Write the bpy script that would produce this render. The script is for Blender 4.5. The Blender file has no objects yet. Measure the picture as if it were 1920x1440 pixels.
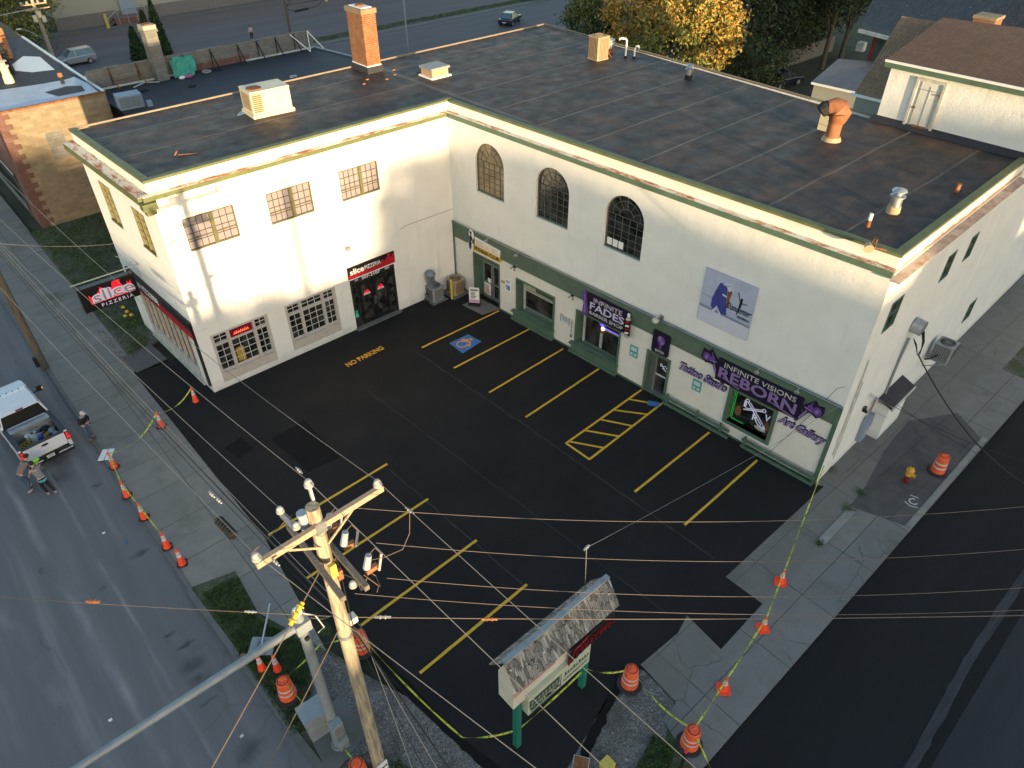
import bpy, math, random
import numpy as np
from mathutils import Vector, Matrix
random.seed(11)
rnd = random.random
def U(a, b): return a + (b - a) * random.random()
def rad(d): return math.radians(d)

# ------------------------------------------------------------------ camera, world, sun
scene = bpy.context.scene
ROOT = scene.collection
CAM = Vector((-22.7708, -30.3994, 22.6406))
FPX, YAW, PIT, ROL = 1354.453, 0.841091, -0.675655, -0.002956
cf = Vector((math.cos(PIT)*math.cos(YAW), math.cos(PIT)*math.sin(YAW), math.sin(PIT)))
cr0 = Vector((math.sin(YAW), -math.cos(YAW), 0)); cu0 = cr0.cross(cf)
cr = cr0*math.cos(ROL) + cu0*math.sin(ROL); cu = -cr0*math.sin(ROL) + cu0*math.cos(ROL)
cd = bpy.data.cameras.new('camera'); cam = bpy.data.objects.new('camera', cd); ROOT.objects.link(cam)
cam.matrix_world = Matrix(((cr.x, cu.x, -cf.x, CAM.x), (cr.y, cu.y, -cf.y, CAM.y), (cr.z, cu.z, -cf.z, CAM.z), (0, 0, 0, 1)))
cd.sensor_width = 36; cd.lens = 36*FPX/1920; cd.clip_start = 0.3; cd.clip_end = 2000
scene.camera = cam
SUN_EL = 4.0
SUN_AZ = 194.25            # compass-like angle from +Y, clockwise: the sun stands in the south-south-west
sdir = Vector((math.sin(rad(SUN_AZ))*math.cos(rad(SUN_EL)), math.cos(rad(SUN_AZ))*math.cos(rad(SUN_EL)), math.sin(rad(SUN_EL))))
w = bpy.data.worlds.new('World'); scene.world = w; w.use_nodes = True
wn = w.node_tree; bg = wn.nodes['Background']
sky = wn.nodes.new('ShaderNodeTexSky'); sky.sky_type = 'NISHITA'; sky.sun_disc = False
sky.sun_elevation = rad(SUN_EL); sky.sun_rotation = rad(SUN_AZ); sky.altitude = 100; sky.air_density = 1.0; sky.dust_density = 1.0; sky.ozone_density = 1.3
wn.links.new(sky.outputs[0], bg.inputs[0]); bg.inputs[1].default_value = 0.15
sl = bpy.data.lights.new('sun', 'SUN'); so = bpy.data.objects.new('sun', sl); ROOT.objects.link(so)
sl.energy = 2.6; sl.angle = rad(0.6); sl.color = (1.0, 0.74, 0.42)
so.rotation_euler = sdir.to_track_quat('Z', 'Y').to_euler(); so.location = sdir*80
scene.view_settings.view_transform = 'Standard'; scene.view_settings.look = 'None'
scene.view_settings.exposure = 2.1; scene.view_settings.gamma = 1.0
scene.render.engine = 'CYCLES'
scene.cycles.max_bounces = 6; scene.cycles.diffuse_bounces = 3; scene.cycles.use_denoising = True

# ------------------------------------------------------------------ photo geometry helpers (points measured on real planes)
def ray(px, py): return cf + cr*((px-960)/FPX) - cu*((py-720)/FPX)
def G(px, py, z=0.0):
    d = ray(px, py); t = (z-CAM.z)/d.z; p = CAM + d*t
    return Vector((p.x, p.y, z))

# ------------------------------------------------------------------ materials
MATS = {}
class NT:
    def __init__(s, m):
        s.t = m.node_tree; s.n = s.t.nodes; s.l = s.t.links
        s.b = s.n['Principled BSDF']; s.tc = s.n.new('ShaderNodeTexCoord').outputs['Object']
    def link(s, a, b): s.l.new(a, b)
    def setin(s, node, k, v):
        if v is None: return
        if isinstance(v, bpy.types.NodeSocket): s.l.new(v, node.inputs[k])
        else: node.inputs[k].default_value = v
    def noise(s, sc, det=3, rough=.55, vec=None, dist=0):
        n = s.n.new('ShaderNodeTexNoise'); s.setin(n, 'Vector', vec or s.tc)
        n.inputs['Scale'].default_value = sc; n.inputs['Detail'].default_value = det; n.inputs['Roughness'].default_value = rough; n.inputs['Distortion'].default_value = dist
        return n.outputs['Fac']
    def noisecol(s, sc, det=2, vec=None):
        n = s.n.new('ShaderNodeTexNoise'); s.setin(n, 'Vector', vec or s.tc); n.inputs['Scale'].default_value = sc; n.inputs['Detail'].default_value = det
        return n.outputs['Color']
    def voro(s, sc, feat='F1', vec=None, out='Distance', rnd=1.0):
        n = s.n.new('ShaderNodeTexVoronoi'); n.feature = feat; s.setin(n, 'Vector', vec or s.tc); n.inputs['Scale'].default_value = sc; n.inputs['Randomness'].default_value = rnd
        return n.outputs[out]
    def ramp(s, f, stops, interp='LINEAR'):
        n = s.n.new('ShaderNodeValToRGB'); s.l.new(f, n.inputs[0]); e = n.color_ramp.elements; n.color_ramp.interpolation = interp
        while len(e) < len(stops): e.new(.5)
        for i, (p, c) in enumerate(stops):
            e[i].position = p; e[i].color = (*c, 1) if not isinstance(c, (int, float)) else (c, c, c, 1)
        return n.outputs[0]
    def math(s, op, a, b=None, c=None):
        n = s.n.new('ShaderNodeMath'); n.operation = op
        for i, v in enumerate((a, b, c)):
            if v is not None: s.setin(n, i, v)
        return n.outputs[0]
    def mix(s, f, a, b, mode='MIX'):
        n = s.n.new('ShaderNodeMix'); n.data_type = 'RGBA'; n.blend_type = mode
        s.setin(n, 0, f); s.setin(n, 6, (*a, 1) if isinstance(a, tuple) and len(a) == 3 else a); s.setin(n, 7, (*b, 1) if isinstance(b, tuple) and len(b) == 3 else b)
        return n.outputs[2]
    def sep(s, v=None):
        n = s.n.new('ShaderNodeSeparateXYZ'); s.l.new(v or s.tc, n.inputs[0]); return n.outputs
    def mapv(s, scale=(1, 1, 1), rot=(0, 0, 0), loc=(0, 0, 0), vec=None):
        n = s.n.new('ShaderNodeMapping'); s.l.new(vec or s.tc, n.inputs[0]); n.inputs['Scale'].default_value = scale; n.inputs['Rotation'].default_value = rot; n.inputs['Location'].default_value = loc
        return n.outputs[0]
    def warp(s, amt, sc, vec=None):
        nc = s.noisecol(sc, 3, vec); v = s.n.new('ShaderNodeVectorMath'); v.operation = 'SUBTRACT'; s.l.new(nc, v.inputs[0]); v.inputs[1].default_value = (.5, .5, .5)
        m = s.n.new('ShaderNodeVectorMath'); m.operation = 'SCALE'; s.l.new(v.outputs[0], m.inputs[0]); m.inputs['Scale'].default_value = amt
        a = s.n.new('ShaderNodeVectorMath'); a.operation = 'ADD'; s.l.new(m.outputs[0], a.inputs[0]); s.l.new(vec or s.tc, a.inputs[1]); return a.outputs[0]
    def brick(s, vec, w, h, mort, c1, c2, cm, off=.5, bias=0):
        n = s.n.new('ShaderNodeTexBrick'); s.l.new(vec, n.inputs['Vector']); n.offset = off
        n.inputs['Scale'].default_value = 1; n.inputs['Brick Width'].default_value = w; n.inputs['Row Height'].default_value = h; n.inputs['Mortar Size'].default_value = mort
        n.inputs['Mortar Smooth'].default_value = .2; n.inputs['Bias'].default_value = bias
        for k, c in (('Color1', c1), ('Color2', c2), ('Mortar', cm)): n.inputs[k].default_value = (*c, 1)
        return n.outputs
    def col(s, v): s.setin(s.b, 'Base Color', v)
    def rough(s, v): s.setin(s.b, 'Roughness', v)
    def bump(s, h, st=.3, dist=.02):
        n = s.n.new('ShaderNodeBump'); s.l.new(h, n.inputs['Height']); n.inputs['Strength'].default_value = st; n.inputs['Distance'].default_value = dist; s.l.new(n.outputs[0], s.b.inputs['Normal'])
def newmat(name):
    m = bpy.data.materials.new(name); m.use_nodes = True; MATS[name] = m; return m, NT(m)
def M(name, col, rough=.75, metal=0, var=.15, vs=2.5, bump=0, bs=30, emit=0, spec=.4, streak=False):
    if name in MATS: return MATS[name]
    m, t = newmat(name)
    a = tuple(min(1, c*(1+var*.6)) for c in col); b = tuple(c*(1-var) for c in col)
    vec = t.mapv((4, 4, .4)) if streak else t.tc
    f = t.noise(vs, 4, .6, vec); t.col(t.ramp(f, [(.3, b), (.7, a)]))
    t.b.inputs['Roughness'].default_value = rough; t.b.inputs['Metallic'].default_value = metal; t.b.inputs['Specular IOR Level'].default_value = spec
    if bump: t.bump(t.noise(bs, 3), bump, .01)
    if emit: t.b.inputs['Emission Color'].default_value = (*col, 1); t.b.inputs['Emission Strength'].default_value = emit
    return m

# ---- ground materials
def crackmask(t, scale, width, warp=.25, wsc=1.2, sparse=.5, ssc=.22):
    v = t.warp(warp, wsc); d = t.voro(scale, 'DISTANCE_TO_EDGE', v)
    c = t.ramp(d, [(0, 1.0), (width, 0.0)]); s = t.ramp(t.noise(ssc, 2), [(sparse, 0.0), (sparse+.08, 1.0)])
    return t.math('MULTIPLY', c, s)
m, t = newmat('asphalt_fresh')
c = t.ramp(t.noise(.35, 3), [(.3, (.0085, .0085, .0098)), (.7, (.0125, .0125, .014))])
c = t.mix(t.ramp(t.noise(55, 2), [(.45, 0.), (.75, .5)]), c, (.024, .024, .027)); t.col(c); t.rough(t.ramp(t.noise(.5, 3), [(.3, .78), (.7, .92)])); t.bump(t.noise(70, 2), .35, .006); t.b.inputs['Specular IOR Level'].default_value = .25
m, t = newmat('asphalt_patch'); t.col(t.ramp(t.noise(60, 2), [(.3, (.0045, .0045, .0055)), (.8, (.010, .010, .011))])); t.rough(.9); t.bump(t.noise(70, 2), .5, .006); t.b.inputs['Specular IOR Level'].default_value = .2
m, t = newmat('asphalt_road_new')
st = t.noise(.55, 4, .6, t.mapv((.08, 1.1, 1)));
c = t.ramp(st, [(.35, (.0075, .008, .010)), (.62, (.0125, .013, .016)), (.8, (.020, .021, .025))])
c = t.mix(t.ramp(t.noise(60, 2), [(.5, 0.), (.8, .5)]), c, (.028, .029, .033)); t.col(c); t.rough(.85); t.bump(t.noise(60, 2), .3, .005); t.b.inputs['Specular IOR Level'].default_value = .25
m, t = newmat('asphalt_old')
st = t.noise(.8, 4, .6, t.mapv((1.3, .09, 1), (0, 0, rad(4))))
c = t.ramp(st, [(.3, (.125, .125, .132)), (.55, (.150, .150, .157)), (.72, (.21, .21, .215))])
c = t.mix(t.ramp(t.noise(9, 4), [(.55, 0.), (.8, .22)]), c, (.16, .165, .18))
oil = t.ramp(t.noise(.5, 5, .62, t.mapv((1.0, .6, 1), (0, 0, 0), (3.3, 1.7, 0))), [(.68, 0.), (.76, .65)]); c = t.mix(oil, c, (.035, .037, .042))
cr_ = crackmask(t, .16, .006, .8, .5, .50, .12); c = t.mix(t.math('MULTIPLY', cr_, .30), c, (.05, .052, .057))
nv = t.warp(.5, 2.2)
for (sx, sy, rx, ry, am) in ((-21.96, -12.39, .32, .14, .75), (-22.1, -13.3, .50, .42, .55), (-22.16, -13.95, .45, .30, .6), (-22.23, -11.65, .26, .10, .7), (-22.25, -14.9, .34, .12, .55), (-21.62, -7.4, .42, .22, .65), (-23.05, -.9, .9, .7, .5), (-21.75, -2.5, .3, .12, .6), (-21.9, -17.3, .6, .45, .6), (-23.3, -8.1, .2, .14, .4)):
    mp = t.n.new('ShaderNodeMapping'); t.link(nv, mp.inputs[0]); mp.inputs['Location'].default_value = (-sx/rx, -sy/ry, 0); mp.inputs['Scale'].default_value = (1/rx, 1/ry, 0)
    vl = t.n.new('ShaderNodeVectorMath'); vl.operation = 'LENGTH'; t.link(mp.outputs[0], vl.inputs[0]); c = t.mix(t.ramp(vl.outputs['Value'], [(.2, am), (1., 0.)]), c, (.030, .031, .034))
c = t.mix(t.ramp(t.noise(.7, 5, .7, t.mapv((1.2, .16, 1), (0, 0, rad(-7)), (5, 2, 0))), [(.52, 0.), (.76, .30)]), c, (.22, .22, .225))
sx_ = t.sep(t.warp(.35, .4)); fd = t.ramp(t.noise(.5, 4, .6, t.mapv((1, .5, 1), (0, 0, 0), (3, 8, 0))), [(.40, 0.), (.68, .5)])
for (x0_, k_, wd_) in ((-24.6, -.036, .22), (-27.45, -.145, .30), (-23.05, -.01, .10)):
    dd = t.math('ABSOLUTE', t.math('SUBTRACT', sx_[0], t.math('MULTIPLY_ADD', sx_[1], k_, x0_))); c = t.mix(t.math('MULTIPLY', t.ramp(dd, [(0, 1.), (wd_, 0.)]), fd), c, (.36, .36, .37))
t.col(c); t.rough(.88); t.bump(t.noise(45, 3), .3, .008); t.b.inputs['Specular IOR Level'].default_value = .25
m, t = newmat('asphalt_far')
st = t.noise(.35, 4, .6, t.mapv((.12, 1, 1)))
t.col(t.ramp(st, [(.3, (.090, .086, .092)), (.7, (.125, .118, .124))])); t.rough(.9); t.bump(t.noise(20, 3), .2, .01)
def concrete(name, base, joint, wx, wy, ox, oy, rot=0, crack=.5, tint=(.9, .95, 1), dirt=(.09, .095, .075)):
    m, t = newmat(name)
    bv = t.warp(.05, .8, t.mapv((1, 1, 1), (0, 0, rot), (ox, oy, 0)))
    c1 = base; c2 = tuple(base[i]*.86*tint[i] for i in range(3))
    bo = t.brick(bv, wx, wy, .018, c1, c2, joint, 0.0)
    c = t.mix(t.ramp(t.noise(1.1, 5, .65), [(.35, .55), (.62, 0.)]), bo[0], tuple(b*.66 for b in base))
    c = t.mix(t.ramp(t.noise(30, 3), [(.4, 0.), (.8, .3)]), c, tuple(min(1, b*1.35) for b in base))
    c = t.mix(t.ramp(t.noise(.45, 4, .6, t.mapv((1, 1, 1), (0, 0, 0), (9, 4, 0))), [(.56, 0.), (.72, .65)]), c, dirt)
    k = crackmask(t, .42, .006, .7, .9, crack, .3); c = t.mix(t.math('MULTIPLY', k, .75), c, (.035, .036, .034))
    if 'south' in name:
        yb_ = t.ramp(t.math('ADD', t.sep()[1], t.math('MULTIPLY', t.noise(1.5, 4), 1.2)), [(.0, 0.), (1., 1.)]); sy = t.ramp(t.math('MULTIPLY', t.math('ADD', t.math('ADD', t.sep()[1], 24.9), t.math('MULTIPLY', t.noise(1.5, 4), .8)), 1.2), [(.25, 0.), (.55, .40)]); c = t.mix(sy, c, (.145, .13, .11))
    t.col(c); t.rough(.9); t.b.inputs['Specular IOR Level'].default_value = .25
    h = t.math('SUBTRACT', t.noise(50, 3), t.math('MULTIPLY', k, 3.0)); t.bump(h, .3, .008)
    return m
concrete('concrete_west', (.235, .225, .205), (.055, .055, .048), 2.05, 2.15, .35, .4)
concrete('concrete_south', (.205, .198, .185), (.036, .036, .033), 2.9, 1.95, 1.15, .38, .01, .43)
concrete('concrete_plain', (.16, .16, .155), (.12, .12, .115), 40, 40, 7, 9)
m, t = newmat('gravel')
v = t.voro(26, 'F1', None, 'Color'); sp = t.sep(v)
c = t.ramp(sp[0], [(0, (.075, .073, .072)), (.6, (.15, .145, .14)), (.93, (.21, .205, .20)), (1, (.34, .33, .32))])
c = t.mix(t.ramp(t.noise(.8, 5, .65), [(.38, .6), (.56, 0.)]), c, (.045, .045, .042))
t.col(c); t.rough(.9); t.bump(t.math('MULTIPLY', t.voro(26), -1.0), .9, .03)
m, t = newmat('grass_soil')
c = t.ramp(t.noise(.9, 6, .65), [(.32, (.085, .070, .045)), (.48, (.050, .070, .026)), (.68, (.062, .105, .032))])
c = t.mix(t.ramp(t.noise(24, 3), [(.4, 0.), (.7, .6)]), c, (.020, .028, .012)); gv = t.sep(t.voro(24, 'F1', None, 'Color')); c = t.mix(t.ramp(t.noise(.55, 5, .7, t.mapv((1, 1, 1), (0, 0, 0), (6, 2, 0))), [(.44, .85), (.56, 0.)]), c, t.ramp(gv[0], [(0, (.06, .056, .05)), (.7, (.12, .11, .10)), (1, (.22, .21, .19))])); t.col(c); t.rough(.95); t.bump(t.noise(30, 4), .8, .05)
m, t = newmat('ground_dirt')
c = t.ramp(t.noise(.25, 6, .6), [(.35, (.020, .024, .014)), (.55, (.036, .045, .022)), (.7, (.060, .056, .040))]); t.col(c); t.rough(.95); t.bump(t.noise(8, 4), .6, .08)
M('leafblade', (.075, .125, .035), .8, var=.5, vs=4)
# ---- building materials
m, t = newmat('stucco')
c = t.ramp(t.noise(.7, 5, .6), [(.3, (.70, .705, .69)), (.7, (.78, .78, .77))])
stn = t.ramp(t.noise(1.6, 6, .66, t.mapv((1.4, 1.4, .22))), [(.56, 0.), (.76, .24)]); c = t.mix(stn, c, (.42, .43, .40))
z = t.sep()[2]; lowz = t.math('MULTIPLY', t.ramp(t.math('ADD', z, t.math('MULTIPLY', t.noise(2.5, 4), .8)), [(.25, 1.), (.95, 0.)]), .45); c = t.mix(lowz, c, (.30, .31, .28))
ck = crackmask(t, .5, .004, .8, 1.1, .60, .35); c = t.mix(t.math('MULTIPLY', ck, .55), c, (.22, .22, .20))
t.col(c); t.rough(.9); t.bump(t.math('ADD', t.noise(9, 6, .75), t.math('MULTIPLY', t.noise(1.3, 3), 1.6)), .5, .04); t.b.inputs['Specular IOR Level'].default_value = .2
m, t = newmat('siding')
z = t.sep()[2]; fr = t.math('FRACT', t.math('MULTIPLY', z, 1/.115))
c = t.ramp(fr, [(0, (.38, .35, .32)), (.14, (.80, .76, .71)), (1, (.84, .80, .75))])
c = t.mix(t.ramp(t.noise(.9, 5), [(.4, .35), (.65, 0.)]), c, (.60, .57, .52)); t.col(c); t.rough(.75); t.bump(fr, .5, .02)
M('green_trim', (.085, .145, .105), .6, var=.18, vs=2, bump=.15, bs=12)
M('green_band', (.10, .145, .108), .7, var=.2, vs=1.2, bump=.15, bs=10)
M('olive_coping', (.125, .14, .060), .6, var=.25, vs=1.5)
m, t = newmat('rust_ledge')
c = t.ramp(t.noise(1.6, 8, .75, t.mapv((.55, 1.6, 1.6))), [(.46, (.60, .58, .53)), (.52, (.48, .36, .28)), (.57, (.34, .13, .07)), (.7, (.20, .075, .04))]); t.col(c); t.rough(.85); t.bump(t.noise(20, 4), .5, .02)
m, t = newmat('parapet_face')
c = t.ramp(t.noise(.8, 5), [(.3, (.68, .67, .62)), (.7, (.77, .765, .72))])
nz = t.math('ADD', t.sep()[2], t.math('MULTIPLY', t.math('SUBTRACT', t.noise(2.2, 6, .7), .5), .62))
c = t.mix(t.ramp(nz, [(0, 1.), (1, 1.)]), c, c)
k = t.ramp(t.math('SUBTRACT', nz, 10.30), [(.0, .95), (.10, 0.)]); c = t.mix(k, c, (.42, .22, .13)); t.col(c); t.rough(.9); t.bump(t.noise(14, 5, .7), .35, .03)
m, t = newmat('membrane')
c = t.ramp(t.noise(.45, 6, .62), [(.28, (.030, .026, .027)), (.5, (.038, .033, .033)), (.72, (.050, .042, .040))])
br = t.ramp(t.noise(.55, 6, .68, t.mapv((.8, 1.5, 1), (0, 0, .3), (4, 9, 0))), [(.46, 0.), (.70, .95)]); c = t.mix(br, c, (.120, .066, .044))
xy = t.sep(t.warp(.22, .35))
def lines(t, coord, per, wd, off=0.0):
    f = t.math('FRACT', t.math('MULTIPLY', t.math('ADD', coord, off), 1/per)); a = t.math('ABSOLUTE', t.math('SUBTRACT', f, .5))
    return t.ramp(a, [(0, 1.), (wd/per, 1.), (wd/per*1.6, 0.)])
ln = lines(t, xy[1], 3.05, .035, 1.1); ln2 = lines(t, xy[0], 60, .05, 29.1-.0)
lm = t.math('MAXIMUM', ln, ln2); lm = t.math('MULTIPLY', lm, t.ramp(t.noise(.6, 4), [(.3, .35), (.65, .95)])); c = t.mix(lm, c, (.17, .135, .11))
sk = t.ramp(t.noise(.9, 5, .7, t.mapv((.35, 2.2, 1), (0, 0, .5), (2, 7, 0))), [(.55, 0.), (.75, .35)]); c = t.mix(sk, c, (.075, .066, .064))
t.col(c); t.rough(t.ramp(t.noise(1.2, 5), [(.3, .5), (.7, .75)])); t.bump(t.math('ADD', t.noise(.9, 5, .6), t.math('MULTIPLY', lm, .6)), .55, .10); t.b.inputs['Specular IOR Level'].default_value = .30
m, t = newmat('membrane_plain')
c = t.ramp(t.noise(.5, 5, .62), [(.3, (.014, .016, .024)), (.7, (.028, .030, .040))]); t.col(c); t.rough(.75); t.bump(t.noise(1.2, 4), .3, .06)
def brickmat(name, c1, c2, cm, w=.22, h=.075, mort=.008, plane='xz'):
    m, t = newmat(name); s = t.sep(); n = t.n.new('ShaderNodeCombineXYZ')
    t.link(t.math('ADD', s[0], s[1]), n.inputs[0]); t.link(s[2], n.inputs[1])
    b = t.brick(n.outputs[0], w, h, mort, c1, c2, cm); c = t.mix(t.ramp(t.noise(2.5, 5), [(.4, .5), (.62, 0.)]), b[0], tuple(x*.6 for x in c1)); t.col(c); t.rough(.9)
    t.bump(b[1], -.5, .01); return m
brickmat('brick_orange', (.30, .105, .035), (.20, .062, .022), (.27, .19, .12), .24, .095, .016)
brickmat('brick_red', (.17, .062, .045), (.11, .038, .03), (.22, .20, .18))
brickmat('block_stone', (.30, .24, .16), (.20, .155, .10), (.26, .21, .145), .62, .24, .012)
brickmat('block_grey', (.20, .195, .18), (.15, .145, .13), (.11, .105, .10), .42, .21, .012)
def shingle(name, c1, c2, cm, w=.33, h=.16):
    m, t = newmat(name); b = t.brick(t.tc, w, h, .012, c1, c2, cm)
    c = t.mix(t.ramp(t.noise(1.1, 6, .65), [(.38, .6), (.62, 0.)]), b[0], tuple(x*.55 for x in c1)); c = t.mix(t.ramp(t.noise(40, 2), [(.45, 0.), (.8, .35)]), c, tuple(min(1, x*1.9) for x in c1)); t.col(c); t.rough(.92); t.bump(b[1], -.5, .015); return m
shingle('shingle_brown', (.16, .085, .050), (.105, .058, .036), (.045, .028, .02))
shingle('shingle_tan', (.26, .175, .11), (.18, .12, .08), (.07, .05, .035))
shingle('shingle_dark', (.040, .042, .048), (.024, .026, .030), (.012, .012, .014))
shingle('shingle_slate', (.105, .125, .155), (.095, .113, .14), (.07, .085, .105))
shingle('shingle_canopy', (.055, .045, .055), (.035, .03, .038), (.018, .016, .02), .25, .14)
m, t = newmat('shingle_weathered')
fr = t.voro(9, 'F1', t.mapv((1.6, .28, 1)), 'Color'); s_ = t.sep(fr)
c = t.ramp(s_[0], [(0, (.10, .095, .09)), (.35, (.22, .205, .19)), (.7, (.30, .275, .25)), (1, (.40, .38, .36))])
e = t.voro(9, 'DISTANCE_TO_EDGE', t.mapv((1.6, .28, 1))); c = t.mix(t.ramp(e, [(0, .9), (.10, 0.)]), c, (.03, .028, .026))
c = t.mix(t.ramp(t.noise(3.5, 5, .7), [(.56, 0.), (.66, .85)]), c, (.05, .045, .042)); t.col(c); t.rough(.95); t.bump(t.math('ADD', s_[0], e), .9, .03)
m, t = newmat('glass_dark'); t.col(t.ramp(t.noise(2.3, 4), [(.40, (.008, .009, .009)), (.62, (.045, .048, .045)), (.75, (.09, .09, .08))])); t.rough(.07); t.bump(t.noise(5, 2), .25, .02); t.b.inputs['Specular IOR Level'].default_value = .6
m, t = newmat('glass_curtain'); t.col(t.ramp(t.noise(.9, 3), [(.35, (.25, .225, .245)), (.7, (.33, .29, .295))])); t.rough(.22)
m, t = newmat('glass_amber'); t.col(t.ramp(t.noise(1.5, 3), [(.35, (.20, .15, .09)), (.7, (.36, .28, .17))])); t.rough(.2)
m, t = newmat('glass_store')
c = t.ramp(t.noise(1.3, 3, .5, t.mapv((1, 1, .7))), [(.38, (.012, .011, .012)), (.55, (.045, .042, .042)), (.7, (.075, .072, .070))]); t.col(c); t.rough(.06); t.bump(t.noise(1.5, 2), .2, .03)
M('frame_beige', (.48, .44, .41), .6, var=.12); M('muntin_white', (.60, .58, .55), .5, var=.08); M('muntin_dark', (.045, .038, .030), .6, var=.2)
M('muntin_olive', (.13, .12, .055), .6, var=.2); M('muntin_grey', (.13, .14, .13), .5, var=.2)
M('white_paint', (.74, .74, .72), .5, var=.06); M('white_dirty', (.50, .50, .46), .75, var=.3, vs=3); M('door_white', (.62, .63, .60), .6, var=.12)
M('black_paint', (.012, .011, .012), .35, var=.2); M('black_matte', (.016, .016, .017), .8, var=.2); M('red_sign', (.42, .012, .022), .4, var=.06); M('white_sign', (.80, .80, .80), .4, var=.04)
M('aluminium', (.45, .46, .46), .38, .7, var=.12); M('galvanised', (.42, .44, .46), .45, .75, var=.25, vs=6); M('steel_grey', (.19, .225, .255), .5, .35, var=.15, vs=3, streak=True)
M('steel_pole', (.24, .275, .30), .6, .1, var=.18, vs=2.5)
M('rust', (.22, .085, .035), .85, var=.4, vs=6, bump=.3); M('rust_orange', (.30, .12, .055), .7, var=.3, vs=5)
M('hvac_cream', (.62, .55, .40), .55, var=.12, vs=2); M('hvac_grey', (.25, .26, .27), .55, var=.12); M('hvac_tan', (.40, .29, .18), .6, var=.12); M('grille_dark', (.02, .02, .022), .6)
M('paint_yellow', (.66, .40, .030), .75, var=.30, vs=22); M('paint_blue', (.045, .16, .44), .7, var=.15, vs=8); M('paint_orange', (.72, .34, .03), .7, var=.15, vs=8)
M('yellow_post', (.55, .46, .09), .55, var=.15); mt_ = MATS['paint_yellow']; nt_ = NT(mt_); src = nt_.b.inputs['Base Color'].links[0].from_socket; nt_.col(nt_.mix(nt_.ramp(nt_.noise(7, 6, .75), [(.60, 0.), (.68, .75)]), src, (.06, .045, .02)))
m, t = newmat('ledge_brown'); t.col(t.ramp(t.noise(2.0, 7, .7), [(.35, (.50, .44, .38)), (.52, (.40, .31, .25)), (.68, (.28, .17, .12))])); t.rough(.85)
M('tape_yellow', (.50, .54, .05), .4, var=.2, vs=14)
M('cone_orange', (.98, .085, .030), .45, var=.10, vs=5); M('drum_orange', (.80, .13, .050), .55, var=.18, vs=5); M('reflective', (.62, .60, .58), .4, var=.15, vs=8); M('reflective_pink', (.55, .30, .45), .4, var=.1)
M('rubber', (.028, .028, .030), .85, var=.3, vs=5, bump=.2)
M('pole_wood', (.36, .30, .215), .85, var=.60, vs=3.2, bump=.4, bs=20, streak=True); M('pole_wood_dark', (.115, .098, .078), .9, var=.4, vs=3, bump=.4, bs=20, streak=True); M('arm_wood', (.40, .29, .20), .85, var=.25, vs=4, streak=True); M('arm_wood_grey', (.17, .145, .125), .9, var=.3, vs=5, streak=True)
M('porcelain', (.38, .37, .36), .3, var=.1, vs=6); M('porcelain_grey', (.28, .34, .40), .3, var=.1); M('wire', (.20, .19, .18), .65, .1, var=.1); M('wire_black', (.012, .012, .013), .6); M('wire_copper', (.17, .125, .10), .7, .2, var=.1)
M('purple', (.13, .055, .27), .45, var=.25, vs=5); M('purple_light', (.25, .165, .38), .4, var=.15, vs=6); M('purple_dark', (.018, .010, .032), .45, var=.3, vs=3)
M('script_lilac', (.34, .235, .50), .4, var=.12); M('teal', (.05, .36, .30), .5, var=.15); M('teal_post', (.015, .16, .12), .6, var=.15, vs=2); M('blue_sign', (.03, .15, .48), .5, var=.08); M('gold', (.66, .42, .05), .5, var=.2, vs=8)
M('cream_panel', (.60, .56, .47), .7, var=.12, vs=2); M('cream_panel_green', (.47, .50, .38), .7, var=.08); M('green_letter', (.02, .06, .035), .6)
M('skin', (.45, .27, .20), .6, var=.06); M('denim', (.06, .10, .17), .85, var=.25, vs=9); M('shirt_grey', (.20, .20, .22), .9, var=.1); M('shirt_tan', (.21, .16, .15), .9); M('hoodie_black', (.018, .017, .020), .9); M('cap_white', (.55, .55, .57), .8); M('hair_dark', (.020, .014, .010), .7); M('boot', (.10, .075, .055), .8); M('shoe', (.34, .32, .29), .8); M('neon_green', (.35, .75, .04), .6); M('cyan_cloth', (.10, .42, .50), .8); M('trouser_dark', (.018, .016, .020), .9); M('shirt_pink', (.48, .42, .45), .9)
M('car_white', (.66, .68, .72), .28, var=.03, spec=.6); M('car_silver', (.34, .37, .42), .3, .3, var=.03, spec=.6); M('car_navy', (.012, .015, .035), .2, var=.05, spec=.7); M('car_red', (.22, .012, .02), .25, var=.03, spec=.6); M('car_glass', (.006, .007, .009), .35, var=.1, spec=.12); M('car_glass_light', (.10, .16, .19), .08, var=.1, spec=.7); M('chrome', (.55, .56, .58), .2, .8, var=.05); M('bed_liner', (.045, .046, .06), .8, var=.2, vs=6); M('plate', (.62, .62, .66), .4, var=.05)
M('tail_red', (.55, .02, .02), .25, emit=.25, var=0); M('lamp_amber', (.9, .35, .04), .3, emit=.3, var=0); M('clear_red', (.22, .01, .03), .25)
M('hyd_yellow', (.62, .32, .035), .5, var=.2, vs=8); M('hyd_red', (.16, .018, .02), .55, var=.2, vs=8)
M('tarp_green', (.05, .30, .22), .6, var=.25, vs=4); M('pink_cloth', (.35, .12, .25), .8); M('blue_item', (.06, .09, .35), .5); M('red_item', (.60, .04, .03), .5); M('blue_bag', (.24, .33, .38), .5); M('mustard', (.42, .27, .04), .6, var=.25, vs=9)
M('warehouse_wall', (.30, .30, .255), .8, var=.06, vs=.4); M('warehouse_base', (.16, .15, .145), .85, var=.08); M('blue_grey', (.22, .28, .36), .6, var=.06)
M('green_wall', (.04, .075, .055), .85, var=.2); M('red_wall', (.16, .035, .03), .85)
M('white_coat_roof', (.42, .48, .56), .6, var=.18, vs=1.2, bump=.2, bs=3); M('metal_cap', (.55, .57, .60), .4, .5, var=.1); M('edge_metal', (.26, .20, .15), .6, .2, var=.15)
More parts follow.
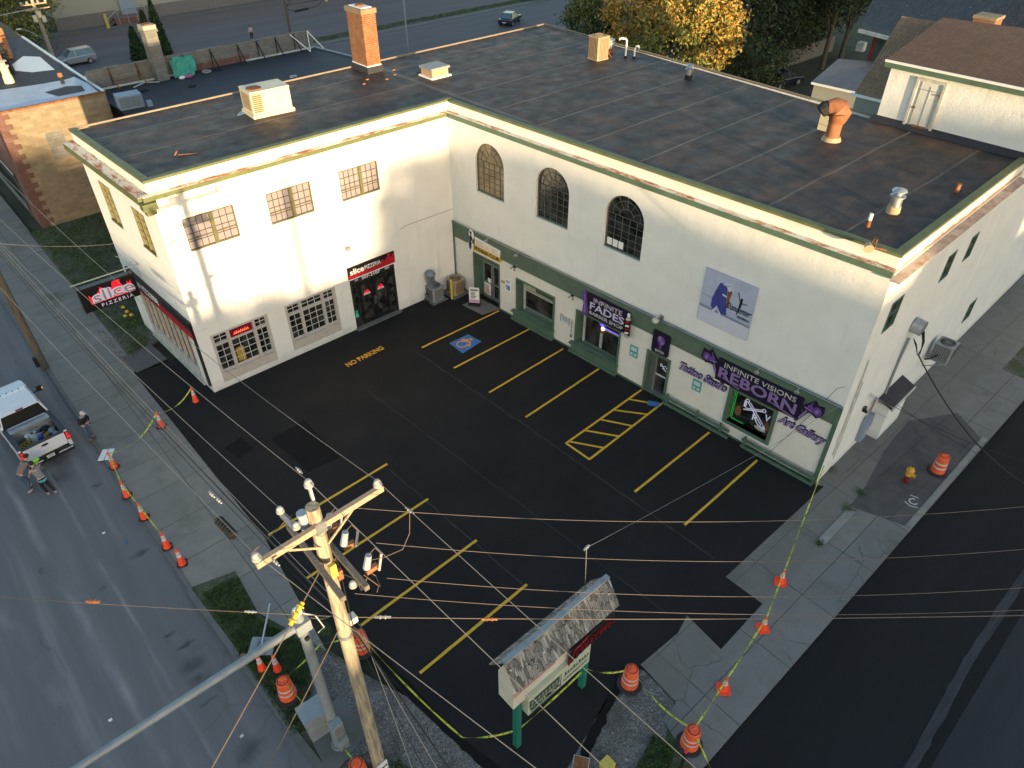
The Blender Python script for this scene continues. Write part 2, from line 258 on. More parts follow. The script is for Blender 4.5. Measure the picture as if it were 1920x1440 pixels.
M('bark', (.10, .085, .065), .95, var=.3, vs=5, bump=.5, bs=12)
for nm, cc in (('leaf_green', (.075, .10, .032)), ('leaf_dark', (.035, .055, .024)), ('leaf_gold', (.50, .27, .045)), ('leaf_olive', (.20, .20, .045)), ('leaf_cedar', (.022, .050, .014)), ('weed', (.06, .11, .025))):
    m, t = newmat(nm); c = t.ramp(t.noise(1.2, 3), [(.3, tuple(x*.65 for x in cc)), (.55, cc), (.75, tuple(min(1, x*1.5) for x in cc))]); t.col(c); t.rough(.75)
    t.b.inputs['Subsurface Weight'].default_value = 0
M('neon_red', (1.0, .22, .08), .4, emit=.30, var=0); M('neon_purple', (.22, .10, 1.0), .4, emit=.30, var=0); M('neon_lime', (.05, .8, .12), .4, emit=.04, var=0); M('neon_white', (.75, .75, 1.0), .4, emit=.9, var=0); M('neon_teal', (.04, .45, .30), .4, emit=.04, var=0)
M('lit_white', (.62, .60, .78), .4, emit=.05, var=0); M('lit_red', (.75, .015, .03), .4, emit=.12, var=0); M('lamp_globe', (1.0, .85, .6), .4, emit=.9, var=0); M('interior_lit', (.30, .29, .20), .7, emit=.03, var=.2); M('warm_bulb', (1.0, .55, .2), .4, emit=1.2, var=0)
M('poster_lilac', (.40, .44, .60), .4, var=.10, vs=1.3); M('poster_shadow', (.20, .24, .38), .4, var=.05); M('poster_blue', (.05, .06, .28), .5, var=.2, vs=5); M('poster_pale', (.56, .58, .70), .4, var=.04)

# ------------------------------------------------------------------ mesh helpers
class MB:
    def __init__(s): s.v = []; s.f = []; s.mi = []; s.mats = []
    def m(s, name):
        if name not in s.mats: s.mats.append(name)
        return s.mats.index(name)
    def add(s, vs, fs, mat):
        o = len(s.v); s.v += [tuple(v) for v in vs]; k = s.m(mat)
        for f in fs: s.f.append(tuple(i+o for i in f)); s.mi.append(k)
        return s
    def box(s, x0, x1, y0, y1, z0, z1, mat):
        x0, x1 = min(x0, x1), max(x0, x1); y0, y1 = min(y0, y1), max(y0, y1); z0, z1 = min(z0, z1), max(z0, z1)
        vs = [(x, y, z) for z in (z0, z1) for y in (y0, y1) for x in (x0, x1)]
        return s.add(vs, [(0, 2, 3, 1), (4, 5, 7, 6), (0, 1, 5, 4), (2, 6, 7, 3), (0, 4, 6, 2), (1, 3, 7, 5)], mat)
    def bar(s, a, b, w_, h, mat, up=(0, 0, 1)):
        a = Vector(a); b = Vector(b); d = (b-a).normalized(); u = Vector(up)
        if abs(d.dot(u)) > .98: u = Vector((1, 0, 0))
        r = d.cross(u).normalized()*(w_/2); u = r.cross(d).normalized()*(h/2)
        vs = [a-r-u, a+r-u, a+r+u, a-r+u, b-r-u, b+r-u, b+r+u, b-r+u]
        return s.add(vs, [(0, 3, 2, 1), (4, 5, 6, 7), (0, 1, 5, 4), (1, 2, 6, 5), (2, 3, 7, 6), (3, 0, 4, 7)], mat)
    def prism(s, poly, z0, z1, mat):
        n = len(poly); vs = [(p[0], p[1], z0) for p in poly]+[(p[0], p[1], z1) for p in poly]
        return s.add(vs, [tuple(range(n-1, -1, -1)), tuple(range(n, 2*n))]+[(i, (i+1) % n, n+(i+1) % n, n+i) for i in range(n)], mat)
    def prismy(s, poly, y0, y1, mat):      # poly in x,z seen from -y, counter-clockwise
        n = len(poly); vs = [(p[0], y0, p[1]) for p in poly]+[(p[0], y1, p[1]) for p in poly]
        return s.add(vs, [tuple(range(n)), tuple(range(2*n-1, n-1, -1))]+[(i, n+i, n+(i+1) % n, (i+1) % n) for i in range(n)], mat)
    def sheet(s, pts, mat): return s.add([tuple(p) for p in pts], [tuple(range(len(pts)))], mat)
    def cyl(s, a, b, r0, r1, mat, n=12, cap=True):
        a = Vector(a); b = Vector(b); d = (b-a).normalized(); u = Vector((0, 0, 1)) if abs(d.z) < .95 else Vector((1, 0, 0))
        x = d.cross(u).normalized(); y = d.cross(x)
        vs = [a+(x*math.cos(t)+y*math.sin(t))*r0 for t in [2*math.pi*i/n for i in range(n)]]+[b+(x*math.cos(t)+y*math.sin(t))*r1 for t in [2*math.pi*i/n for i in range(n)]]
        fs = [(i, n+i, n+(i+1) % n, (i+1) % n) for i in range(n)]
        if cap: fs += [tuple(range(n)), tuple(range(2*n-1, n-1, -1))]
        return s.add(vs, fs, mat)
    def tube(s, pts, r, mat, n=6):
        pts = [Vector(p) for p in pts]; vs = []; fs = []; L = len(pts)
        for i, p in enumerate(pts):
            d = (pts[min(i+1, L-1)]-pts[max(i-1, 0)]).normalized(); u = Vector((0, 0, 1)) if abs(d.z) < .95 else Vector((1, 0, 0))
            x = d.cross(u).normalized(); y = d.cross(x); rr = r[i] if isinstance(r, (list, tuple)) else r
            vs += [p+(x*math.cos(2*math.pi*k/n)+y*math.sin(2*math.pi*k/n))*rr for k in range(n)]
        for i in range(L-1):
            for k in range(n): fs.append((i*n+k, (i+1)*n+k, (i+1)*n+(k+1) % n, i*n+(k+1) % n))
        fs += [tuple(range(n)), tuple(range(L*n-1, (L-1)*n-1, -1))]
        return s.add(vs, fs, mat)
    def lathe(s, prof, c, mat, n=20, ax=None):
        c = Vector(c); vs = []; fs = []
        for r, z in prof:
            for k in range(n):
                t = 2*math.pi*k/n; p = Vector((r*math.cos(t), r*math.sin(t), z)); vs.append(c+(ax @ p if ax else p))
        for i in range(len(prof)-1):
            for k in range(n): fs.append((i*n+k, i*n+(k+1) % n, (i+1)*n+(k+1) % n, (i+1)*n+k))
        fs += [tuple(range(n-1, -1, -1)), tuple(range((len(prof)-1)*n, len(prof)*n))]
        return s.add(vs, fs, mat)
    def ellip(s, c, rx, ry, rz, mat, n=10, mth=6):
        prof = [(math.sin(math.pi*i/mth), -math.cos(math.pi*i/mth)) for i in range(mth+1)]; prof[0] = (.02, -1); prof[-1] = (.02, 1)
        o = len(s.v); s.lathe([(r, z) for r, z in prof], (0, 0, 0), mat, n)
        for i in range(o, len(s.v)): v = s.v[i]; s.v[i] = (c[0]+v[0]*rx, c[1]+v[1]*ry, c[2]+v[2]*rz)
        return s
    def mesh(s, name, smooth=False):
        me = bpy.data.meshes.new(name); me.from_pydata(s.v, [], s.f)
        for k in s.mats: me.materials.append(MATS[k])
        me.polygons.foreach_set('material_index', s.mi)
        if smooth: me.polygons.foreach_set('use_smooth', [True]*len(s.f))
        me.update(); return me
    def build(s, name, parent=None, loc=(0, 0, 0), rz=0, smooth=False, bevel=0):
        me = s.mesh(name, smooth); o = bpy.data.objects.new(name, me); ROOT.objects.link(o)
        if parent: o.parent = parent
        o.location = loc; o.rotation_euler = (0, 0, rz)
        if smooth: me.set_sharp_from_angle(angle=rad(40))
        if bevel: b = o.modifiers.new('bevel', 'BEVEL'); b.width = bevel; b.segments = 2; b.limit_method = 'ANGLE'
        return o
def tag(o, label=None, cat=None, group=None, kind=None):
    for k, v in (('label', label), ('category', cat), ('group', group), ('kind', kind)):
        if v: o[k] = v
    return o
def thing(name, label, cat, loc=(0, 0, 0), rz=0, group=None):
    o = bpy.data.objects.new(name, None); ROOT.objects.link(o); o.location = loc; o.rotation_euler = (0, 0, rz); o.empty_display_size = .2
    return tag(o, label, cat, group)
def dup(root, loc, rz=None, label=None):
    r = root.copy(); ROOT.objects.link(r); r.location = loc
    if rz is not None: r.rotation_euler = (0, 0, rz)
    if label: r['label'] = label
    for ch in list(root.children):
        c = ch.copy(); ROOT.objects.link(c); c.parent = r
        for g in ch.children: d = g.copy(); ROOT.objects.link(d); d.parent = c
    return r
def bx(*a): return MB().box(*a)
TCACHE = {}
def text_mesh(s, off=0.0, ext=.01, shear=0.0, space=1.0):
    k = (s, off, ext, shear, space)
    if k in TCACHE: return TCACHE[k]
    cu_ = bpy.data.curves.new('t', 'FONT'); cu_.body = s; cu_.size = 1; cu_.extrude = ext; cu_.offset = off; cu_.shear = shear; cu_.space_character = space; cu_.resolution_u = 3; cu_.fill_mode = 'BOTH'
    o = bpy.data.objects.new('t', cu_); ROOT.objects.link(o); bpy.context.view_layer.update()
    me = bpy.data.meshes.new_from_object(o.evaluated_get(bpy.context.evaluated_depsgraph_get()))
    vs = np.zeros(len(me.vertices)*3); me.vertices.foreach_get('co', vs); vs = vs.reshape(-1, 3); fs = [tuple(p.vertices) for p in me.polygons]
    bpy.data.objects.remove(o); bpy.data.curves.remove(cu_); TCACHE[k] = (vs, fs); return TCACHE[k]
def text(s, x, z, w, h, mat, y=-.01, parent=None, name='lettering', off=0, shear=0, space=1.0, flat=False, rot=0, loc=(0, 0, 0), rz=0, grow=0, mb=None, arc=0, ext=.01):
    """letters filling the box x..x+w, z..z+h, facing local -y (or up when flat)"""
    vs, fs = text_mesh(s, off, ext, shear, space); mn = vs.min(0); mx = vs.max(0)
    p = (vs-mn)/(mx-mn+1e-9); X = x-grow+p[:, 0]*(w+2*grow); Z = z-grow+p[:, 1]*(h+2*grow); D = (vs[:, 2])
    if arc: Z = Z + arc*(1-((p[:, 0]-.5)*2)**2)
    if rot:
        cx, cz = x+w/2, z+h/2; a, b = X-cx, Z-cz; X = cx+a*math.cos(rot)-b*math.sin(rot); Z = cz+a*math.sin(rot)+b*math.cos(rot)
    pts = [(a, b, y+c) for a, b, c in zip(X, Z, D)] if flat else [(a, y-c, b) for a, b, c in zip(X, Z, D)]
    m_ = mb or MB(); m_.add(pts, fs, mat)
    if mb: return mb
    return m_.build(name, parent, loc, rz)
def wall_holes(mb, u0, u1, z0, z1, rects, mat, th=.3, arches=(), y=0.0):
    """wall sheet at y facing -y with rectangular holes and reveals; arches = (ua, ub, z0, zspring)"""
    R_ = list(rects)+[(a, b, c, d+(b-a)/2) for a, b, c, d in arches]
    us = sorted({u0, u1, *[r[0] for r in R_], *[r[1] for r in R_]}); zs = sorted({z0, z1, *[r[2] for r in R_], *[r[3] for r in R_]})
    us = [u for u in us if u0 <= u <= u1]; zs = [q for q in zs if z0 <= q <= z1]
    for a, b in zip(us, us[1:]):
        for c, d in zip(zs, zs[1:]):
            cu_, cz = (a+b)/2, (c+d)/2
            if any(r[0] < cu_ < r[1] and r[2] < cz < r[3] for r in R_): continue
            mb.sheet([(a, y, c), (b, y, c), (b, y, d), (a, y, d)], mat)
    for a, b, c, d in rects:
        c = max(c, z0)
        mb.sheet([(a, y, c), (a, y, d), (a, y+th, d), (a, y+th, c)], mat); mb.sheet([(b, y, c), (b, y+th, c), (b, y+th, d), (b, y, d)], mat)
        mb.sheet([(a, y, d), (b, y, d), (b, y+th, d), (a, y+th, d)], mat)
        if c > z0+.01: mb.sheet([(a, y, c), (a, y+th, c), (b, y+th, c), (b, y, c)], mat)
    for a, b, c, d in arches:
        r = (b-a)/2; cx = (a+b)/2; N = 16; P = [(cx-r*math.cos(math.pi*i/N), d+r*math.sin(math.pi*i/N)) for i in range(N+1)]
        for i in range(N):
            p, q = P[i], P[i+1]; mb.sheet([(p[0], y, p[1]), (q[0], y, q[1]), (q[0], y, d+r), (p[0], y, d+r)], mat)
            mb.sheet([(p[0], y, p[1]), (p[0], y+th, p[1]), (q[0], y+th, q[1]), (q[0], y, q[1])], mat)
        mb.sheet([(a, y, c), (a, y, d), (a, y+th, d), (a, y+th, c)], mat); mb.sheet([(b, y, c), (b, y+th, c), (b, y+th, d), (b, y, d)], mat); mb.sheet([(a, y, c), (a, y+th, c), (b, y+th, c), (b, y, c)], mat)
    return mb

# ------------------------------------------------------------------ frames of the four visible walls (local x along wall, local -y outwards)
PSI, PHI = 0.0502, 0.0258
A_ = 15.31; H_ = 10.92; LS = 23.11
SEc = Vector((LS*math.sin(PSI), -LS*math.cos(PSI), 0)); NWc = Vector((-15.64, 8.37, 0)); NEc = Vector((15.09, 8.5, 0)); EEc = Vector((13.43, -22.77, 0))
F1 = dict(loc=(0, 0, 0), rz=0.0)
F2 = dict(loc=(0, 0, 0), rz=PSI-math.pi/2)
F3 = dict(loc=tuple(SEc), rz=PHI)
u4 = (Vector((-A_, 0, 0))-NWc).normalized(); F4 = dict(loc=tuple(NWc), rz=math.atan2(u4.y, u4.x)); L4 = (Vector((-A_, 0, 0))-NWc).length
def fp(F, u, y, z):
    c, s_ = math.cos(F['rz']), math.sin(F['rz']); return Vector((F['loc'][0]+u*c-y*s_, F['loc'][1]+u*s_+y*c, z))

# ------------------------------------------------------------------ setting: ground, streets, pavements
def sheet_struct(name, pts, mat, z, kind='structure', label=None):
    mb = MB(); mb.sheet([(p[0], p[1], z) for p in pts], mat); o = mb.build(name); o['kind'] = kind
    if label: o['label'] = label
    return o
def slab(name, pts, mat, z0, z1):
    o = MB().prism([(p[0], p[1]) for p in pts], z0, z1, mat).build(name); o['kind'] = 'structure'; return o
sheet_struct('ground', [(-600, -600), (700, -600), (700, 700), (-600, 700)], 'ground_dirt', -.16)
sheet_struct('west_street', [(-34, -300), (-20.95, -300), (-20.95, -27), (-18.5, -27), (-18.5, -10.2), (-20.95, -10.2), (-20.95, 300), (-34, 300)], 'asphalt_old', -.10)
sheet_struct('south_street', [(-20.95, -41), (300, -41), (300, -26.95), (-20.95, -26.95)], 'asphalt_road_new', -.096)
m, t = newmat('asphalt_seam'); t.col(t.ramp(t.noise(3, 4, .6, t.mapv((.2, 4, 1))), [(.3, (.020, .021, .025)), (.7, (.045, .047, .054))])); t.rough(.9)
m, t = newmat('asphalt_rolled'); c = t.ramp(t.noise(.6, 4, .6, t.mapv((.1, 1.4, 1))), [(.35, (.017, .019, .023)), (.7, (.030, .032, .038))]); t.col(c); t.rough(.9); t.bump(t.noise(50, 2), .3, .006)
pS = [G(1708, 1440, -.09), G(1815, 1240, -.09), G(1920, 1080, -.09)]
mb = MB()
def strip(mb, pts, wd, mat, z, jit=0):
    L = len(pts); l = []; r_ = []
    for i, p in enumerate(pts):
        d = (Vector(pts[min(i+1, L-1)])-Vector(pts[max(i-1, 0)])).normalized(); n = Vector((-d.y, d.x, 0)); wv = wd*(1+U(-jit, jit))/2
        l.append(Vector((p[0], p[1], z))+n*wv); r_.append(Vector((p[0], p[1], z))-n*wv)
    for i in range(L-1): mb.sheet([r_[i], r_[i+1], l[i+1], l[i]], mat)
def dense(pts, n, jit=0):
    out = []; pts = [Vector((p[0], p[1], 0)) for p in pts]
    for a, b in zip(pts, pts[1:]):
        for k in range(n): q = a.lerp(b, k/n); out.append(q+Vector((U(-jit, jit), U(-jit, jit), 0)))
    out.append(pts[-1]); return out
q0 = pS[0]+(pS[0]-pS[1])*2; q2 = pS[2]+(pS[2]-pS[1])*8
rl = MB(); rl.sheet([(p.x, p.y, -.092) for p in (q0, q2, q2+Vector((0, -8, 0)), q0+Vector((6, -6, 0)))][::-1], 'asphalt_rolled'); o = rl.build('road_surface'); o['kind'] = 'structure'
strip(mb, dense([q0, pS[0], pS[1], pS[2], q2], 14, .02), .30, 'asphalt_seam', -.088, .15)
o = mb.build('road_seam'); o['kind'] = 'structure'
# west kerb, pavement and verge
slab('west_sidewalk', [(-20.8, 60), (-20.8, -10.33), (-19.3, -10.75), (-19.5, -13.0), (-18.45, -15.95), (-17.72, -10.0), (-17.72, 4.2), (-17.35, 5.3), (-17.1, 60)], 'concrete_west', -.14, -.004)
slab('west_kerb', [(-20.98, 60), (-20.98, -10.4), (-20.8, -10.4), (-20.8, 60)], 'concrete_plain', -.14, .006)
kerbp = [G(352, 1104, 0), G(432, 1212, 0), G(500, 1305, 0), G(560, 1385, 0), G(612, 1450, 0)]
mb = MB(); strip(mb, kerbp+[kerbp[-1]+Vector((.1, -2.2, 0)), kerbp[-1]+Vector((1.2, -4.2, 0)), kerbp[-1]+Vector((4.5, -5.8, 0))], .20, 'concrete_plain', .02)
for p in list(mb.f): pass
o = mb.build('corner_kerb'); sol = o.modifiers.new('s', 'SOLIDIFY'); sol.thickness = .16; sol.offset = -1; o['kind'] = 'structure'
kx = [(p.x+.02, p.y) for p in kerbp]
slab('verge_soil', kx+[(-20.55, -23.0), (-19.4, -25.3), (-16.0, -26.8), (-12.0, -26.9), (-11.75, -25.25), (-11.0, -25.2), (-10.9, -23.62), (-15.9, -23.9), (-17.0, -22.6), (-17.3, -19.7), (-18.4, -15.9), (-19.55, -13.0), (-19.3, -10.8)], 'grass_soil', -.14, -.012)
slab('gravel_corner', [(-19.25, -15.6), (-18.5, -16.1), (-17.3, -19.3), (-16.95, -22.4), (-15.8, -24.1), (-10.9, -23.7), (-11.05, -25.1), (-11.9, -25.5), (-13.2, -26.2), (-16.1, -26.4), (-18.9, -24.4), (-18.6, -21.4), (-19.0, -19.9), (-20.3, -19.4), (-20.35, -18.1), (-19.7, -17.2)], 'gravel', -.10, .0)
# parking lot and its markings
lot = [(-17.72, 4.15), (-15.2, 4.05), (-14.9, .1), (.3, .1), (1.4, -23.3), (1.15, -23.45), (-5.72, -23.3), (-5.72, -24.9), (-8.36, -24.4), (-8.15, -23.35), (-10.84, -22.9), (-11.3, -23.3), (-15.3, -24.3), (-15.95, -24.15), (-16.55, -23.3), (-16.95, -22.5), (-17.3, -19.7), (-17.72, -15.5)]
lot = lot[:6]+[(-5.7, -23.45), (-5.7, -25.1), (-10.85, -25.1), (-10.95, -23.4), (-11.5, -23.25), (-15.3, -24.3)]+lot[-5:]
sheet_struct('parking_lot', lot[::-1], 'asphalt_fresh', .008)
sheet_struct('lot_patch', [(-14.85, -4.94), (-13.05, -4.85), (-13.12, -8.1), (-14.6, -7.95)], 'asphalt_patch', .012)
sheet_struct('lot_patch', [(-16.68, -4.1), (-15.8, -3.9), (-15.72, -5.0), (-16.5, -5.15)], 'asphalt_patch', .012)
sheet_struct('pavement_patch', [(-17.7, 6.1), (-16.1, 6.3), (-15.95, 4.35), (-17.6, 4.2)], 'asphalt_far', .004)
mb = MB(); ed = dense([(-17.25, -17.2), (-17.1, -20.2), (-16.75, -22.8), (-16.1, -24.1), (-15.0, -24.5), (-13.2, -23.9), (-11.2, -23.3)], 9, .04)
strip(mb, ed, .26, 'asphalt_patch', .010, .35); o = mb.build('lot_edge'); o['kind'] = 'structure'
# south pavement: slabs stand a little above the lot, cracked concrete
slab('south_sidewalk', [(-12.3, -26.95), (300, -26.95), (300, -22.5), (13.4, -22.5), (1.0, -22.95), (1.25, -23.42), (-5.72, -23.35), (-5.72, -24.93), (-8.36, -25.0), (-8.15, -23.4), (-8.95, -23.62), (-10.84, -23.52), (-11.0, -25.15), (-11.75, -25.2)], 'concrete_south', -.12, .022)
m, t = newmat('asphalt_infill'); b_ = t.brick(t.mapv((1, 1, 1), (0, 0, .05), (.3, .5, 0)), 2.6, 1.5, .02, (.085, .082, .086), (.060, .058, .064), (.035, .034, .036), 0.); t.col(t.mix(t.ramp(t.noise(1.3, 5, .65), [(.35, .6), (.6, 0.)]), b_[0], (.11, .10, .095))); t.rough(.9); t.bump(t.noise(40, 3), .4, .01)
sheet_struct('asphalt_infill', [(1.0, -24.7), (1.65, -26.7), (9.3, -26.66), (10.3, -25.2), (8.0, -23.9), (5.2, -24.1), (2.5, -24.6)], 'asphalt_infill', .026)
m, t = newmat('kerb_pale'); t.col(t.ramp(t.noise(1.5, 5), [(.3, (.17, .17, .165)), (.7, (.27, .27, .26))])); t.rough(.9)
slab('south_kerb', [(1.7, -26.95), (9.4, -26.9), (9.4, -26.68), (1.7, -26.72)], 'kerb_pale', -.12, .05)
slab('kerb_island', [(-1.62, -25.06), (.84, -25.04), (.80, -24.72), (-1.57, -24.74)], 'kerb_pale', .0, .055)
slab('entrance_slab', [(-1.2, -2.0), (.0, -2.0), (.15, -3.75), (-1.0, -3.55)], 'concrete_plain', .0, .05)
slab('signal_footing', [G(575, 1370), G(640, 1300), G(690, 1375), G(620, 1460)], 'concrete_plain', -.1, .03)
slab('grass_lot', [(-17.35, 24.9), (-17.4, 5.4), (-15.7, 6.4), (-15.0, 9), (-8, 9), (-8, 25)], 'grass_soil', -.14, .0)
sheet_struct('back_lot', [(-60, 57.8), (200, 57.8), (200, 83.4), (-60, 83.4)], 'asphalt_far', -.08)
sheet_struct('back_street', [(-12, 29), (200, 29), (200, 55.2), (-12, 55.2)], 'asphalt_far', -.084)
slab('back_kerb', [(10, 55.3), (200, 55.3), (200, 56.5), (10, 56.5)], 'concrete_plain', -.15, -.03)
slab('grass_strip', [(10, 56.5), (200, 56.5), (200, 58.6), (10, 58.6)], 'grass_soil', -.15, -.025)
slab('warehouse_apron', [(-40, 81.6), (200, 81.6), (200, 83.5), (-40, 83.5)], 'concrete_plain', -.15, .02)
slab('east_verge', [(14.2, -22.4), (60, -22.4), (60, -20.6), (14.2, -20.6)], 'grass_soil', -.1, .03)
slab('east_verge', [(15.5, -25.3), (60, -25.0), (60, -26.9), (15.5, -26.9)], 'grass_soil', -.1, .035)
sheet_struct('driveway', [(16, -20.6), (70, -20.6), (70, -16), (16, -16)], 'asphalt_far', .0)
# painted markings: every line is a thing of the lot surface
def line(name, pts, wd, mat, z=.016, closed=False):
    mb = MB(); strip(mb, dense(pts, 12, .004), wd, mat, z, .06); return mb
mk = []
def mark(name, label, mb, cat='road marking', group=None): return tag(mb.build(name), label, cat, group)
stl = [((-5.45, -3.81), (.0, -3.86)), ((-5.3, -6.37), (.03, -6.38)), ((-5.24, -9.1), (.08, -8.95)), ((-5.15, -11.66), (.2, -11.42)), ((-4.96, -18.24), (.45, -18.12)), ((-4.86, -20.77), (.5, -20.63))]
sl_lab = ['yellow stall line at the fitness door, above the blue wheelchair square', 'yellow stall line just below the blue wheelchair square', 'yellow stall line ending at the shop window with the black swoop sign', 'yellow stall line ending between the barber window and the entrance door', 'yellow stall line just right of the hatched box', 'yellow stall line nearest the street corner of the building']
for (a, b), lb in zip(stl, sl_lab): mark('stall_line', lb, line('', [a, b], .11, 'paint_yellow'), group='yellow stall lines in front of the shops')
st2 = [((-17.56, -10.02), (-11.78, -9.86)), ((-17.46, -12.87), (-11.68, -12.72)), ((-17.02, -15.93), (-11.56, -15.75)), ((-16.56, -18.79), (-11.5, -18.6))]
for (a, b), lb in zip(st2, ['yellow stall line on the street side, farthest from the corner sign', 'yellow stall line passing just right of the utility pole crossarm', 'yellow stall line ending at the drum by the utility pole', 'yellow stall line on the street side, nearest the shingled sign']): mark('stall_line', lb, line('', [a, b], .115, 'paint_yellow'), group='yellow stall lines along the street side')
mb = MB()
for a, b in [((-5.02, -14.21), (.5, -14.0)), ((-4.98, -15.63), (.47, -15.34)), ((-5.0, -14.18), (-4.97, -15.66)), ((-.5, -14.08), (.2, -15.2)), ((-1.65, -14.13), (-.71, -15.40)), ((-2.63, -14.17), (-1.87, -15.46)), ((-3.73, -14.2), (-2.88, -15.5)), ((-4.8, -14.25), (-3.96, -15.56))]: strip(mb, dense([a, b], 10, .003), .11, 'paint_yellow', .016+.0008*len(mb.f)/10, .05)
mark('hatched_box', 'yellow hatched no-parking box with slanted bars before the entrance door', mb)
mark('curb_paint', 'short blue painted bar at the top of the hatched box', line('', [(-.05, -14.85), (.25, -15.32)], .36, 'paint_blue', .024))
isq = [(-4.12, -4.47), (-2.83, -4.5), (-2.72, -5.52), (-4.15, -5.68)]
o = thing('accessible_symbol', 'blue painted square with a yellow wheelchair symbol on the asphalt', 'road marking', (-3.45, -5.03, 0))
mb = MB(); mb.sheet([(x+3.45, y+5.03, .014) for x, y in isq[::-1]], 'paint_blue'); mb.build('square', o)
mb = MB()   # the symbol: head towards +x (right in the photo), wheel to the left
ring = [(-.22+.27*math.cos(a), .02+.27*math.sin(a), 0) for a in [rad(x) for x in range(40, 331, 12)]]; strip(mb, ring, .075, 'paint_orange', .020)
strip(mb, [(-.05, .20, 0), (.16, .12, 0), (.34, .16, 0)], .13, 'paint_orange', .0208); strip(mb, [(.16, .12, 0), (.20, -.16, 0), (.05, -.30, 0), (-.12, -.36, 0)], .11, 'paint_orange', .0214); strip(mb, [(.22, .14, 0), (.12, .34, 0), (-.02, .36, 0)], .09, 'paint_orange', .0220)
mb.prism([(.44+.10*math.cos(rad(a)), .04+.10*math.sin(rad(a))) for a in range(0, 360, 30)], .017, .022, 'paint_orange'); mb.build('wheelchair_symbol', o)
o = thing('lot_lettering', 'NO PARKING painted in orange letters near the pizzeria door', 'road marking', (-9.28, -2.66, 0))
text('NO PARKING', 0, 0, 2.3, .36, 'paint_orange', y=.016, parent=o, flat=True, rz=rad(2.4), off=.018)
mb = MB(); strip(mb, dense([(-5.9, -3.9), (-5.55, -12.0), (-5.35, -22.6)], 30, .03), .05, 'asphalt_seam', .0115, .5); strip(mb, dense([(-11.9, -10.2), (-11.6, -19.0)], 26, .03), .045, 'asphalt_seam', .0115, .5); strip(mb, dense([(-9.6, -5.0), (-8.6, -22.9)], 26, .03), .03, 'asphalt_seam', .0113, .5)
o = mb.build('paving_seam'); o['kind'] = 'structure'
# manhole, utility marks and litter
tag(line('', [(5.4, -26.3), (5.7, -26.0)], .05, 'white_paint', .03).build('chalk_mark'), 'small white sprayed mark beside the drum on the south pavement', 'chalk mark')
mb = MB(); strip(mb, [(3.2+.16*math.cos(rad(a)), -26.35+.16*math.sin(rad(a)), 0) for a in range(0, 300, 25)], .05, 'reflective', .032); strip(mb, [(2.95, -26.1, 0), (2.85, -26.35, 0), (3.0, -26.65, 0)], .04, 'reflective', .032); strip(mb, [(3.45, -26.1, 0), (3.55, -26.4, 0)], .04, 'reflective', .032)
tag(mb.build('spray_mark'), 'pale blue sprayed utility symbol near the kerb by the hydrant', 'spray mark')

# ------------------------------------------------------------------ the L-shaped shop building
B = thing('commercial_building', 'two-storey white stucco L-shaped shop building with dark flat roof around the car park', 'building', (0, 0, 0))
up1 = [(-14.36, -12.06, 7.42, 8.96), (-10.51, -8.26, 7.42, 8.95), (-6.73, -4.52, 7.41, 8.95)]
lo1 = [(-14.71, -11.78, .32, 3.12), (-10.85, -7.96, .37, 3.12)]
door1 = (-7.07, -4.24, 0, 3.2)
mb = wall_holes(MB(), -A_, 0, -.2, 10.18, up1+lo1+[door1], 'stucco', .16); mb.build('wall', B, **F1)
arch2 = [(2.02, 4.14, 6.62, 8.36), (6.38, 8.51, 6.62, 8.36), (10.71, 12.85, 6.62, 8.33)]
fit = (1.70, 3.75, 0, 2.84); w21 = (5.15, 7.90, .62, 2.58); w22 = (9.48, 12.27, .62, 2.54); ent = (14.05, 15.20, 0, 2.33); tatw = (18.55, 20.6, .82, 2.58)
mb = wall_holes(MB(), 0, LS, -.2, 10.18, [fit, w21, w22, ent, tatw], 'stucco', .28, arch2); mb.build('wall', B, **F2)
w3 = [(1.12, 2.12, 7.2, 8.53), (6.2, 7.07, 7.32, 8.53), (8.66, 9.47, 7.34, 8.5)]
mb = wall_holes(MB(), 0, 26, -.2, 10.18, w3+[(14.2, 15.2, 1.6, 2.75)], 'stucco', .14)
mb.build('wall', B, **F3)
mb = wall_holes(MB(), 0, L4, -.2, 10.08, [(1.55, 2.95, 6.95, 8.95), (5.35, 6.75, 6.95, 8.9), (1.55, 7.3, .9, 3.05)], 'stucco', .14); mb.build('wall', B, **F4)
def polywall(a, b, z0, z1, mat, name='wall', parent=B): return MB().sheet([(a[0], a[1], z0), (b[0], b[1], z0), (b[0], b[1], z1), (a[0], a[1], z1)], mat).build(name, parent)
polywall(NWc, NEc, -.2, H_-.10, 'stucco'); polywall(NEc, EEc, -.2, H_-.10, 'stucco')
# parapet faces (above the cornice), cornices, copings
def run(F, a, b, y0, y1, z0, z1, mat, name): return MB().box(a, b, y0, y1, z0, z1, mat).build(name, B, **F)
run(F1, -A_-.0, .22, 0.001, .22, 10.18, H_-.08, 'parapet_face', 'parapet'); run(F2, .0, LS, 0.0, .22, 10.18, H_-.08, 'parapet_face', 'parapet'); run(F3, .23, 12.35, 0.0, .22, 10.18, H_-.08, 'parapet_face', 'parapet'); run(F4, 0, L4-.24, 0.0, .22, 10.08, H_-.08, 'parapet_face', 'parapet')
run(F1, -A_-.06, .26, -.05, .26, H_-.08, H_+.03, 'olive_coping', 'coping'); run(F2, .27, LS+.06, -.05, .26, H_-.078, H_+.032, 'olive_coping', 'coping'); run(F3, .0, 12.6, -.05, .26, H_-.076, H_+.034, 'olive_coping', 'coping'); run(F4, -.05, L4-.26, -.05, .26, H_-.074, H_+.036, 'olive_coping', 'coping')
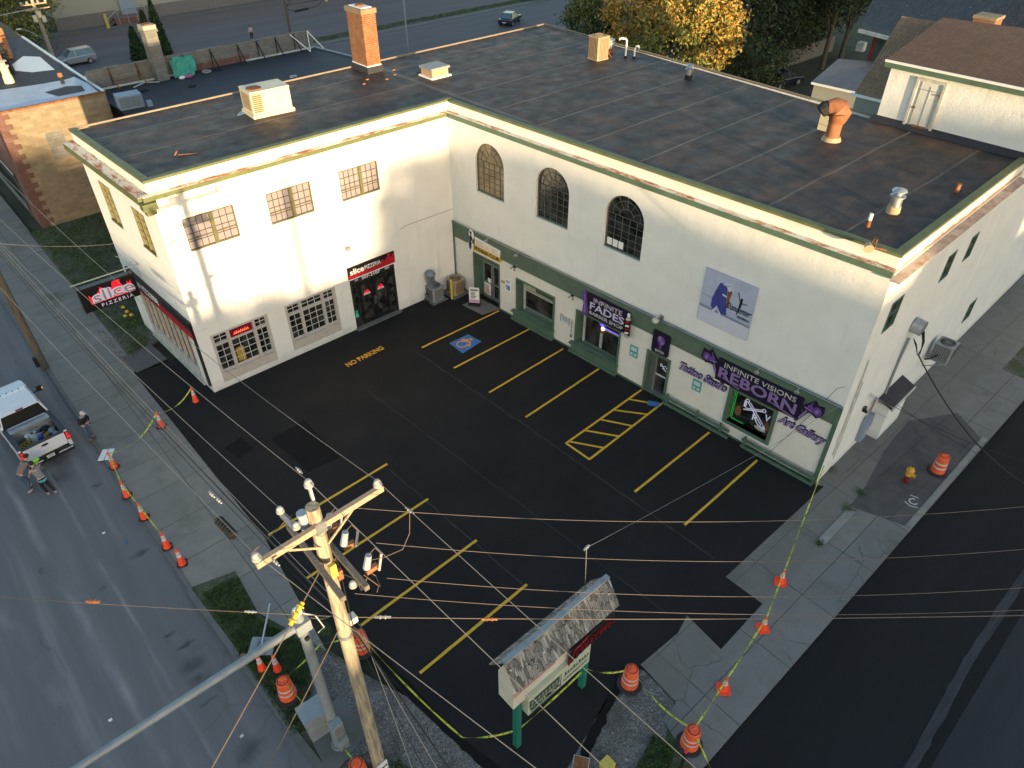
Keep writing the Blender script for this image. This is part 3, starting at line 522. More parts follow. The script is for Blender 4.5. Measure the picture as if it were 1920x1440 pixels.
def cornice(F, a, b, pr, z0, z1, ma, mb_):
    m_ = MB(); m_.box(a, b, -pr, 0, z0, z1, ma); m_.add([(a, -pr+.03, z1), (b, -pr+.03, z1), (b, 0.0, z1+.02), (a, 0.0, z1+.02), (a, -pr+.03, z1+.015), (b, -pr+.03, z1+.015), (b, -.002, z1+.06), (a, -.002, z1+.06)], [(4, 5, 6, 7), (0, 1, 5, 4), (0, 3, 2, 1), (1, 2, 6, 5), (0, 4, 7, 3)], mb_)
    return m_.build('cornice', B, **F)
cornice(F1, -A_-.30, -.22, .22, 10.16, 10.34, 'olive_coping', 'rust_ledge')
cornice(F2, .0, LS+.02, .22, 10.13, 10.35, 'green_trim', 'rust_ledge')
cornice(F3, -.22, 12.25, .34, 10.02, 10.06, 'ledge_brown', 'ledge_brown')
cornice(F4, -.25, L4-.02, .46, 10.02, 10.30, 'olive_coping', 'rust_ledge')
MB().box(-A_-.46, -A_+.12, -.42, -.002, 9.86, 10.158, 'olive_coping').box(-A_-.36, -A_+.04, -.32, -.003, 9.62, 9.858, 'olive_coping').build('cornice_bracket', B, **F1)
e_ = MB(); e_.bar((NWc.x, NWc.y, H_), (NEc.x, NEc.y, H_-.03), .07, .08, 'edge_metal'); e_.bar((NEc.x, NEc.y, H_), (EEc.x+.35, -16.0, H_-.02), .07, .07, 'edge_metal'); e_.build('roof_edge', B)
rp = [(NWc.x, NWc.y), (-A_, 0), (0, 0), (SEc.x, SEc.y), (EEc.x, EEc.y+.05), (EEc.x+.0, -16.0), (NEc.x, NEc.y)]
roof = MB(); roof.sheet([(x, y, H_-.10) for x, y in rp], 'membrane'); roof = roof.build('roof', B)
# brick chimney standing on the north edge of the roof
MB().box(-.42, .62, 6.62, 8.35, 10.85, 11.20, 'membrane_plain').box(-.36, .56, 6.68, 8.28, 11.20, 11.26, 'white_paint').box(-.34, .54, 6.72, 8.25, 11.26, 13.86, 'brick_orange').box(-.40, .60, 6.66, 8.31, 13.86, 14.12, 'block_stone').box(-.22, .42, 6.85, 8.1, 14.12, 14.16, 'white_paint').cyl((.1, 7.5, 14.16), (.1, 7.5, 14.24), .26, .24, 'rust', 14).build('chimney', roof)

def part(name, parent, mb, F=None, **k):
    F = F or dict(loc=(0, 0, 0), rz=0); return mb.build(name, parent, F['loc'], F['rz'], **k)
# upper windows of the wing: two leaves of leaded panes and an olive post between
def grid(mb, a, b, c, d, nx, nz, th, mat, y0, y1, edge=True):
    for i in range(nx+1):
        if not edge and i in (0, nx): continue
        x = a+(b-a)*i/nx; mb.box(x-th/2, x+th/2, y0, y1, c, d, mat)
    for i in range(nz+1):
        if not edge and i in (0, nz): continue
        z = c+(d-c)*i/nz; mb.box(a, b, y0+.003, y1-.003, z-th/2, z+th/2, mat)
for a, b, c, d in up1:
    fr = MB().box(a, b, .02, .12, c, c+.07, 'muntin_olive').box(a, b, .02, .12, d-.06, d, 'muntin_olive').box(a, a+.05, .022, .118, c+.07, d-.06, 'muntin_olive').box(b-.05, b, .022, .118, c+.07, d-.06, 'muntin_olive').box(b-.16+(a-b)*.42, b+(a-b)*.42, .01, .12, c+.07, d-.06, 'muntin_olive')
    W_ = part('window', B, fr, F1); mid = b+(a-b)*.42-.08
    MB().box(a+.05, b-.05, .105, .115, c+.07, d-.06, 'glass_curtain').build('pane', W_)
    g = MB(); grid(g, a+.05, mid-.08, c+.07, d-.06, 4, 4, .022, 'muntin_dark', .07, .10, False); grid(g, mid+.08, b-.05, c+.07, d-.06, 3, 4, .022, 'muntin_dark', .07, .10, False)
    g.box(a+.05, b-.05, .05, .09, c+.52, c+.56, 'muntin_olive'); g.build('glazing_bars', W_)
# lower beige shop windows with transoms and side lights
for wi, (a, b, c, d) in enumerate(lo1):
    gl0 = c+.55; tz = d-.62; x1 = a+.62+.10; x2 = b-.78; fr = MB()
    fr.box(a, b, .0, .13, c, gl0, 'frame_beige'); fr.box(a, b, -.01, .12, d-.10, d, 'frame_beige'); fr.box(a, a+.13, .0, .12, gl0, d-.10, 'frame_beige'); fr.box(b-.15, b, .0, .12, gl0, d-.10, 'frame_beige')
    fr.box(a+.13, b-.15, .01, .12, tz-.06, tz+.08, 'frame_beige')
    xs = [a+.13, x1+.06, x1+.20, x2-.06, x2+.08, b-.15]
    fr.box(xs[1], xs[2], -.005, .125, gl0, d-.10, 'frame_beige'); fr.box(xs[3], xs[4], -.005, .125, gl0, d-.10, 'frame_beige'); fr.box(a+.1, b-.1, -.05, .0, gl0-.05, gl0, 'frame_beige')
    W_ = part('shop_window', B, fr, F1)
    MB().box(a+.13, b-.15, .108, .118, gl0, d-.10, 'glass_dark').build('pane', W_)
    g = MB()
    for (p, q, n) in ((xs[0], xs[1], 2), (xs[2], xs[3], 3), (xs[4], xs[5], 2)):
        grid(g, p, q, gl0+.12, tz-.06, n, 4, .024, 'muntin_white', .07, .10); grid(g, p, q, tz+.08, d-.10, n, 2, .024, 'muntin_white', .07, .10)
        g.box(p, q, .06, .108, gl0, gl0+.12, 'frame_beige')
    g.build('glazing_bars', W_)
    if wi == 0:
        s_ = MB().box(xs[2]+.02, xs[3]-.05, -.03, .05, tz+.10, d-.13, 'clear_red').build('light_box', W_); g_ = MB(); [g_.tube([(xs[2]+.18+k*.11, -.04, tz+.22), (xs[2]+.22+k*.11, -.04, tz+.36+.03*(k % 2)), (xs[2]+.27+k*.11, -.04, tz+.24)], .018, 'neon_red', 5) for k in range(7)]; g_.build('neon_script', s_)
        MB().box(xs[2]+.1, xs[2]+.5, .098, .106, gl0+.2, gl0+1.0, 'mustard').build('window_poster', W_)
# black double door of the pizzeria
a, b, c, d = door1; Dr = part('entrance_door', B, MB().box(a, a+.10, .0, .15, 0, d, 'black_matte').box(b-.10, b, .0, .15, 0, d, 'black_matte').box(a+.1, b-.1, .02, .15, d-.38, d, 'black_matte').box(a+.1, b-.1, .10, .15, 0, d-.38, 'glass_dark'), F1)
for x in (a+.52, a+1.42): lf = MB().box(x, x+.88, .06, .10, .05, 2.72, 'black_paint').box(x+.12, x+.76, .045, .061, .35, 2.5, 'glass_dark').build('door_leaf', Dr)
MB().box(a+1.36, a+1.39, .0, .06, 1.1, 1.6, 'chrome').box(a+1.44, a+1.47, .0, .06, 1.1, 1.6, 'chrome').build('door_handle', Dr)
text('507-3107', a+.75, 2.88, 1.15, .17, 'white_sign', y=-.005, parent=Dr, off=.01); text('DINE', a+.32, 2.93, .2, .09, 'white_sign', y=-.005, parent=Dr); text('TAKEOUT', b-.62, 2.93, .3, .08, 'white_sign', y=-.005, parent=Dr)
for x in (a+.78, a+1.66):
    g = MB(); g.prismy([(x, 1.92), (x+.34, 1.92), (x+.34, 2.08), (x+.27, 2.06), (x+.2, 2.2), (x+.14, 2.07), (x+.06, 2.13), (x, 2.04)], .035, .045, 'lit_red'); text('slice', x-.03, 1.86, .4, .15, 'white_sign', y=.03, mb=g, off=.01); g.build('door_decal', Dr)
MB().box(a-.05, b+.05, -.25, .06, -.02, .07, 'concrete_plain').build('door_step', B, **F1)
MB().box(a+.05, a+.22, -.02, .0, .75, 1.0, 'neon_teal').box(a+.08, a+.2, -.02, .0, 1.05, 1.15, 'neon_teal').build('door_sticker', Dr)
# arched windows
for ai, (a, b, c, sp) in enumerate(arch2):
    r = (b-a)/2; cx = (a+b)/2; N = 20; mt = 'glass_amber' if ai == 0 else 'glass_dark'
    oc = [(cx+r*math.cos(math.pi*i/N), sp+r*math.sin(math.pi*i/N)) for i in range(N+1)]
    fr = MB(); rr = r-.05
    for i in range(N):
        t0, t1 = math.pi*i/N, math.pi*(i+1)/N
        fr.prismy([(cx+rr*math.cos(t0), sp+rr*math.sin(t0)), (cx+r*math.cos(t0), sp+r*math.sin(t0)), (cx+r*math.cos(t1), sp+r*math.sin(t1)), (cx+rr*math.cos(t1), sp+rr*math.sin(t1))], .12, .2, 'muntin_grey')
    fr.box(a, a+.05, .12, .2, c, sp, 'muntin_grey').box(b-.05, b, .12, .2, c, sp, 'muntin_grey').box(a, b, .10, .22, c, c+.07, 'green_trim')
    W_ = part('arched_window', B, fr, F2)
    MB().prismy([(a+.02, c+.05), (b-.02, c+.05)]+[(x if abs(x-cx) < r-.02 else x, z) for x, z in oc], .19, .20, mt).build('pane', W_)
    g = MB(); grid(g, a+.05, b-.05, c+.07, sp, 5, 5, .018, 'muntin_grey', .15, .18, True)
    for rq in (r*.38, r*.72):
        for i in range(N):
            t0, t1 = math.pi*i/N, math.pi*(i+1)/N; g.bar((cx+rq*math.cos(t0), .165, sp+rq*math.sin(t0)), (cx+rq*math.cos(t1), .165, sp+rq*math.sin(t1)), .02, .02, 'muntin_grey', up=(0, 1, 0))
    for th in (30, 60, 90, 120, 150): g.bar((cx+r*.38*math.cos(rad(th)), .165, sp+r*.38*math.sin(rad(th))), (cx+rr*math.cos(rad(th)), .165, sp+rr*math.sin(rad(th))), .02, .02, 'muntin_grey', up=(0, 1, 0))
    g.build('glazing_bars', W_)
    if ai == 2:
        for k in range(3): MB().box(a+.12+k*.33, a+.40+k*.33, .13, .14, c+.15, c+.50, 'white_sign').build('window_notice', W_)
# west face: upper windows, storefront
for a, b, c, d in ((1.55, 2.95, 6.95, 8.95), (5.35, 6.75, 6.95, 8.9)):
    fr = MB().box(a, b, -.04, .10, c-.06, c+.05, 'muntin_olive').box(a, b, .0, .1, d-.06, d, 'muntin_olive').box(a, a+.06, .0, .1, c+.05, d-.06, 'muntin_olive').box(b-.06, b, .0, .1, c+.05, d-.06, 'muntin_olive').box((a+b)/2-.05, (a+b)/2+.05, .0, .1, c+.05, d-.06, 'muntin_olive')
    W_ = part('window', B, fr, F4); MB().box(a+.05, b-.05, .09, .10, c, d, 'glass_curtain').build('pane', W_); g = MB(); grid(g, a+.06, b-.06, c+.05, d-.06, 6, 5, .03, 'muntin_olive', .04, .08, False); g.build('glazing_bars', W_)
a, b, c, d = 1.55, 7.3, .9, 3.05; fr = MB()
for i in range(9): x = a+(b-a)*i/8; fr.box(x-.06, x+.06, -.02, .10, c, d, 'frame_beige')
fr.box(a, b, -.03, .1, c-.08, c+.08, 'frame_beige').box(a, b, -.025, .1, d-.1, d, 'frame_beige').box(a, b, -.02, .0, .1, c-.08, 'white_dirty')
W_ = part('shop_window', B, fr, F4); MB().box(a, b, .08, .09, c, d, 'glass_store').build('pane', W_)
MB().box(a-.2, b+.2, -.10, -.002, .0, .12, 'white_dirty').build('wall_base', B, **F4)
# courtyard ground floor of the long wing: siding, green band, trims
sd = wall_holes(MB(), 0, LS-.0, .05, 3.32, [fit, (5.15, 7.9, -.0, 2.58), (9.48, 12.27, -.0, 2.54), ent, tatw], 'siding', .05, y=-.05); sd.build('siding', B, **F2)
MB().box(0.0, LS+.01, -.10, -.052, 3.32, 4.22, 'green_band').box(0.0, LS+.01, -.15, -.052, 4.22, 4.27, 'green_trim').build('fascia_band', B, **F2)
MB().box(-.0, .12, -.12, -.101, .05, 4.2, 'green_trim').build('corner_trim', B, **F2); MB().box(LS-.15, LS+.03, -.13, -.101, .0, 4.2, 'green_trim').build('corner_trim', B, **F2)
MB().box(.12, 1.6, -.08, -.052, -.0, .12, 'green_trim').box(3.85, LS-.15, -.085, -.052, .0, .10, 'green_trim').build('skirting', B, **F2)
# fitness club entrance: green reveal, glazed aluminium doors
a, b, c, d = fit
fr = MB().box(a-.05, a+.02, -.10, .45, 0, d, 'green_trim').box(b-.02, b+.05, -.10, .45, 0, d, 'green_trim').box(a-.05, b+.05, -.10, .45, d, d+.08, 'green_trim').box(a, b, .30, .42, d-.48, d-.40, 'aluminium').box(a, a+.30, .36, .44, 0, d, 'green_trim').box(a+.30, b, .38, .44, 0, d, 'glass_dark')
Dr = part('entrance_door', B, fr, F2)
for x in (a+.34, a+1.15): MB().box(x, x+.09, .3, .36, .05, 2.36, 'aluminium').box(x+.68, x+.77, .3, .36, .05, 2.36, 'aluminium').box(x, x+.77, .3, .36, 2.28, 2.36, 'aluminium').box(x, x+.77, .3, .36, .05, .25, 'aluminium').box(x, x+.77, .3, .36, 1.05, 1.12, 'aluminium').build('door_leaf', Dr)
nt = MB().box(a+.44, a+.98, .28, .295, .28, 1.02, 'white_sign'); [nt.box(a+.49, a+.49+U(.3, .44), .272, .279, .36+k*.1, .40+k*.1, 'red_sign') for k in range(6)]; nt.build('door_notice', Dr)
MB().box(a+.75, a+1.0, .28, .295, 1.15, 1.4, 'white_sign').build('door_notice', Dr); MB().box(a+1.2, a+1.95, .36, .375, 2.46, 2.60, 'neon_teal' if False else 'teal').build('transom_sign', Dr)
# two big shop windows with green boxes
for wi, (a, b, c, d) in enumerate((w21, w22)):
    fr = MB().box(a-.04, a+.03, -.12, .50, c, d, 'green_trim').box(b-.03, b+.06, -.12, .10, c, d, 'green_trim').box(a-.04, b+.06, -.12, .10, d, d+.08, 'green_trim')
    fr.box(a-.25, b+.1, -.30, -.03, c-.12, c-.02, 'green_trim').box(a-.18, b+.06, -.2, -.04, .0, c-.12, 'green_trim').box(a-.25, b+.1, -.32, -.04, .0, .14, 'green_trim').box(a+.03, b-.03, -.03, .5, c-.10, c+.02, 'green_trim')
    fr.box(a+.03, a+.22, .30, .38, c, d, 'green_trim').box(a+.22, a+.32, .24, .34, c, d, 'white_dirty').box(a+.32, b-.03, .24, .34, c, c+.07, 'green_trim').box(a+.32, b-.03, .245, .34, d-.05, d, 'green_trim')
    W_ = part('shop_window', B, fr, F2)
    MB().box(a+.32, b-.03, .32, .33, c+.07, d-.05, 'glass_store').build('pane', W_)
    if wi == 0:
        MB().box(a+.34, b-.05, .305, .315, d-.62, d-.09, 'interior_lit').box(a+1.1, b-.25, .295, .304, d-.52, d-.18, 'green_wall').box(a+.36, b-.05, .29, .304, d-.70, d-.64, 'white_dirty').build('display_board', W_)
        MB().box(a+.36, b-.05, .30, .31, c+.08, c+.24, 'steel_grey').build('window_ledge', W_)
    else:
        MB().box(a+1.35, b-.05, .30, .31, d-.62, d-.12, 'frame_beige').box(a+1.5, b-.12, .285, .299, d-.50, d-.20, 'purple_dark').box(a+1.55, b-.1, .27, .284, d-.50, d-.47, 'neon_purple').build('display_board', W_)
        g = MB(); [g.bar((a+1.45+.17*math.cos(rad(q)), .25, d-.33+.13*math.sin(rad(q))), (a+1.45+.17*math.cos(rad(q+30)), .25, d-.33+.13*math.sin(rad(q+30))), .02, .02, 'neon_purple') for q in range(0, 360, 30)]; text('OPEN', a+1.35, d-.38, .2, .09, 'neon_purple', y=.25, mb=g); g.build('neon_sign', W_)
# ENTER door
a, b, c, d = ent
fr = MB().box(a-.10, a+.02, -.12, .30, 0, d, 'green_trim').box(b-.02, b+.10, -.12, .30, 0, d, 'green_trim').box(a-.10, b+.10, -.12, .30, d, d+.10, 'green_trim').box(a, b, -.05, .2, 0, .06, 'aluminium').box(a+.02, a+.30, .18, .25, .0, d, 'muntin_grey').box(a+.30, b-.02, .22, .25, .05, d, 'glass_store')
Dr = part('entrance_door', B, fr, F2); MB().box(a+.30, a+.38, .16, .22, .05, d-.02, 'aluminium').box(b-.1, b-.02, .16, .22, .05, d-.02, 'aluminium').box(a+.30, b-.02, .165, .215, 1.05, 1.1, 'white_sign').build('door_leaf', Dr)
def logo(mb, x, z, s_, mat, y):     # crossed needles with letters, the tattoo shop's mark
    def ln_(p, q, w_): mb.bar((x+p[0]*s_, y, z+p[1]*s_), (x+q[0]*s_, y, z+q[1]*s_), w_*s_, .012, mat, up=(0, 1, 0))
    def rg(c0, r_, w_): [ln_((c0[0]+r_*math.cos(rad(q)), c0[1]+r_*math.sin(rad(q))), (c0[0]+r_*math.cos(rad(q+45)), c0[1]+r_*math.sin(rad(q+45))), w_) for q in range(0, 360, 45)]
    rg((-.42, .44), .085, .045); rg((.42, .34), .085, .045); ln_((-.38, .36), (.46, -.50), .05); ln_((-.28, .40), (.52, -.40), .04); ln_((.36, .26), (-.52, -.12), .055); ln_((.36, .34), (-.44, .0), .035)
    ln_((.1, -.3), (.30, -.55), .05); ln_((.30, -.55), (.62, -.62), .05); ln_((.55, -.45), (.66, -.64), .09)
    for ch, cx_, cz_ in (('I', -.55, .05), ('R', -.03, -.42), ('V', .52, -.12)): text(ch, x+cx_*s_, z+cz_*s_, (.12 if ch == 'I' else .26)*s_, .34*s_, mat, y=y-.004, mb=mb, off=.02)
g = MB(); logo(g, a+.72, 1.62, .30, 'lit_white', .205); g.build('door_decal', Dr)
# tattoo shop window
a, b, c, d = tatw
fr = MB().box(a-.14, a+.02, -.14, .26, c-.12, d+.12, 'green_trim').box(b-.02, b+.14, -.14, .26, c-.12, d+.12, 'green_trim').box(a+.02, b-.02, -.13, .25, d, d+.12, 'green_trim').box(a+.02, b-.02, -.15, .25, c-.12, c, 'green_trim')
W_ = part('shop_window', B, fr, F2); MB().box(a+.02, b-.02, .2, .21, c, d, 'glass_dark').build('pane', W_)
MB().box(a+.07, a+.082, .14, .17, c+.08, d-.1, 'neon_lime').box(a+.14, a+.152, .14, .17, c+.1, d-.14, 'neon_lime').box(a+.12, a+.75, .141, .171, c+.06, c+.072, 'neon_lime').build('neon_trim', W_)
g = MB(); logo(g, (a+b)/2+.08, (c+d)/2+.08, .98, 'lit_white', .16); g.build('window_logo', W_)
MB().ellip((a+.35, .185, c+.6), .16, .01, .28, 'rust').ellip((b-.25, .185, c+.5), .12, .01, .3, 'rust').ellip((b-.5, .185, c+.25), .3, .01, .12, 'white_dirty').build('window_picture', W_)
# green guard rails in front of the tattoo shop
for (p, q, lbl) in ((15.35, 18.95, 'green guard rail under the lettering left of the tattoo window'), (19.62, LS-.05, 'green guard rail under the tattoo window by the building corner')):
    t_ = thing('guard_rail', lbl, 'rail', **F2, group='green guard rails in front of the siding')
    MB().box(p, q, -.36, -.26, .42, .54, 'green_trim').box(p, q, -.36, -.26, .04, .15, 'green_trim').build('rail', t_)
    for x in ([p+.1, (p+q)/2, q-.55] if p < 18 else [p+.06, q-.1]): MB().box(x, x+.10, -.255, -.16, .0, .6, 'green_trim').build('post', t_)
# south face
for a, b, c, d in w3+[(14.2, 15.2, 1.6, 2.75)]:
    W_ = part('window', B, MB().box(a, a+.08, -.02, .1, c, d, 'green_trim').box(b-.08, b, -.02, .1, c, d, 'green_trim').box(a+.08, b-.08, -.02, .1, c, c+.07, 'green_trim').box(a+.08, b-.08, -.02, .1, d-.07, d, 'green_trim').box(a+.08, b-.08, .02, .09, (c+d)/2-.03, (c+d)/2+.03, 'muntin_grey'), F3); MB().box(a+.06, b-.06, .09, .10, c+.05, d-.05, 'glass_dark').build('pane', W_)
ht = MB(); hp = [fp(F3, x, y, 0) for x, y in ((4.45, -.02), (4.45, -1.25), (7.6, -1.25), (7.6, -.02))]
ca = thing('side_canopy', 'small lean-to with dark shingle roof on the south wall above the pavement', 'canopy', **F3)
MB().add([(4.35, -.01, 2.20), (6.75, -.01, 2.20), (6.75, -.68, 1.92), (4.35, -.68, 1.92), (4.35, -.01, 2.26), (6.75, -.01, 2.26), (6.75, -.68, 1.98), (4.35, -.68, 1.98)], [(4, 7, 6, 5), (0, 1, 2, 3), (3, 2, 6, 7), (0, 3, 7, 4), (1, 5, 6, 2)], 'shingle_canopy').build('roof', ca)
MB().box(4.36, 6.74, -.73, -.682, 1.86, 1.99, 'white_dirty').build('fascia', ca); MB().box(4.5, 6.65, -.55, -.01, -.1, 1.92, 'stucco').build('enclosure', ca)

# ------------------------------------------------------------------ signs and fittings on the walls
def sign(name, label, cat, F, group=None): return thing(name, label, cat, F['loc'], F['rz'], group)
def skyline(x0, x1, z0, hs): # jagged city outline as polygon
    n = len(hs); P = [(x0, z0), (x1, z0)]; w_ = (x1-x0)/n
    for i in range(n-1, -1, -1): P += [(x0+w_*(i+1), z0+hs[i]), (x0+w_*i, z0+hs[i])]
    return P
# sign above the pizzeria door
s_ = sign('shop_sign', 'black and red pizzeria sign board over the black double door', 'sign', F1)
MB().box(-7.12, -4.18, -.06, -.005, 3.16, 3.84, 'black_paint').build('board', s_)
g = MB(); g.box(-7.1, -4.2, -.07, -.061, 3.18, 3.40, 'red_sign'); g.prismy([(-5.2, 3.40), (-4.2, 3.40), (-4.2, 3.74), (-4.33, 3.70), (-4.33, 3.60), (-4.45, 3.60), (-4.45, 3.80), (-4.62, 3.80), (-4.62, 3.62), (-4.75, 3.66), (-4.75, 3.52), (-4.9, 3.52), (-4.9, 3.6), (-5.05, 3.6), (-5.05, 3.48), (-5.2, 3.46)], -.07, -.061, 'red_sign'); g.box(-7.12, -4.18, -.065, -.01, 3.10, 3.158, 'white_sign'); g.build('artwork', s_)
text('slice', -7.0, 3.40, .85, .33, 'white_sign', y=-.09, parent=s_, off=.025); text('PIZZERIA', -6.1, 3.44, 1.0, .22, 'white_sign', y=-.09, parent=s_)
# long sign over the street windows
s_ = sign('shop_sign', 'long black pizzeria fascia sign with red stripe over the street-side shop windows', 'sign', F4)
MB().box(.9, L4-.05, -.12, -.005, 3.15, 4.10, 'black_paint').box(L4-.22, L4-.05, -.10, -.0, .4, 3.15, 'black_matte').build('board', s_)
MB().prismy([(.95, 3.16), (L4-.06, 3.16), (L4-.06, 3.62), (4.8, 3.62), (4.4, 3.3), (.95, 3.24)], -.13, -.121, 'red_sign').build('artwork', s_)
text('slice', 1.3, 3.5, 1.35, .45, 'white_sign', y=-.15, parent=s_, off=.02); text('PIZZERIA', 2.85, 3.5, 1.9, .34, 'white_sign', y=-.15, parent=s_)
# projecting lit sign
s_ = thing('projecting_sign', 'lit pizzeria box sign with red skyline and white letters on a bracket over the pavement', 'sign', (0, 5.0, 0))
MB().box(-18.52, -15.93, -.02, .30, 3.62, 4.88, 'black_paint').build('cabinet', s_)
MB().prismy([(-18.15, 3.98), (-16.15, 3.98), (-16.15, 4.6), (-16.25, 4.48), (-16.35, 4.6), (-16.35, 4.42), (-16.55, 4.42), (-16.62, 4.55), (-16.62, 4.8), (-16.95, 4.8), (-17.0, 4.72), (-17.05, 4.5), (-17.15, 4.52), (-17.25, 4.56), (-17.35, 4.5), (-17.45, 4.66), (-17.58, 4.72), (-17.62, 4.56), (-17.75, 4.48), (-17.78, 4.36), (-17.95, 4.3), (-18.05, 4.36), (-18.15, 4.5)], -.035, -.021, 'lit_red').build('skyline', s_)
g = MB(); text('slice', -18.05, 3.98, 1.98, .60, 'lit_white', y=-.06, mb=g, off=.075, arc=.05); g.build('lettering', s_); g = MB(); text('slice', -18.0, 4.01, 1.88, .54, 'hvac_grey', y=-.085, mb=g, off=-.004, arc=.05); g.build('lettering', s_); text('PIZZERIA', -17.75, 3.72, 1.5, .17, 'lit_white', y=-.06, parent=s_, arc=.0, space=1.4)
MB().cyl((-18.7, .14, 5.12), (-15.2, .14, 5.12), .035, .035, 'steel_grey', 8).cyl((-18.35, .14, 4.88), (-18.35, .14, 5.12), .02, .02, 'black_matte', 6).cyl((-16.1, .14, 4.88), (-16.1, .14, 5.12), .02, .02, 'black_matte', 6).cyl((-15.5, .14, 5.12), (-16.4, .14, 5.9), .012, .012, 'steel_grey', 5).build('bracket', s_)
# fitness club
s_ = sign('shop_sign', 'yellow and white fitness club cut-out sign with a woman silhouette over the glazed door', 'sign', F2)
MB().prismy([(1.95, 3.50), (3.92, 3.44), (3.98, 3.86), (1.95, 3.98)], -.18, -.13, 'white_sign').box(1.82, 3.95, -.18, -.131, 3.14, 3.46, 'gold').build('board', s_)
g = MB(); g.prismy([(1.36, 3.35), (1.5, 2.98), (1.68, 2.98), (1.82, 3.3), (1.72, 3.62), (1.88, 3.95), (1.74, 4.30), (1.58, 4.33), (1.46, 4.05), (1.52, 3.75)], -.18, -.13, 'white_sign')
g.ellip((1.64, -.19, 4.12), .085, .012, .11, 'black_paint').ellip((1.62, -.19, 3.78), .10, .012, .22, 'black_paint').ellip((1.56, -.19, 3.38), .11, .012, .32, 'black_paint').bar((1.68, -.19, 3.9), (1.82, -.19, 3.6), .05, .01, 'black_paint', up=(0, 1, 0)).bar((1.82, -.19, 3.6), (1.62, -.19, 3.45), .045, .01, 'black_paint', up=(0, 1, 0)); g.build('figure', s_)
g = MB(); text('YOU GO GIRL', 2.0, 3.52, 1.85, .34, 'gold', y=-.195, mb=g, off=.02); text('YOU GO GIRL', 2.0, 3.52, 1.85, .34, 'white_sign', y=-.21, mb=g, off=-.012); g.build('lettering', s_); text('FITNESS CLUB', 1.92, 3.20, 1.95, .20, 'black_paint', y=-.19, parent=s_, off=.01)
# barber sign
s_ = sign('shop_sign', 'black and purple barber shop sign with a razor and a barber pole at its ends', 'sign', F2)
MB().box(10.15, 12.75, -.2, -.12, 2.72, 3.98, 'purple_dark').build('board', s_)
g = MB(); text('INFINITE', 10.62, 3.62, 1.75, .24, 'purple', y=-.215, mb=g, off=.03); text('INFINITE', 10.62, 3.62, 1.75, .24, 'white_dirty', y=-.235, mb=g, off=.0)
text('FADES', 10.42, 3.16, 2.1, .40, 'purple', y=-.215, mb=g, off=.03); text('FADES', 10.42, 3.16, 2.1, .40, 'poster_pale', y=-.235, mb=g, off=.005); text('BARBER SHOP', 10.4, 2.86, 2.1, .19, 'purple_dark', y=-.215, mb=g, off=.05); text('BARBER SHOP', 10.4, 2.86, 2.1, .19, 'lit_white' if False else 'white_dirty', y=-.235, mb=g, off=0); g.build('lettering', s_)
MB().prismy([(9.95, 2.75), (10.22, 2.62), (10.32, 2.85), (10.22, 3.3), (10.12, 4.02), (9.98, 4.05), (9.9, 3.9), (10.0, 3.3)], -.25, -.201, 'purple').prismy([(10.04, 2.85), (10.18, 2.82), (10.14, 3.3), (10.06, 3.85), (10.0, 3.85), (10.08, 3.3)], -.262, -.2505, 'purple_light').build('razor', s_)
g = MB().box(12.62, 12.92, -.27, -.201, 2.72, 3.62, 'black_paint').cyl((12.77, -.24, 3.62), (12.77, -.24, 3.78), .13, .05, 'white_dirty', 12).ellip((12.77, -.24, 3.86), .09, .05, .11, 'white_sign').ellip((12.77, -.24, 2.66), .17, .05, .12, 'white_dirty')
for k in range(4): g.prismy([(12.66, 2.78+k*.2), (12.88, 2.84+k*.2), (12.88, 2.94+k*.2), (12.66, 2.88+k*.2)], -.285, -.271, ('white_sign', 'red_sign', 'white_sign', 'red_sign')[k % 4] if k < 4 else 'red_sign')
g.build('barber_pole_panel', s_)
# ENTER plaque
s_ = sign('enter_sign', 'dark purple plaque with flower picture and the word ENTER above the tattoo door', 'sign', F2)
MB().prismy([(14.25, 2.52), (15.07, 2.52), (15.14, 2.60), (15.14, 3.66), (15.06, 3.74), (14.26, 3.74), (14.18, 3.66), (14.18, 2.60)], -.16, -.12, 'purple_dark').build('board', s_)
MB().ellip((14.66, -.165, 3.3), .22, .008, .24, 'purple').ellip((14.6, -.174, 3.38), .10, .006, .14, 'purple_light').ellip((14.74, -.174, 3.2), .10, .006, .10, 'purple_light').prismy([(14.60, 2.8), (14.72, 2.8), (14.76, 3.15), (14.58, 3.15)], -.170, -.161, 'purple').build('flower_picture', s_); text('ENTER', 14.42, 2.62, .5, .13, 'white_dirty', y=-.175, parent=s_)
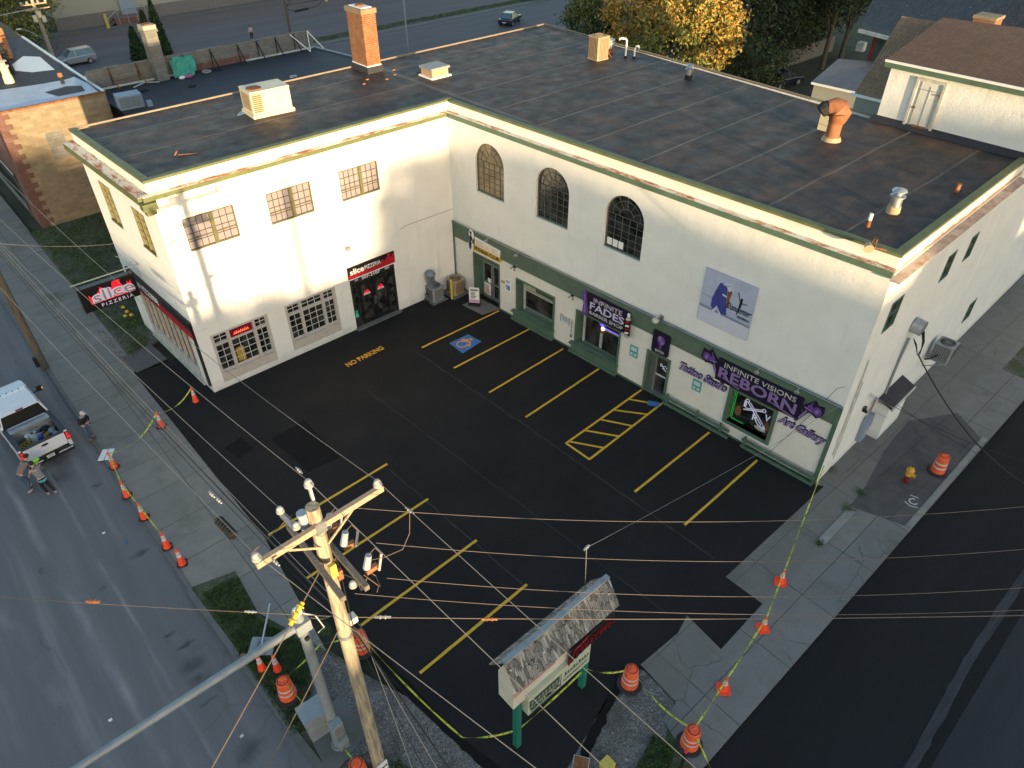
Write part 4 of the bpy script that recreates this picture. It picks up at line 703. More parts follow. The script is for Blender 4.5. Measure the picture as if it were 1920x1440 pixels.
# Reborn
s_ = sign('shop_sign', 'long black sign in two rows of purple letters over the tattoo window', 'sign', F2)
MB().box(17.66, 21.63, -.2, -.12, 2.78, 3.92, 'purple_dark').build('board', s_)
g = MB(); text('INFINITE VISIONS', 18.0, 3.58, 3.35, .25, 'white_dirty', y=-.22, mb=g, off=.0); text('REBORN', 17.8, 2.98, 3.65, .54, 'purple_light', y=-.22, mb=g, off=.02); g.bar((18.0, -.22, 3.05), (18.9, -.22, 2.86), .05, .01, 'purple_light', up=(0, 1, 0)); g.bar((20.4, -.22, 3.02), (21.5, -.22, 2.82), .05, .01, 'purple_light', up=(0, 1, 0)); g.build('lettering', s_)
def machine(x, z, fl, lbl):
    s_ = sign('tattoo_machine_sign', lbl, 'sign', F2, 'tattoo machine cut-outs beside the long black sign'); X = lambda q: x+q*fl
    P = lambda pts: [(X(a_), z+b_) for a_, b_ in (pts if fl > 0 else pts[::-1])]
    MB().prismy(P([(-.55, .0), (-.3, -.25), (.0, -.1), (.12, -.3), (.40, -.85), (.52, -.8), (.28, -.2), (.32, .05), (.1, .3), (-.1, .55), (-.25, .35), (-.5, .42)]), -.17, -.11, 'purple_dark').build('backing', s_)
    MB().ellip((X(-.28), -.175, z+.08), .20, .015, .22, 'purple').ellip((X(-.28), -.195, z+.08), .09, .008, .1, 'purple_light').ellip((X(.02), -.175, z+.12), .12, .013, .16, 'purple').bar((X(-.05), -.18, z+.42), (X(.15), -.18, z-.1), .06, .012, 'purple', up=(0, 1, 0)).bar((X(.12), -.185, z-.1), (X(.42), -.185, z-.78), .09, .012, 'purple_light', up=(0, 1, 0)).bar((X(-.1), -.182, z-.02), (X(.25), -.182, z+.05), .06, .012, 'purple_light', up=(0, 1, 0)).build('machine', s_)
machine(17.35, 3.58, 1, 'purple tattoo machine cut-out at the upper left of the long black sign'); machine(21.98, 3.52, -1, 'purple tattoo machine cut-out at the right end of the long black sign')
for (st_, x, z, w_, h_, lb) in (('Tattoo Studio', 15.82, 2.22, 2.42, .44, 'purple slanted "Tattoo Studio" lettering on the siding left of the tattoo window'), ('Art Gallery', 20.85, 2.05, 2.1, .50, 'purple slanted "Art Gallery" lettering on the siding near the building corner')):
    s_ = sign('wall_lettering', lb, 'lettering', F2)
    text(st_, x, z, w_, h_, 'purple_dark', y=-.07, parent=s_, name='letter_outline', off=.075, shear=.45, grow=.05); text(st_, x, z, w_, h_, 'script_lilac', y=-.10, parent=s_, off=.012, shear=.45)
# dance poster
s_ = sign('poster', 'large lilac picture of a bending dancer in a blue dress, high on the white wall', 'poster', F2)
MB().box(16.18, 18.62, -.06, -.005, 5.2, 7.74, 'poster_lilac').build('board', s_)
g = MB().prismy([(16.2, 5.9), (18.6, 5.82), (18.6, 5.92), (16.2, 6.02)], -.068, -.061, 'poster_shadow').prismy([(16.2, 6.48), (18.6, 6.44), (18.6, 6.47), (16.2, 6.51)], -.068, -.061, 'poster_shadow').prismy([(16.2, 5.22), (18.6, 5.22), (18.6, 5.82), (16.2, 5.9)], -.066, -.0605, 'poster_pale')
g.prismy([(16.72, 6.1), (16.85, 5.98), (17.0, 6.25), (17.25, 5.9), (17.5, 5.98), (17.38, 6.5), (17.32, 7.1), (17.15, 7.38), (16.95, 7.30), (16.82, 6.9), (16.72, 6.5)], -.078, -.069, 'poster_blue').prismy([(16.9, 6.1), (17.02, 6.1), (16.86, 5.7), (16.62, 5.35), (16.5, 5.38), (16.72, 5.7)], -.076, -.068, 'poster_pale').prismy([(17.1, 6.0), (17.24, 6.0), (17.32, 5.42), (17.2, 5.36)], -.076, -.068, 'poster_pale')
g.bar((17.1, -.08, 7.3), (17.5, -.08, 7.45), .08, .01, 'poster_pale', up=(0, 1, 0)).bar((17.5, -.08, 7.45), (17.6, -.08, 7.1), .06, .01, 'poster_pale', up=(0, 1, 0)).bar((17.15, -.082, 6.85), (17.36, -.082, 6.8), .07, .01, 'poster_pale', up=(0, 1, 0)).prismy([(17.36, 7.15), (17.55, 7.15), (17.5, 6.7), (17.52, 6.35), (17.42, 6.3), (17.38, 6.75)], -.08, -.07, 'rust').ellip((17.42, -.085, 7.2), .10, .01, .12, 'poster_pale')
g.ellip((18.03, -.07, 6.95), .05, .01, .07, 'black_paint').bar((18.03, -.07, 6.88), (18.0, -.07, 6.55), .09, .01, 'black_paint', up=(0, 1, 0)).bar((18.0, -.072, 6.78), (17.82, -.072, 7.22), .03, .01, 'black_paint', up=(0, 1, 0)).bar((18.0, -.072, 6.78), (18.3, -.072, 6.82), .03, .01, 'black_paint', up=(0, 1, 0)).bar((18.0, -.07, 6.6), (17.92, -.07, 6.2), .04, .01, 'black_paint', up=(0, 1, 0)); g.build('dancer_picture', s_)
text('Dancenter', 17.42, 6.32, 1.15, .30, 'black_paint', y=-.085, parent=s_, shear=.35, off=-.01); text('OF UTICA', 17.98, 6.08, .55, .11, 'black_paint', y=-.085, parent=s_)
# small notices
def notice(name, label, F, x0, x1, z0, z1, base, marks, cat='sign', y=-.075):
    s_ = sign(name, label, cat, F); MB().box(x0, x1, y, y+.02, z0, z1, base).build('panel', s_); g = MB()
    for (a_, b_, c_, d_, m_) in marks: g.box(x0+(x1-x0)*a_, x0+(x1-x0)*b_, y-.006, y-.001, z0+(z1-z0)*c_, z0+(z1-z0)*d_, m_)
    if marks: g.build('printing', s_)
    return s_
s_ = notice('parking_sign', 'blue and white wheelchair parking sign on the siding right of the fitness door', F2, 4.28, 4.66, 1.55, 2.22, 'white_sign', [(.12, .88, .08, .52, 'blue_sign'), (.1, .9, .88, .96, 'blue_sign'), (.15, .85, .76, .82, 'blue_sign')]); g = MB(); strip_ = [(4.44+.07*math.cos(rad(q)), 1.72+.07*math.sin(rad(q))) for q in range(60, 361, 30)]
for p_, q_ in zip(strip_, strip_[1:]): g.bar((p_[0], -.09, p_[1]), (q_[0], -.09, q_[1]), .018, .006, 'white_sign', up=(0, 1, 0))
g.bar((4.46, -.09, 1.74), (4.44, -.09, 1.86), .025, .006, 'white_sign', up=(0, 1, 0)); g.build('wheelchair_symbol', s_)
notice('notice_board', 'white framed notice on the siding between the two big shop windows', F2, 8.42, 9.0, 1.42, 1.86, 'poster_pale', [(-.04, .02, .0, 1., 'black_paint'), (.98, 1.04, .0, 1., 'black_paint'), (-.04, .3, .98, 1.05, 'black_paint'), (.2, .8, .7, .82, 'steel_grey'), (.15, .85, .5, .58, 'steel_grey'), (.2, .8, .3, .38, 'steel_grey')])
notice('ev_notice', 'teal and white notice on the siding left of the ENTER door', F2, 12.95, 13.42, 1.55, 2.2, 'teal', [(.15, .85, .55, .88, 'poster_pale'), (.12, .42, .12, .34, 'poster_pale'), (.58, .88, .12, .34, 'poster_pale')])
notice('ev_notice', 'teal and white notice just below the slanted Tattoo Studio lettering', F2, 16.58, 17.05, 1.50, 2.12, 'teal', [(.15, .85, .5, .84, 'poster_pale'), (.12, .42, .12, .34, 'poster_pale'), (.58, .88, .12, .34, 'poster_pale')])
notice('window_box_sign', 'tiny gold sign plate left of the wheelchair parking sign', F2, 3.92, 4.18, 1.88, 2.02, 'hvac_tan', [])
bp = sign('barber_pole', 'small red and white striped pole on the siding left of the barber window', 'barber pole', F2)
g = MB(); [g.cyl((9.25, -.16, .95+k*.12), (9.25, -.16, 1.07+k*.12), .032, .032, ('rust', 'white_dirty')[k % 2], 10) for k in range(8)]; g.ellip((9.25, -.16, .88), .06, .06, .08, 'rust'); g.build('cylinder', bp)
gl = sign('globe_lamp', 'lit globe lamp on a striped barber pole standing behind the barber window', 'lamp', F2); MB().ellip((10.95, .30, 1.95), .10, .10, .10, 'lamp_globe', 14, 8).build('globe', gl, smooth=True); g = MB().cyl((10.95, .30, 1.72), (10.95, .30, 1.86), .13, .11, 'rust', 12); g.cyl((10.95, .30, .8), (10.95, .30, 1.72), .09, .09, 'grille_dark', 12); [g.box(10.95-.07+k*.06, 10.95-.05+k*.06, .19, .205, .8, 1.72, 'white_sign') for k in range(3)]; g.build('stand', gl)
# lamps
def walllamp(F, x, z, lbl, big=False):
    t_ = sign('wall_lamp', lbl, 'lamp', F, 'lamps on the white walls')
    MB().box(x-.1, x+.1, -.05, -.003, z-.1, z+.12, 'galvanised').tube([(x, -.05, z), (x+.02, -.16, z+.16), (x-.04, -.30, z+.18), (x-.06, -.38, z+.06)], .022, 'galvanised').build('arm', t_)
    MB().lathe([(.06, .12), (.15, .04), (.17, -.02), (.13, -.10), (.06, -.14)], (x-.06, -.40, z-.02), 'white_dirty' if big else 'hvac_grey', 16).build('lamp_head', t_)
    return t_
walllamp(F2, 14.42, 4.42, 'round floodlight on the white wall above the ENTER plaque', True)
t_ = sign('flood_light', 'small brown floodlight on the white wall above the black double door', 'lamp', F1); MB().box(-7.02, -6.78, -.22, -.02, 4.88, 5.04, 'hvac_grey').build('lamp_head', t_); MB().tube([(-7.0, -.02, 4.9), (-7.35, -.02, 4.6), (-7.35, -.02, 4.1), (-7.1, -.02, 3.98)], .008, 'wire').build('wire', t_)
for x, z, lb in ((4.95, 3.35, 'twin spotlight under the green band right of the fitness door'), (9.1, 3.35, 'twin spotlight under the green band left of the barber sign')):
    t_ = sign('spot_light', lb, 'lamp', F2, 'spotlights under the green band'); MB().box(x, x+.16, -.2, -.1, z-.06, z, 'black_matte').cyl((x+.02, -.2, z-.08), (x-.08, -.3, z-.14), .04, .055, 'hvac_grey', 8).cyl((x+.14, -.2, z-.08), (x+.24, -.3, z-.14), .04, .055, 'hvac_grey', 8).build('lamp_head', t_)
for x, lb in ((3.1, 'curved sign lamp over the fitness club sign'), (5.4, 'flat sign lamp on the green band left of the first shop window'), (19.5, 'sign lamp over the middle of the long black sign'), (21.3, 'sign lamp over the right end of the long black sign')):
    t_ = sign('sign_lamp', lb, 'lamp', F2, 'small lamps along the top of the green band'); MB().tube([(x, -.1, 4.22), (x+.02, -.25, 4.36), (x+.05, -.42, 4.30)], .02, 'galvanised').box(x-.04, x+.14, -.52, -.38, 4.22, 4.30, 'galvanised').build('lamp_head', t_)
c_ = MB(); c_.tube([(.2, -.16, 4.32), (6, -.16, 4.30), (6.4, -.16, 4.33), (12, -.16, 4.31), (17, -.16, 4.33), (LS, -.16, 4.31)], .018, 'galvanised', 5); c_.tube([(3, -.13, 4.36), (9, -.13, 4.33), (14, -.13, 4.36), (LS, -.13, 4.34)], .012, 'wire_black', 5); tag(c_.build('conduit', None, **F2), 'thin grey conduit and black cable running along the top of the green band', 'conduit')
c_ = MB(); c_.tube([(-3.6, -.02, 4.9), (-3.2, -.02, 5.0), (0, -.02, 4.95)], .012, 'wire', 5); c_.tube([(-1.25, -.03, 4.4), (-1.3, -.03, .6)], .03, 'white_paint', 6); tag(c_.build('drain_pipe', None, **F1), 'thin white pipe down the wall beside the inner corner', 'pipe')
# electric service gear on the south wall
s_ = sign('electric_service', 'grey conduits, meter boxes and cable loops on the white south wall', 'electrical equipment', F3)
MB().box(3.2, 3.75, -.24, -.01, .45, 1.75, 'blue_grey').box(3.8, 4.1, -.2, -.01, .9, 1.6, 'steel_grey').cyl((3.48, -.24, .9), (3.48, -.29, .9), .09, .09, 'metal_cap', 10).build('meter_box', s_)
g = MB()
for x in (3.3, 3.5): g.tube([(x, -.1, 1.75), (x+.15, -.1, 2.6), (x+.05, -.12, 2.8)], .035, 'galvanised', 6)
g.tube([(4.9, -.06, 2.1), (4.9, -.06, 4.2), (4.86, -.1, 5.25)], .055, 'steel_pole', 8); g.tube([(.75, -.05, 1.2), (.75, -.05, 6.2)], .03, 'white_dirty', 6); g.tube([(1.0, -.05, .8), (1.0, -.05, 5.0)], .022, 'white_dirty', 6); g.build('conduit', s_)
g = MB(); g.cyl((5.0, -.02, 5.85), (5.0, -.45, 5.82), .34, .33, 'galvanised', 18); g.build('transformer_can', s_)
g = MB()
for k in range(6): g.tube([(5.0+k*.05, -.45, 5.6), (5.15+k*.08, -.55, 5.2-k*.05), (5.3+k*.03, -.6, 4.75-k*.08), (5.3, -.55, 4.4), (5.0-k*.03, -.45, 4.9+k*.05), (4.9, -.25, 5.3)], .016, 'wire_black', 5)
g.build('cable_loop', s_)
g = MB(); [g.bar((2.6, -.04, 3.4+k*.08), (4.6, -.7, 1.95-k*.03), .014, .014, 'galvanised') for k in range(3)]; g.bar((2.4, -.02, 2.9), (4.0, -.72, 1.75), .02, .02, 'galvanised'); g.build('brace', s_)
tag(MB().box(2.55, 2.75, -.12, -.01, 2.55, 2.75, 'black_matte').box(2.6, 2.7, -.2, -.12, 2.5, 2.6, 'black_matte').build('camera_box', None, **F3), 'small black box on the south wall near the building corner', 'camera')
# crack wires on the facade
c_ = MB(); c_.tube([(20.85, -.35, .3), (21.7, -.12, 2.4), (22.3, -.08, 4.0), (22.65, -.05, 5.0), (22.9, -.05, 5.2)], .009, 'wire_black', 4); tag(c_.build('loose_wire', None, **F2), 'thin black wire hanging diagonally across the facade by the right corner', 'wire')

# ------------------------------------------------------------------ things standing on the big roof
RZ = H_-.10
def ac_cond(name, label, loc, rz, w_, h, mat, cat='air conditioner', group=None, pad=None):
    t_ = thing(name, label, cat, loc, rz, group); k = w_/2
    if pad: MB().box(-k-pad, k+pad, -k-pad, k+pad, 0, .07, 'concrete_plain').build('pad', t_)
    b0 = .07 if pad else 0; c = MB(); ch = .06; P = [(-k+ch, -k), (k-ch, -k), (k, -k+ch), (k, k-ch), (k-ch, k), (-k+ch, k), (-k, k-ch), (-k, -k+ch)]
    c.prism(P, b0, b0+.05, mat); c.prism([(x*.96, y*.96) for x, y in P], b0+.05, h-.06, mat); c.prism(P, h-.06, h, mat)
    n = 14
    for i in range(n):
        q = -k+.1+(w_-.2)*i/(n-1)
        for sg in (-1, 1): c.box(q-.008, q+.008, sg*k*.985-.006, sg*k*.985+.006, b0+.06, h-.07, 'grille_dark' if i % 2 else mat); c.box(sg*k*.985-.006, sg*k*.985+.006, q-.008, q+.008, b0+.06, h-.07, 'grille_dark' if i % 2 else mat)
    c.build('casing', t_)
    f = MB(); f.lathe([(k*.80, h+.001), (k*.80, h+.012), (k*.72, h+.014)], (0, 0, 0), 'grille_dark', 22); f.build('fan_opening', t_)
    g = MB(); [g.lathe([(k*q, h+.018), (k*q+.008, h+.03), (k*q+.016, h+.018)], (0, 0, 0), mat, 20) for q in (.2, .4, .6, .78)]; [g.bar((0, 0, h+.025), (k*.8*math.cos(rad(a_)), k*.8*math.sin(rad(a_)), h+.02), .012, .012, mat) for a_ in range(0, 360, 45)]; g.build('fan_guard', t_)
    return t_
t_ = thing('rooftop_unit', 'large cream rooftop air handler with rusty round fan opening on the left wing roof', 'air handler', (-7.45, 4.75, RZ), rad(-4))
MB().box(-1.05, 1.08, -.72, .78, 0, .16, 'hvac_cream').build('base', t_)
MB().box(-.98, 1.0, -.64, .70, .16, 1.18, 'hvac_cream').box(-1.0, 1.02, -.66, .72, 1.18, 1.22, 'hvac_cream').box(-.93, -.45, -.655, -.641, .24, 1.12, 'hvac_tan').box(-.42, -.40, -.655, -.641, .16, 1.18, 'hvac_tan').box(-.990, -.981, -.5, .5, .3, 1.05, 'hvac_tan').build('casing', t_)
g = MB(); [g.box(-.91, -.47, -.664, -.656, .28+k*.09, .31+k*.09, 'grille_dark') for k in range(9)]; [g.box(-.999, -.991, -.46, .46, .34+k*.09, .37+k*.09, 'hvac_tan') for k in range(8)]; g.build('louvre', t_)
MB().lathe([(.36, 1.22), (.36, 1.26), (.30, 1.265)], (-.55, -.1, 0), 'rust', 22).build('fan_opening', t_)
t_ = thing('roof_hatch', 'square brown roof hatch with white base right of the brick chimney', 'roof hatch', (2.32, 4.05, RZ), rad(0)); MB().box(-.68, .68, -.62, .62, 0, .09, 'white_paint').build('base', t_); MB().box(-.56, .56, -.50, .50, .09, .44, 'hvac_tan').build('curb', t_); MB().box(-.64, .64, -.58, .58, .44, .56, 'hvac_grey').build('lid', t_)
t_ = ac_cond('condenser_unit', 'tall tan air conditioner on the far edge of the roof beside white pipes', (11.62, .28, RZ), rad(-3), .95, 1.28, 'hvac_tan'); MB().box(.48, .60, -.3, .1, .5, 1.1, 'hvac_cream').tube([(.55, -.2, .5), (.62, -.3, .2), (.66, -.5, .04)], .03, 'rust', 6).build('service_box', t_)
t_ = thing('vent_pipe', 'taller white elbow vent pipe beside the tan air conditioner', 'vent pipe', (12.95, -.72, RZ), 0); MB().tube([(0, 0, 0), (0, 0, .95), (-.04, .05, 1.05), (-.22, .25, 1.08), (-.30, .33, 1.0)], .06, 'white_paint', 10).build('pipe', t_, smooth=True); MB().cyl((0, 0, 0), (0, 0, .12), .10, .08, 'black_matte').build('collar', t_)
t_ = thing('vent_pipe', 'short white hooked vent pipe right of the taller elbow pipe', 'vent pipe', (13.25, -1.15, RZ), 0); MB().tube([(0, 0, 0), (0, 0, .55), (.04, -.04, .66), (.14, -.12, .68), (.19, -.17, .56)], .06, 'white_paint', 10).build('pipe', t_, smooth=True); MB().cyl((0, 0, 0), (0, 0, .12), .10, .08, 'black_matte').build('collar', t_)
def vent(x, y, label, h=.62, r=.15, z=RZ, mat='galvanised', skirt='rust'):
    t_ = thing('roof_vent', label, 'roof vent', (x, y, z)); MB().lathe([(r*1.25, 0), (r*1.15, h*.35)], (0, 0, 0), skirt, 16).build('collar', t_); MB().lathe([(r, h*.35), (r, h*.72), (r*1.35, h*.74), (r*1.35, h*.80), (r*.7, h*.84), (r*.7, h*.95)], (0, 0, 0), mat, 16).build('stack', t_, smooth=True); MB().lathe([(r*1.35, h), (r*1.2, h+.05), (.03, h+.13)], (0, 0, 0), mat, 16).cyl((r*.5, 0, h*.9), (r*.5, 0, h+.02), .012, .012, mat, 5).cyl((-r*.5, 0, h*.9), (-r*.5, 0, h+.02), .012, .012, mat, 5).build('cap', t_, smooth=True); return t_
vent(13.2, .75, 'grey capped roof vent behind the white elbow pipe at the far roof edge', .7, .2)
vent(12.25, -5.9, 'silver mushroom roof vent standing alone mid-way along the far roof edge', .68, .17, skirt='black_matte')
vent(4.3, -21.3, 'galvanised capped vent on tan collar near the right front roof corner', .85, .20, skirt='hvac_tan')
t_ = thing('vent_pipe', 'short white-topped vent pipe left of the galvanised vent by the roof corner', 'vent pipe', (2.5, -21.25, RZ)); MB().cyl((0, 0, 0), (0, 0, .28), .085, .08, 'rust').build('collar', t_); MB().cyl((0, 0, .28), (0, 0, .52), .07, .07, 'white_paint').build('pipe', t_)
t_ = thing('vent_pipe', 'small rusty stub pipe near the right-hand roof edge', 'vent pipe', (7.95, -22.1, RZ)); MB().cyl((0, 0, 0), (0, 0, .3), .10, .09, 'rust_orange').cyl((0, 0, .3), (0, 0, .33), .11, .11, 'rust').build('pipe', t_)
t_ = thing('exhaust_hood', 'rusty orange mushroom exhaust duct bent over on the roof', 'exhaust', (9.5, -15.95, RZ), rad(0))
MB().cyl((0, 0, 0), (0, 0, .18), .44, .36, 'hvac_tan', 16).lathe([(.30, .18), (.31, .80), (.34, .82)], (0, 0, 0), 'rust_orange', 18).build('stack', t_, smooth=True)
MB().tube([(0, 0, .75), (.02, -.03, .98), (.05, -.06, 1.18), (.02, .04, 1.36), (-.10, .22, 1.46), (-.28, .42, 1.42)], [.31, .40, .47, .46, .38, .28], 'rust_orange', 18).build('elbow', t_, smooth=True)
MB().tube([(-.12, .32, 1.40), (-.3, .52, 1.34), (-.42, .62, 1.20)], [.32, .33, .30], 'black_matte', 12).build('mouth', t_)
t_ = thing('exhaust_fan_box', 'square pale fan box standing behind the rusty duct', 'exhaust fan', (10.6, -15.1, RZ), rad(0)); MB().box(-.3, .3, -.3, .3, 0, .95, 'hvac_cream').box(-.305, .305, -.305, .305, .25, .28, 'hvac_tan').build('casing', t_); MB().box(-.34, .34, -.34, .34, .95, 1.02, 'metal_cap').build('lid', t_); MB().box(-.32, -.301, -.12, .12, .70, .76, 'black_matte').build('slot', t_)
t_ = thing('flood_light', 'rusty floodlight bracket clamped on the coping at the right front roof corner', 'lamp', (.95, -22.2, H_)); MB().tube([(.3, .2, .0), (.2, .1, .28), (.0, -.05, .32), (-.12, -.1, .1), (.25, -.5, -.02)], .03, 'rust', 6).build('arm', t_); MB().cyl((-.1, .15, .12), (-.30, .0, .06), .10, .17, 'hvac_tan', 12).build('lamp_head', t_)
t_ = thing('roof_antenna', 'small bent rusty rod lying on the left wing roof', 'rod', (-13.2, 2.2, RZ)); MB().tube([(0, 0, 0), (.1, -.1, .18)], .03, 'rust_orange', 5).tube([(.1, -.1, .02), (.8, -.5, .02)], .02, 'rust', 5).build('rod', t_)
tag(MB().prism([(-8.6, 5.6), (-7.7, 6.1), (-7.4, 5.9), (-8.0, 5.3), (-8.9, 5.2)], RZ, RZ+.012, 'blue_grey').build('roof_patch'), 'pale blue-grey puddle patch on the roof left of the cream unit', 'patch')
g = MB(); [g.box(x, x+.16, y, y+.09, RZ, RZ+.06, 'brick_orange') for x, y in [(-.2, 5.2), (.6, 5.6), (1.1, 6.4), (-1.0, 5.9), (-1.6, 5.3), (1.9, 5.1)]]; g = g.build('brick_rubble'); g['kind'] = 'stuff'; g['label'] = 'scattered orange brick chips round the chimney foot'; g['category'] = 'rubble'

# ------------------------------------------------------------------ yard machines and small things by the inner corner
t_ = ac_cond('condenser_unit', 'grey air conditioner on a pad by the white wall, dustbin behind it', (-1.95, -.40, 0), 0, .82, .92, 'hvac_grey', pad=.12); MB().tube([(-.42, .1, .5), (-.62, .1, .55), (-.68, .05, .3), (-.55, -.05, .05), (-.42, -.1, .1)], .035, 'black_matte', 6).build('hose', t_)
t_ = ac_cond('condenser_unit', 'tan air conditioner with worn top in the inner corner by the yellow post', (-.58, -.62, 0), 0, .80, .95, 'hvac_tan', pad=.22)
t_ = thing('trash_can', 'grey round dustbin with domed lid standing on the grey air conditioner against the white wall', 'dustbin', (-2.14, -.34, .93))
MB().lathe([(.20, 0), (.26, .72), (.28, .74)], (0, 0, 0), 'steel_grey', 18).build('bin', t_, smooth=True); MB().lathe([(.30, .74), (.31, .82), (.24, .94), (.05, 1.02)], (0, 0, 0), 'steel_grey', 18).build('lid', t_, smooth=True)
t_ = thing('bollard', 'yellow steel post guarding the tan air conditioner in the inner corner', 'bollard', (-1.20, -1.02, 0)); MB().cyl((0, 0, 0), (0, 0, 1.25), .07, .07, 'yellow_post', 14).ellip((0, 0, 1.25), .07, .07, .05, 'yellow_post').build('post', t_)
t_ = thing('sandwich_board', 'white and red sandwich board on a low stand by the fitness door', 'sign', (-.66, -2.45, .05), rad(38-90))
MB().bar((-.34, -.05, .06), (.34, -.05, .06), .34, .10, 'black_matte').build('foot', t_); MB().box(-.30, .30, -.03, .03, .14, 1.12, 'white_sign').box(-.33, -.30, -.04, .04, .1, 1.15, 'rust').box(.30, .33, -.04, .04, .1, 1.15, 'rust').build('board', t_)
g = MB().box(-.22, .22, -.038, -.031, .92, 1.04, 'steel_grey').box(-.28, .28, -.036, -.0305, .16, .36, 'reflective_pink'); [g.box(-.2, U(.05, .2), -.038, -.031, .45+k*.09, .50+k*.09, 'steel_grey') for k in range(5)]; g.build('printing', t_)
t_ = ac_cond('condenser_unit', 'dark grey air conditioner on a wall bracket high on the south wall', tuple(fp(F3, 9.75, -.62, 2.05)), PHI, .85, .85, 'hvac_grey'); MB().box(-.5, .5, -.4, .55, -.06, -.01, 'galvanised').tube([(-.42, .1, .3), (-.7, .3, .1), (-.75, .5, .0)], .04, 'black_matte', 6).bar((-.4, -.35, -.05), (-.4, .55, -.6), .04, .04, 'galvanised').bar((.4, -.35, -.05), (.4, .55, -.6), .04, .04, 'galvanised').build('bracket', t_)

# ------------------------------------------------------------------ neighbouring buildings
def gable(mb, pts, mat): mb.sheet(pts, mat)
# white block rising at the east end, brown shingle roof
P_ = thing('white_building', 'taller white stucco block with brown shingle roof and green fascia beyond the flat roof', 'building', (0, 0, 0))
ex = 13.43; yn = -16.05; ys = -22.79
MB().sheet([(ex, yn, 10.6), (ex, ys, 10.6), (ex, ys, 13.55), (ex, yn, 13.5)], 'stucco').sheet([(ex, ys, 10.1), (27, ys-.1, 10.1), (27, ys-.1, 13.55), (ex, ys, 13.55)], 'stucco').sheet([(ex, yn, 7), (ex, yn, 13.5), (24, yn, 13.5), (24, yn, 7)], 'stucco').build('wall', P_)
mb = MB().add([(-.36, -3.95, .0), (-.36, 3.65, 0), (6.2, 4.2, .72), (7.6, -3.95, .72)], [(0, 3, 2, 1)], 'shingle_brown'); mb.build('roof', P_, (ex, -19.5, 13.60)); RB = P_.children[-1]
mb = MB().bar((ex-.30, ys-.55, 13.42), (ex-.30, yn+.2, 13.42), .12, .26, 'green_trim').bar((ex-.37, ys-.55, 13.56), (ex-.37, yn+.22, 13.56), .06, .10, 'white_paint'); mb.build('fascia', P_)
yv = lambda d: yn-d
D_ = MB(); D_.box(ex-.05, ex-.002, yv(2.55), yv(1.38), 10.86, 13.06, 'door_white').box(ex-.10, ex-.051, yv(2.62), yv(2.50), 10.86, 13.1, 'white_dirty').box(ex-.10, ex-.051, yv(1.42), yv(1.30), 10.86, 13.1, 'white_dirty').box(ex-.10, ex-.051, yv(2.50), yv(1.42), 12.98, 13.1, 'white_dirty').box(ex-.075, ex-.051, yv(2.4), yv(2.36), 10.9, 12.95, 'hvac_grey').box(ex-.075, ex-.051, yv(1.58), yv(1.54), 10.9, 12.95, 'hvac_grey').box(ex-.07, ex-.051, yv(2.0), yv(1.98), 11, 12.8, 'hvac_grey').box(ex-.07, ex-.051, yv(2.45), yv(1.5), 12.62, 12.65, 'hvac_grey'); D_ = D_.build('door', P_); MB().box(ex-.12, ex-.076, yv(1.62), yv(1.46), 11.8, 11.86, 'rust').box(ex-.12, ex-.076, yv(2.5), yv(2.34), 12.5, 12.56, 'rust').build('hinge', D_); MB().box(ex-.10, ex-.06, yv(2.3), yv(1.7), 10.87, 11.10, 'rust').build('rotten_patch', D_)
MB().add([(ex-.28, ys+.1, 10.84), (ex-.28, yn+.3, 10.84), (ex-.01, yn+.1, 11.10), (ex-.01, ys+.1, 11.10)], [(0, 3, 2, 1)], 'membrane_plain').build('roof_flashing', P_)
# tan shingle slope with white gutter
Q_ = thing('shingled_house', 'house with a tan shingle slope and white gutter just beyond the flat roof', 'house', (0, 0, 0))
MB().add([(16.3, -13.45, 10.9), (16.3, -15.85, 10.9), (19.45, -15.85, 14.15), (19.3, -13.45, 14.15), (24, -13.45, 10.4), (24, -15.85, 10.4)], [(0, 1, 2, 3), (3, 2, 5, 4)], 'shingle_tan').build('roof', Q_)
MB().bar((16.28, -13.3, 10.86), (16.28, -15.9, 10.86), .14, .12, 'white_paint').build('gutter', Q_); MB().sheet([(16.5, -13.5, 0), (24, -13.5, 0), (24, -13.5, 10.3), (19.4, -13.5, 14.0), (16.5, -13.5, 10.8)][::-1], 'warehouse_wall').sheet([(16.5, -22, 0), (16.5, -13.5, 0), (16.5, -13.5, 10.8), (16.5, -22, 10.8)], 'warehouse_wall').build('wall', Q_)
# low annex with slate roof
Q_ = thing('low_annex', 'low annex with flat slate-blue roof and white edge between the house and the trees', 'annex', (0, 0, 0))
z0 = 6.2; an = [G(1522, 153, z0), G(1572, 110, z0+.6), G(1648, 116, z0+.6), G(1700, 150, z0+.3), G(1690, 190, z0), G(1608, 172, z0)]
MB().sheet(an[::-1], 'shingle_slate').build('roof', Q_); g = MB(); g.bar(an[0]-Vector((0, 0, .1)), an[5]-Vector((0, 0, .1)), .1, .16, 'white_paint'); g.build('gutter', Q_)
MB().sheet([(an[0].x+.3, an[0].y-.1, 0), (an[5].x+.3, an[5].y, 0), (an[5].x+.3, an[5].y, z0-.1), (an[0].x+.3, an[0].y-.1, z0-.1)][::-1], 'warehouse_wall').build('wall', Q_)
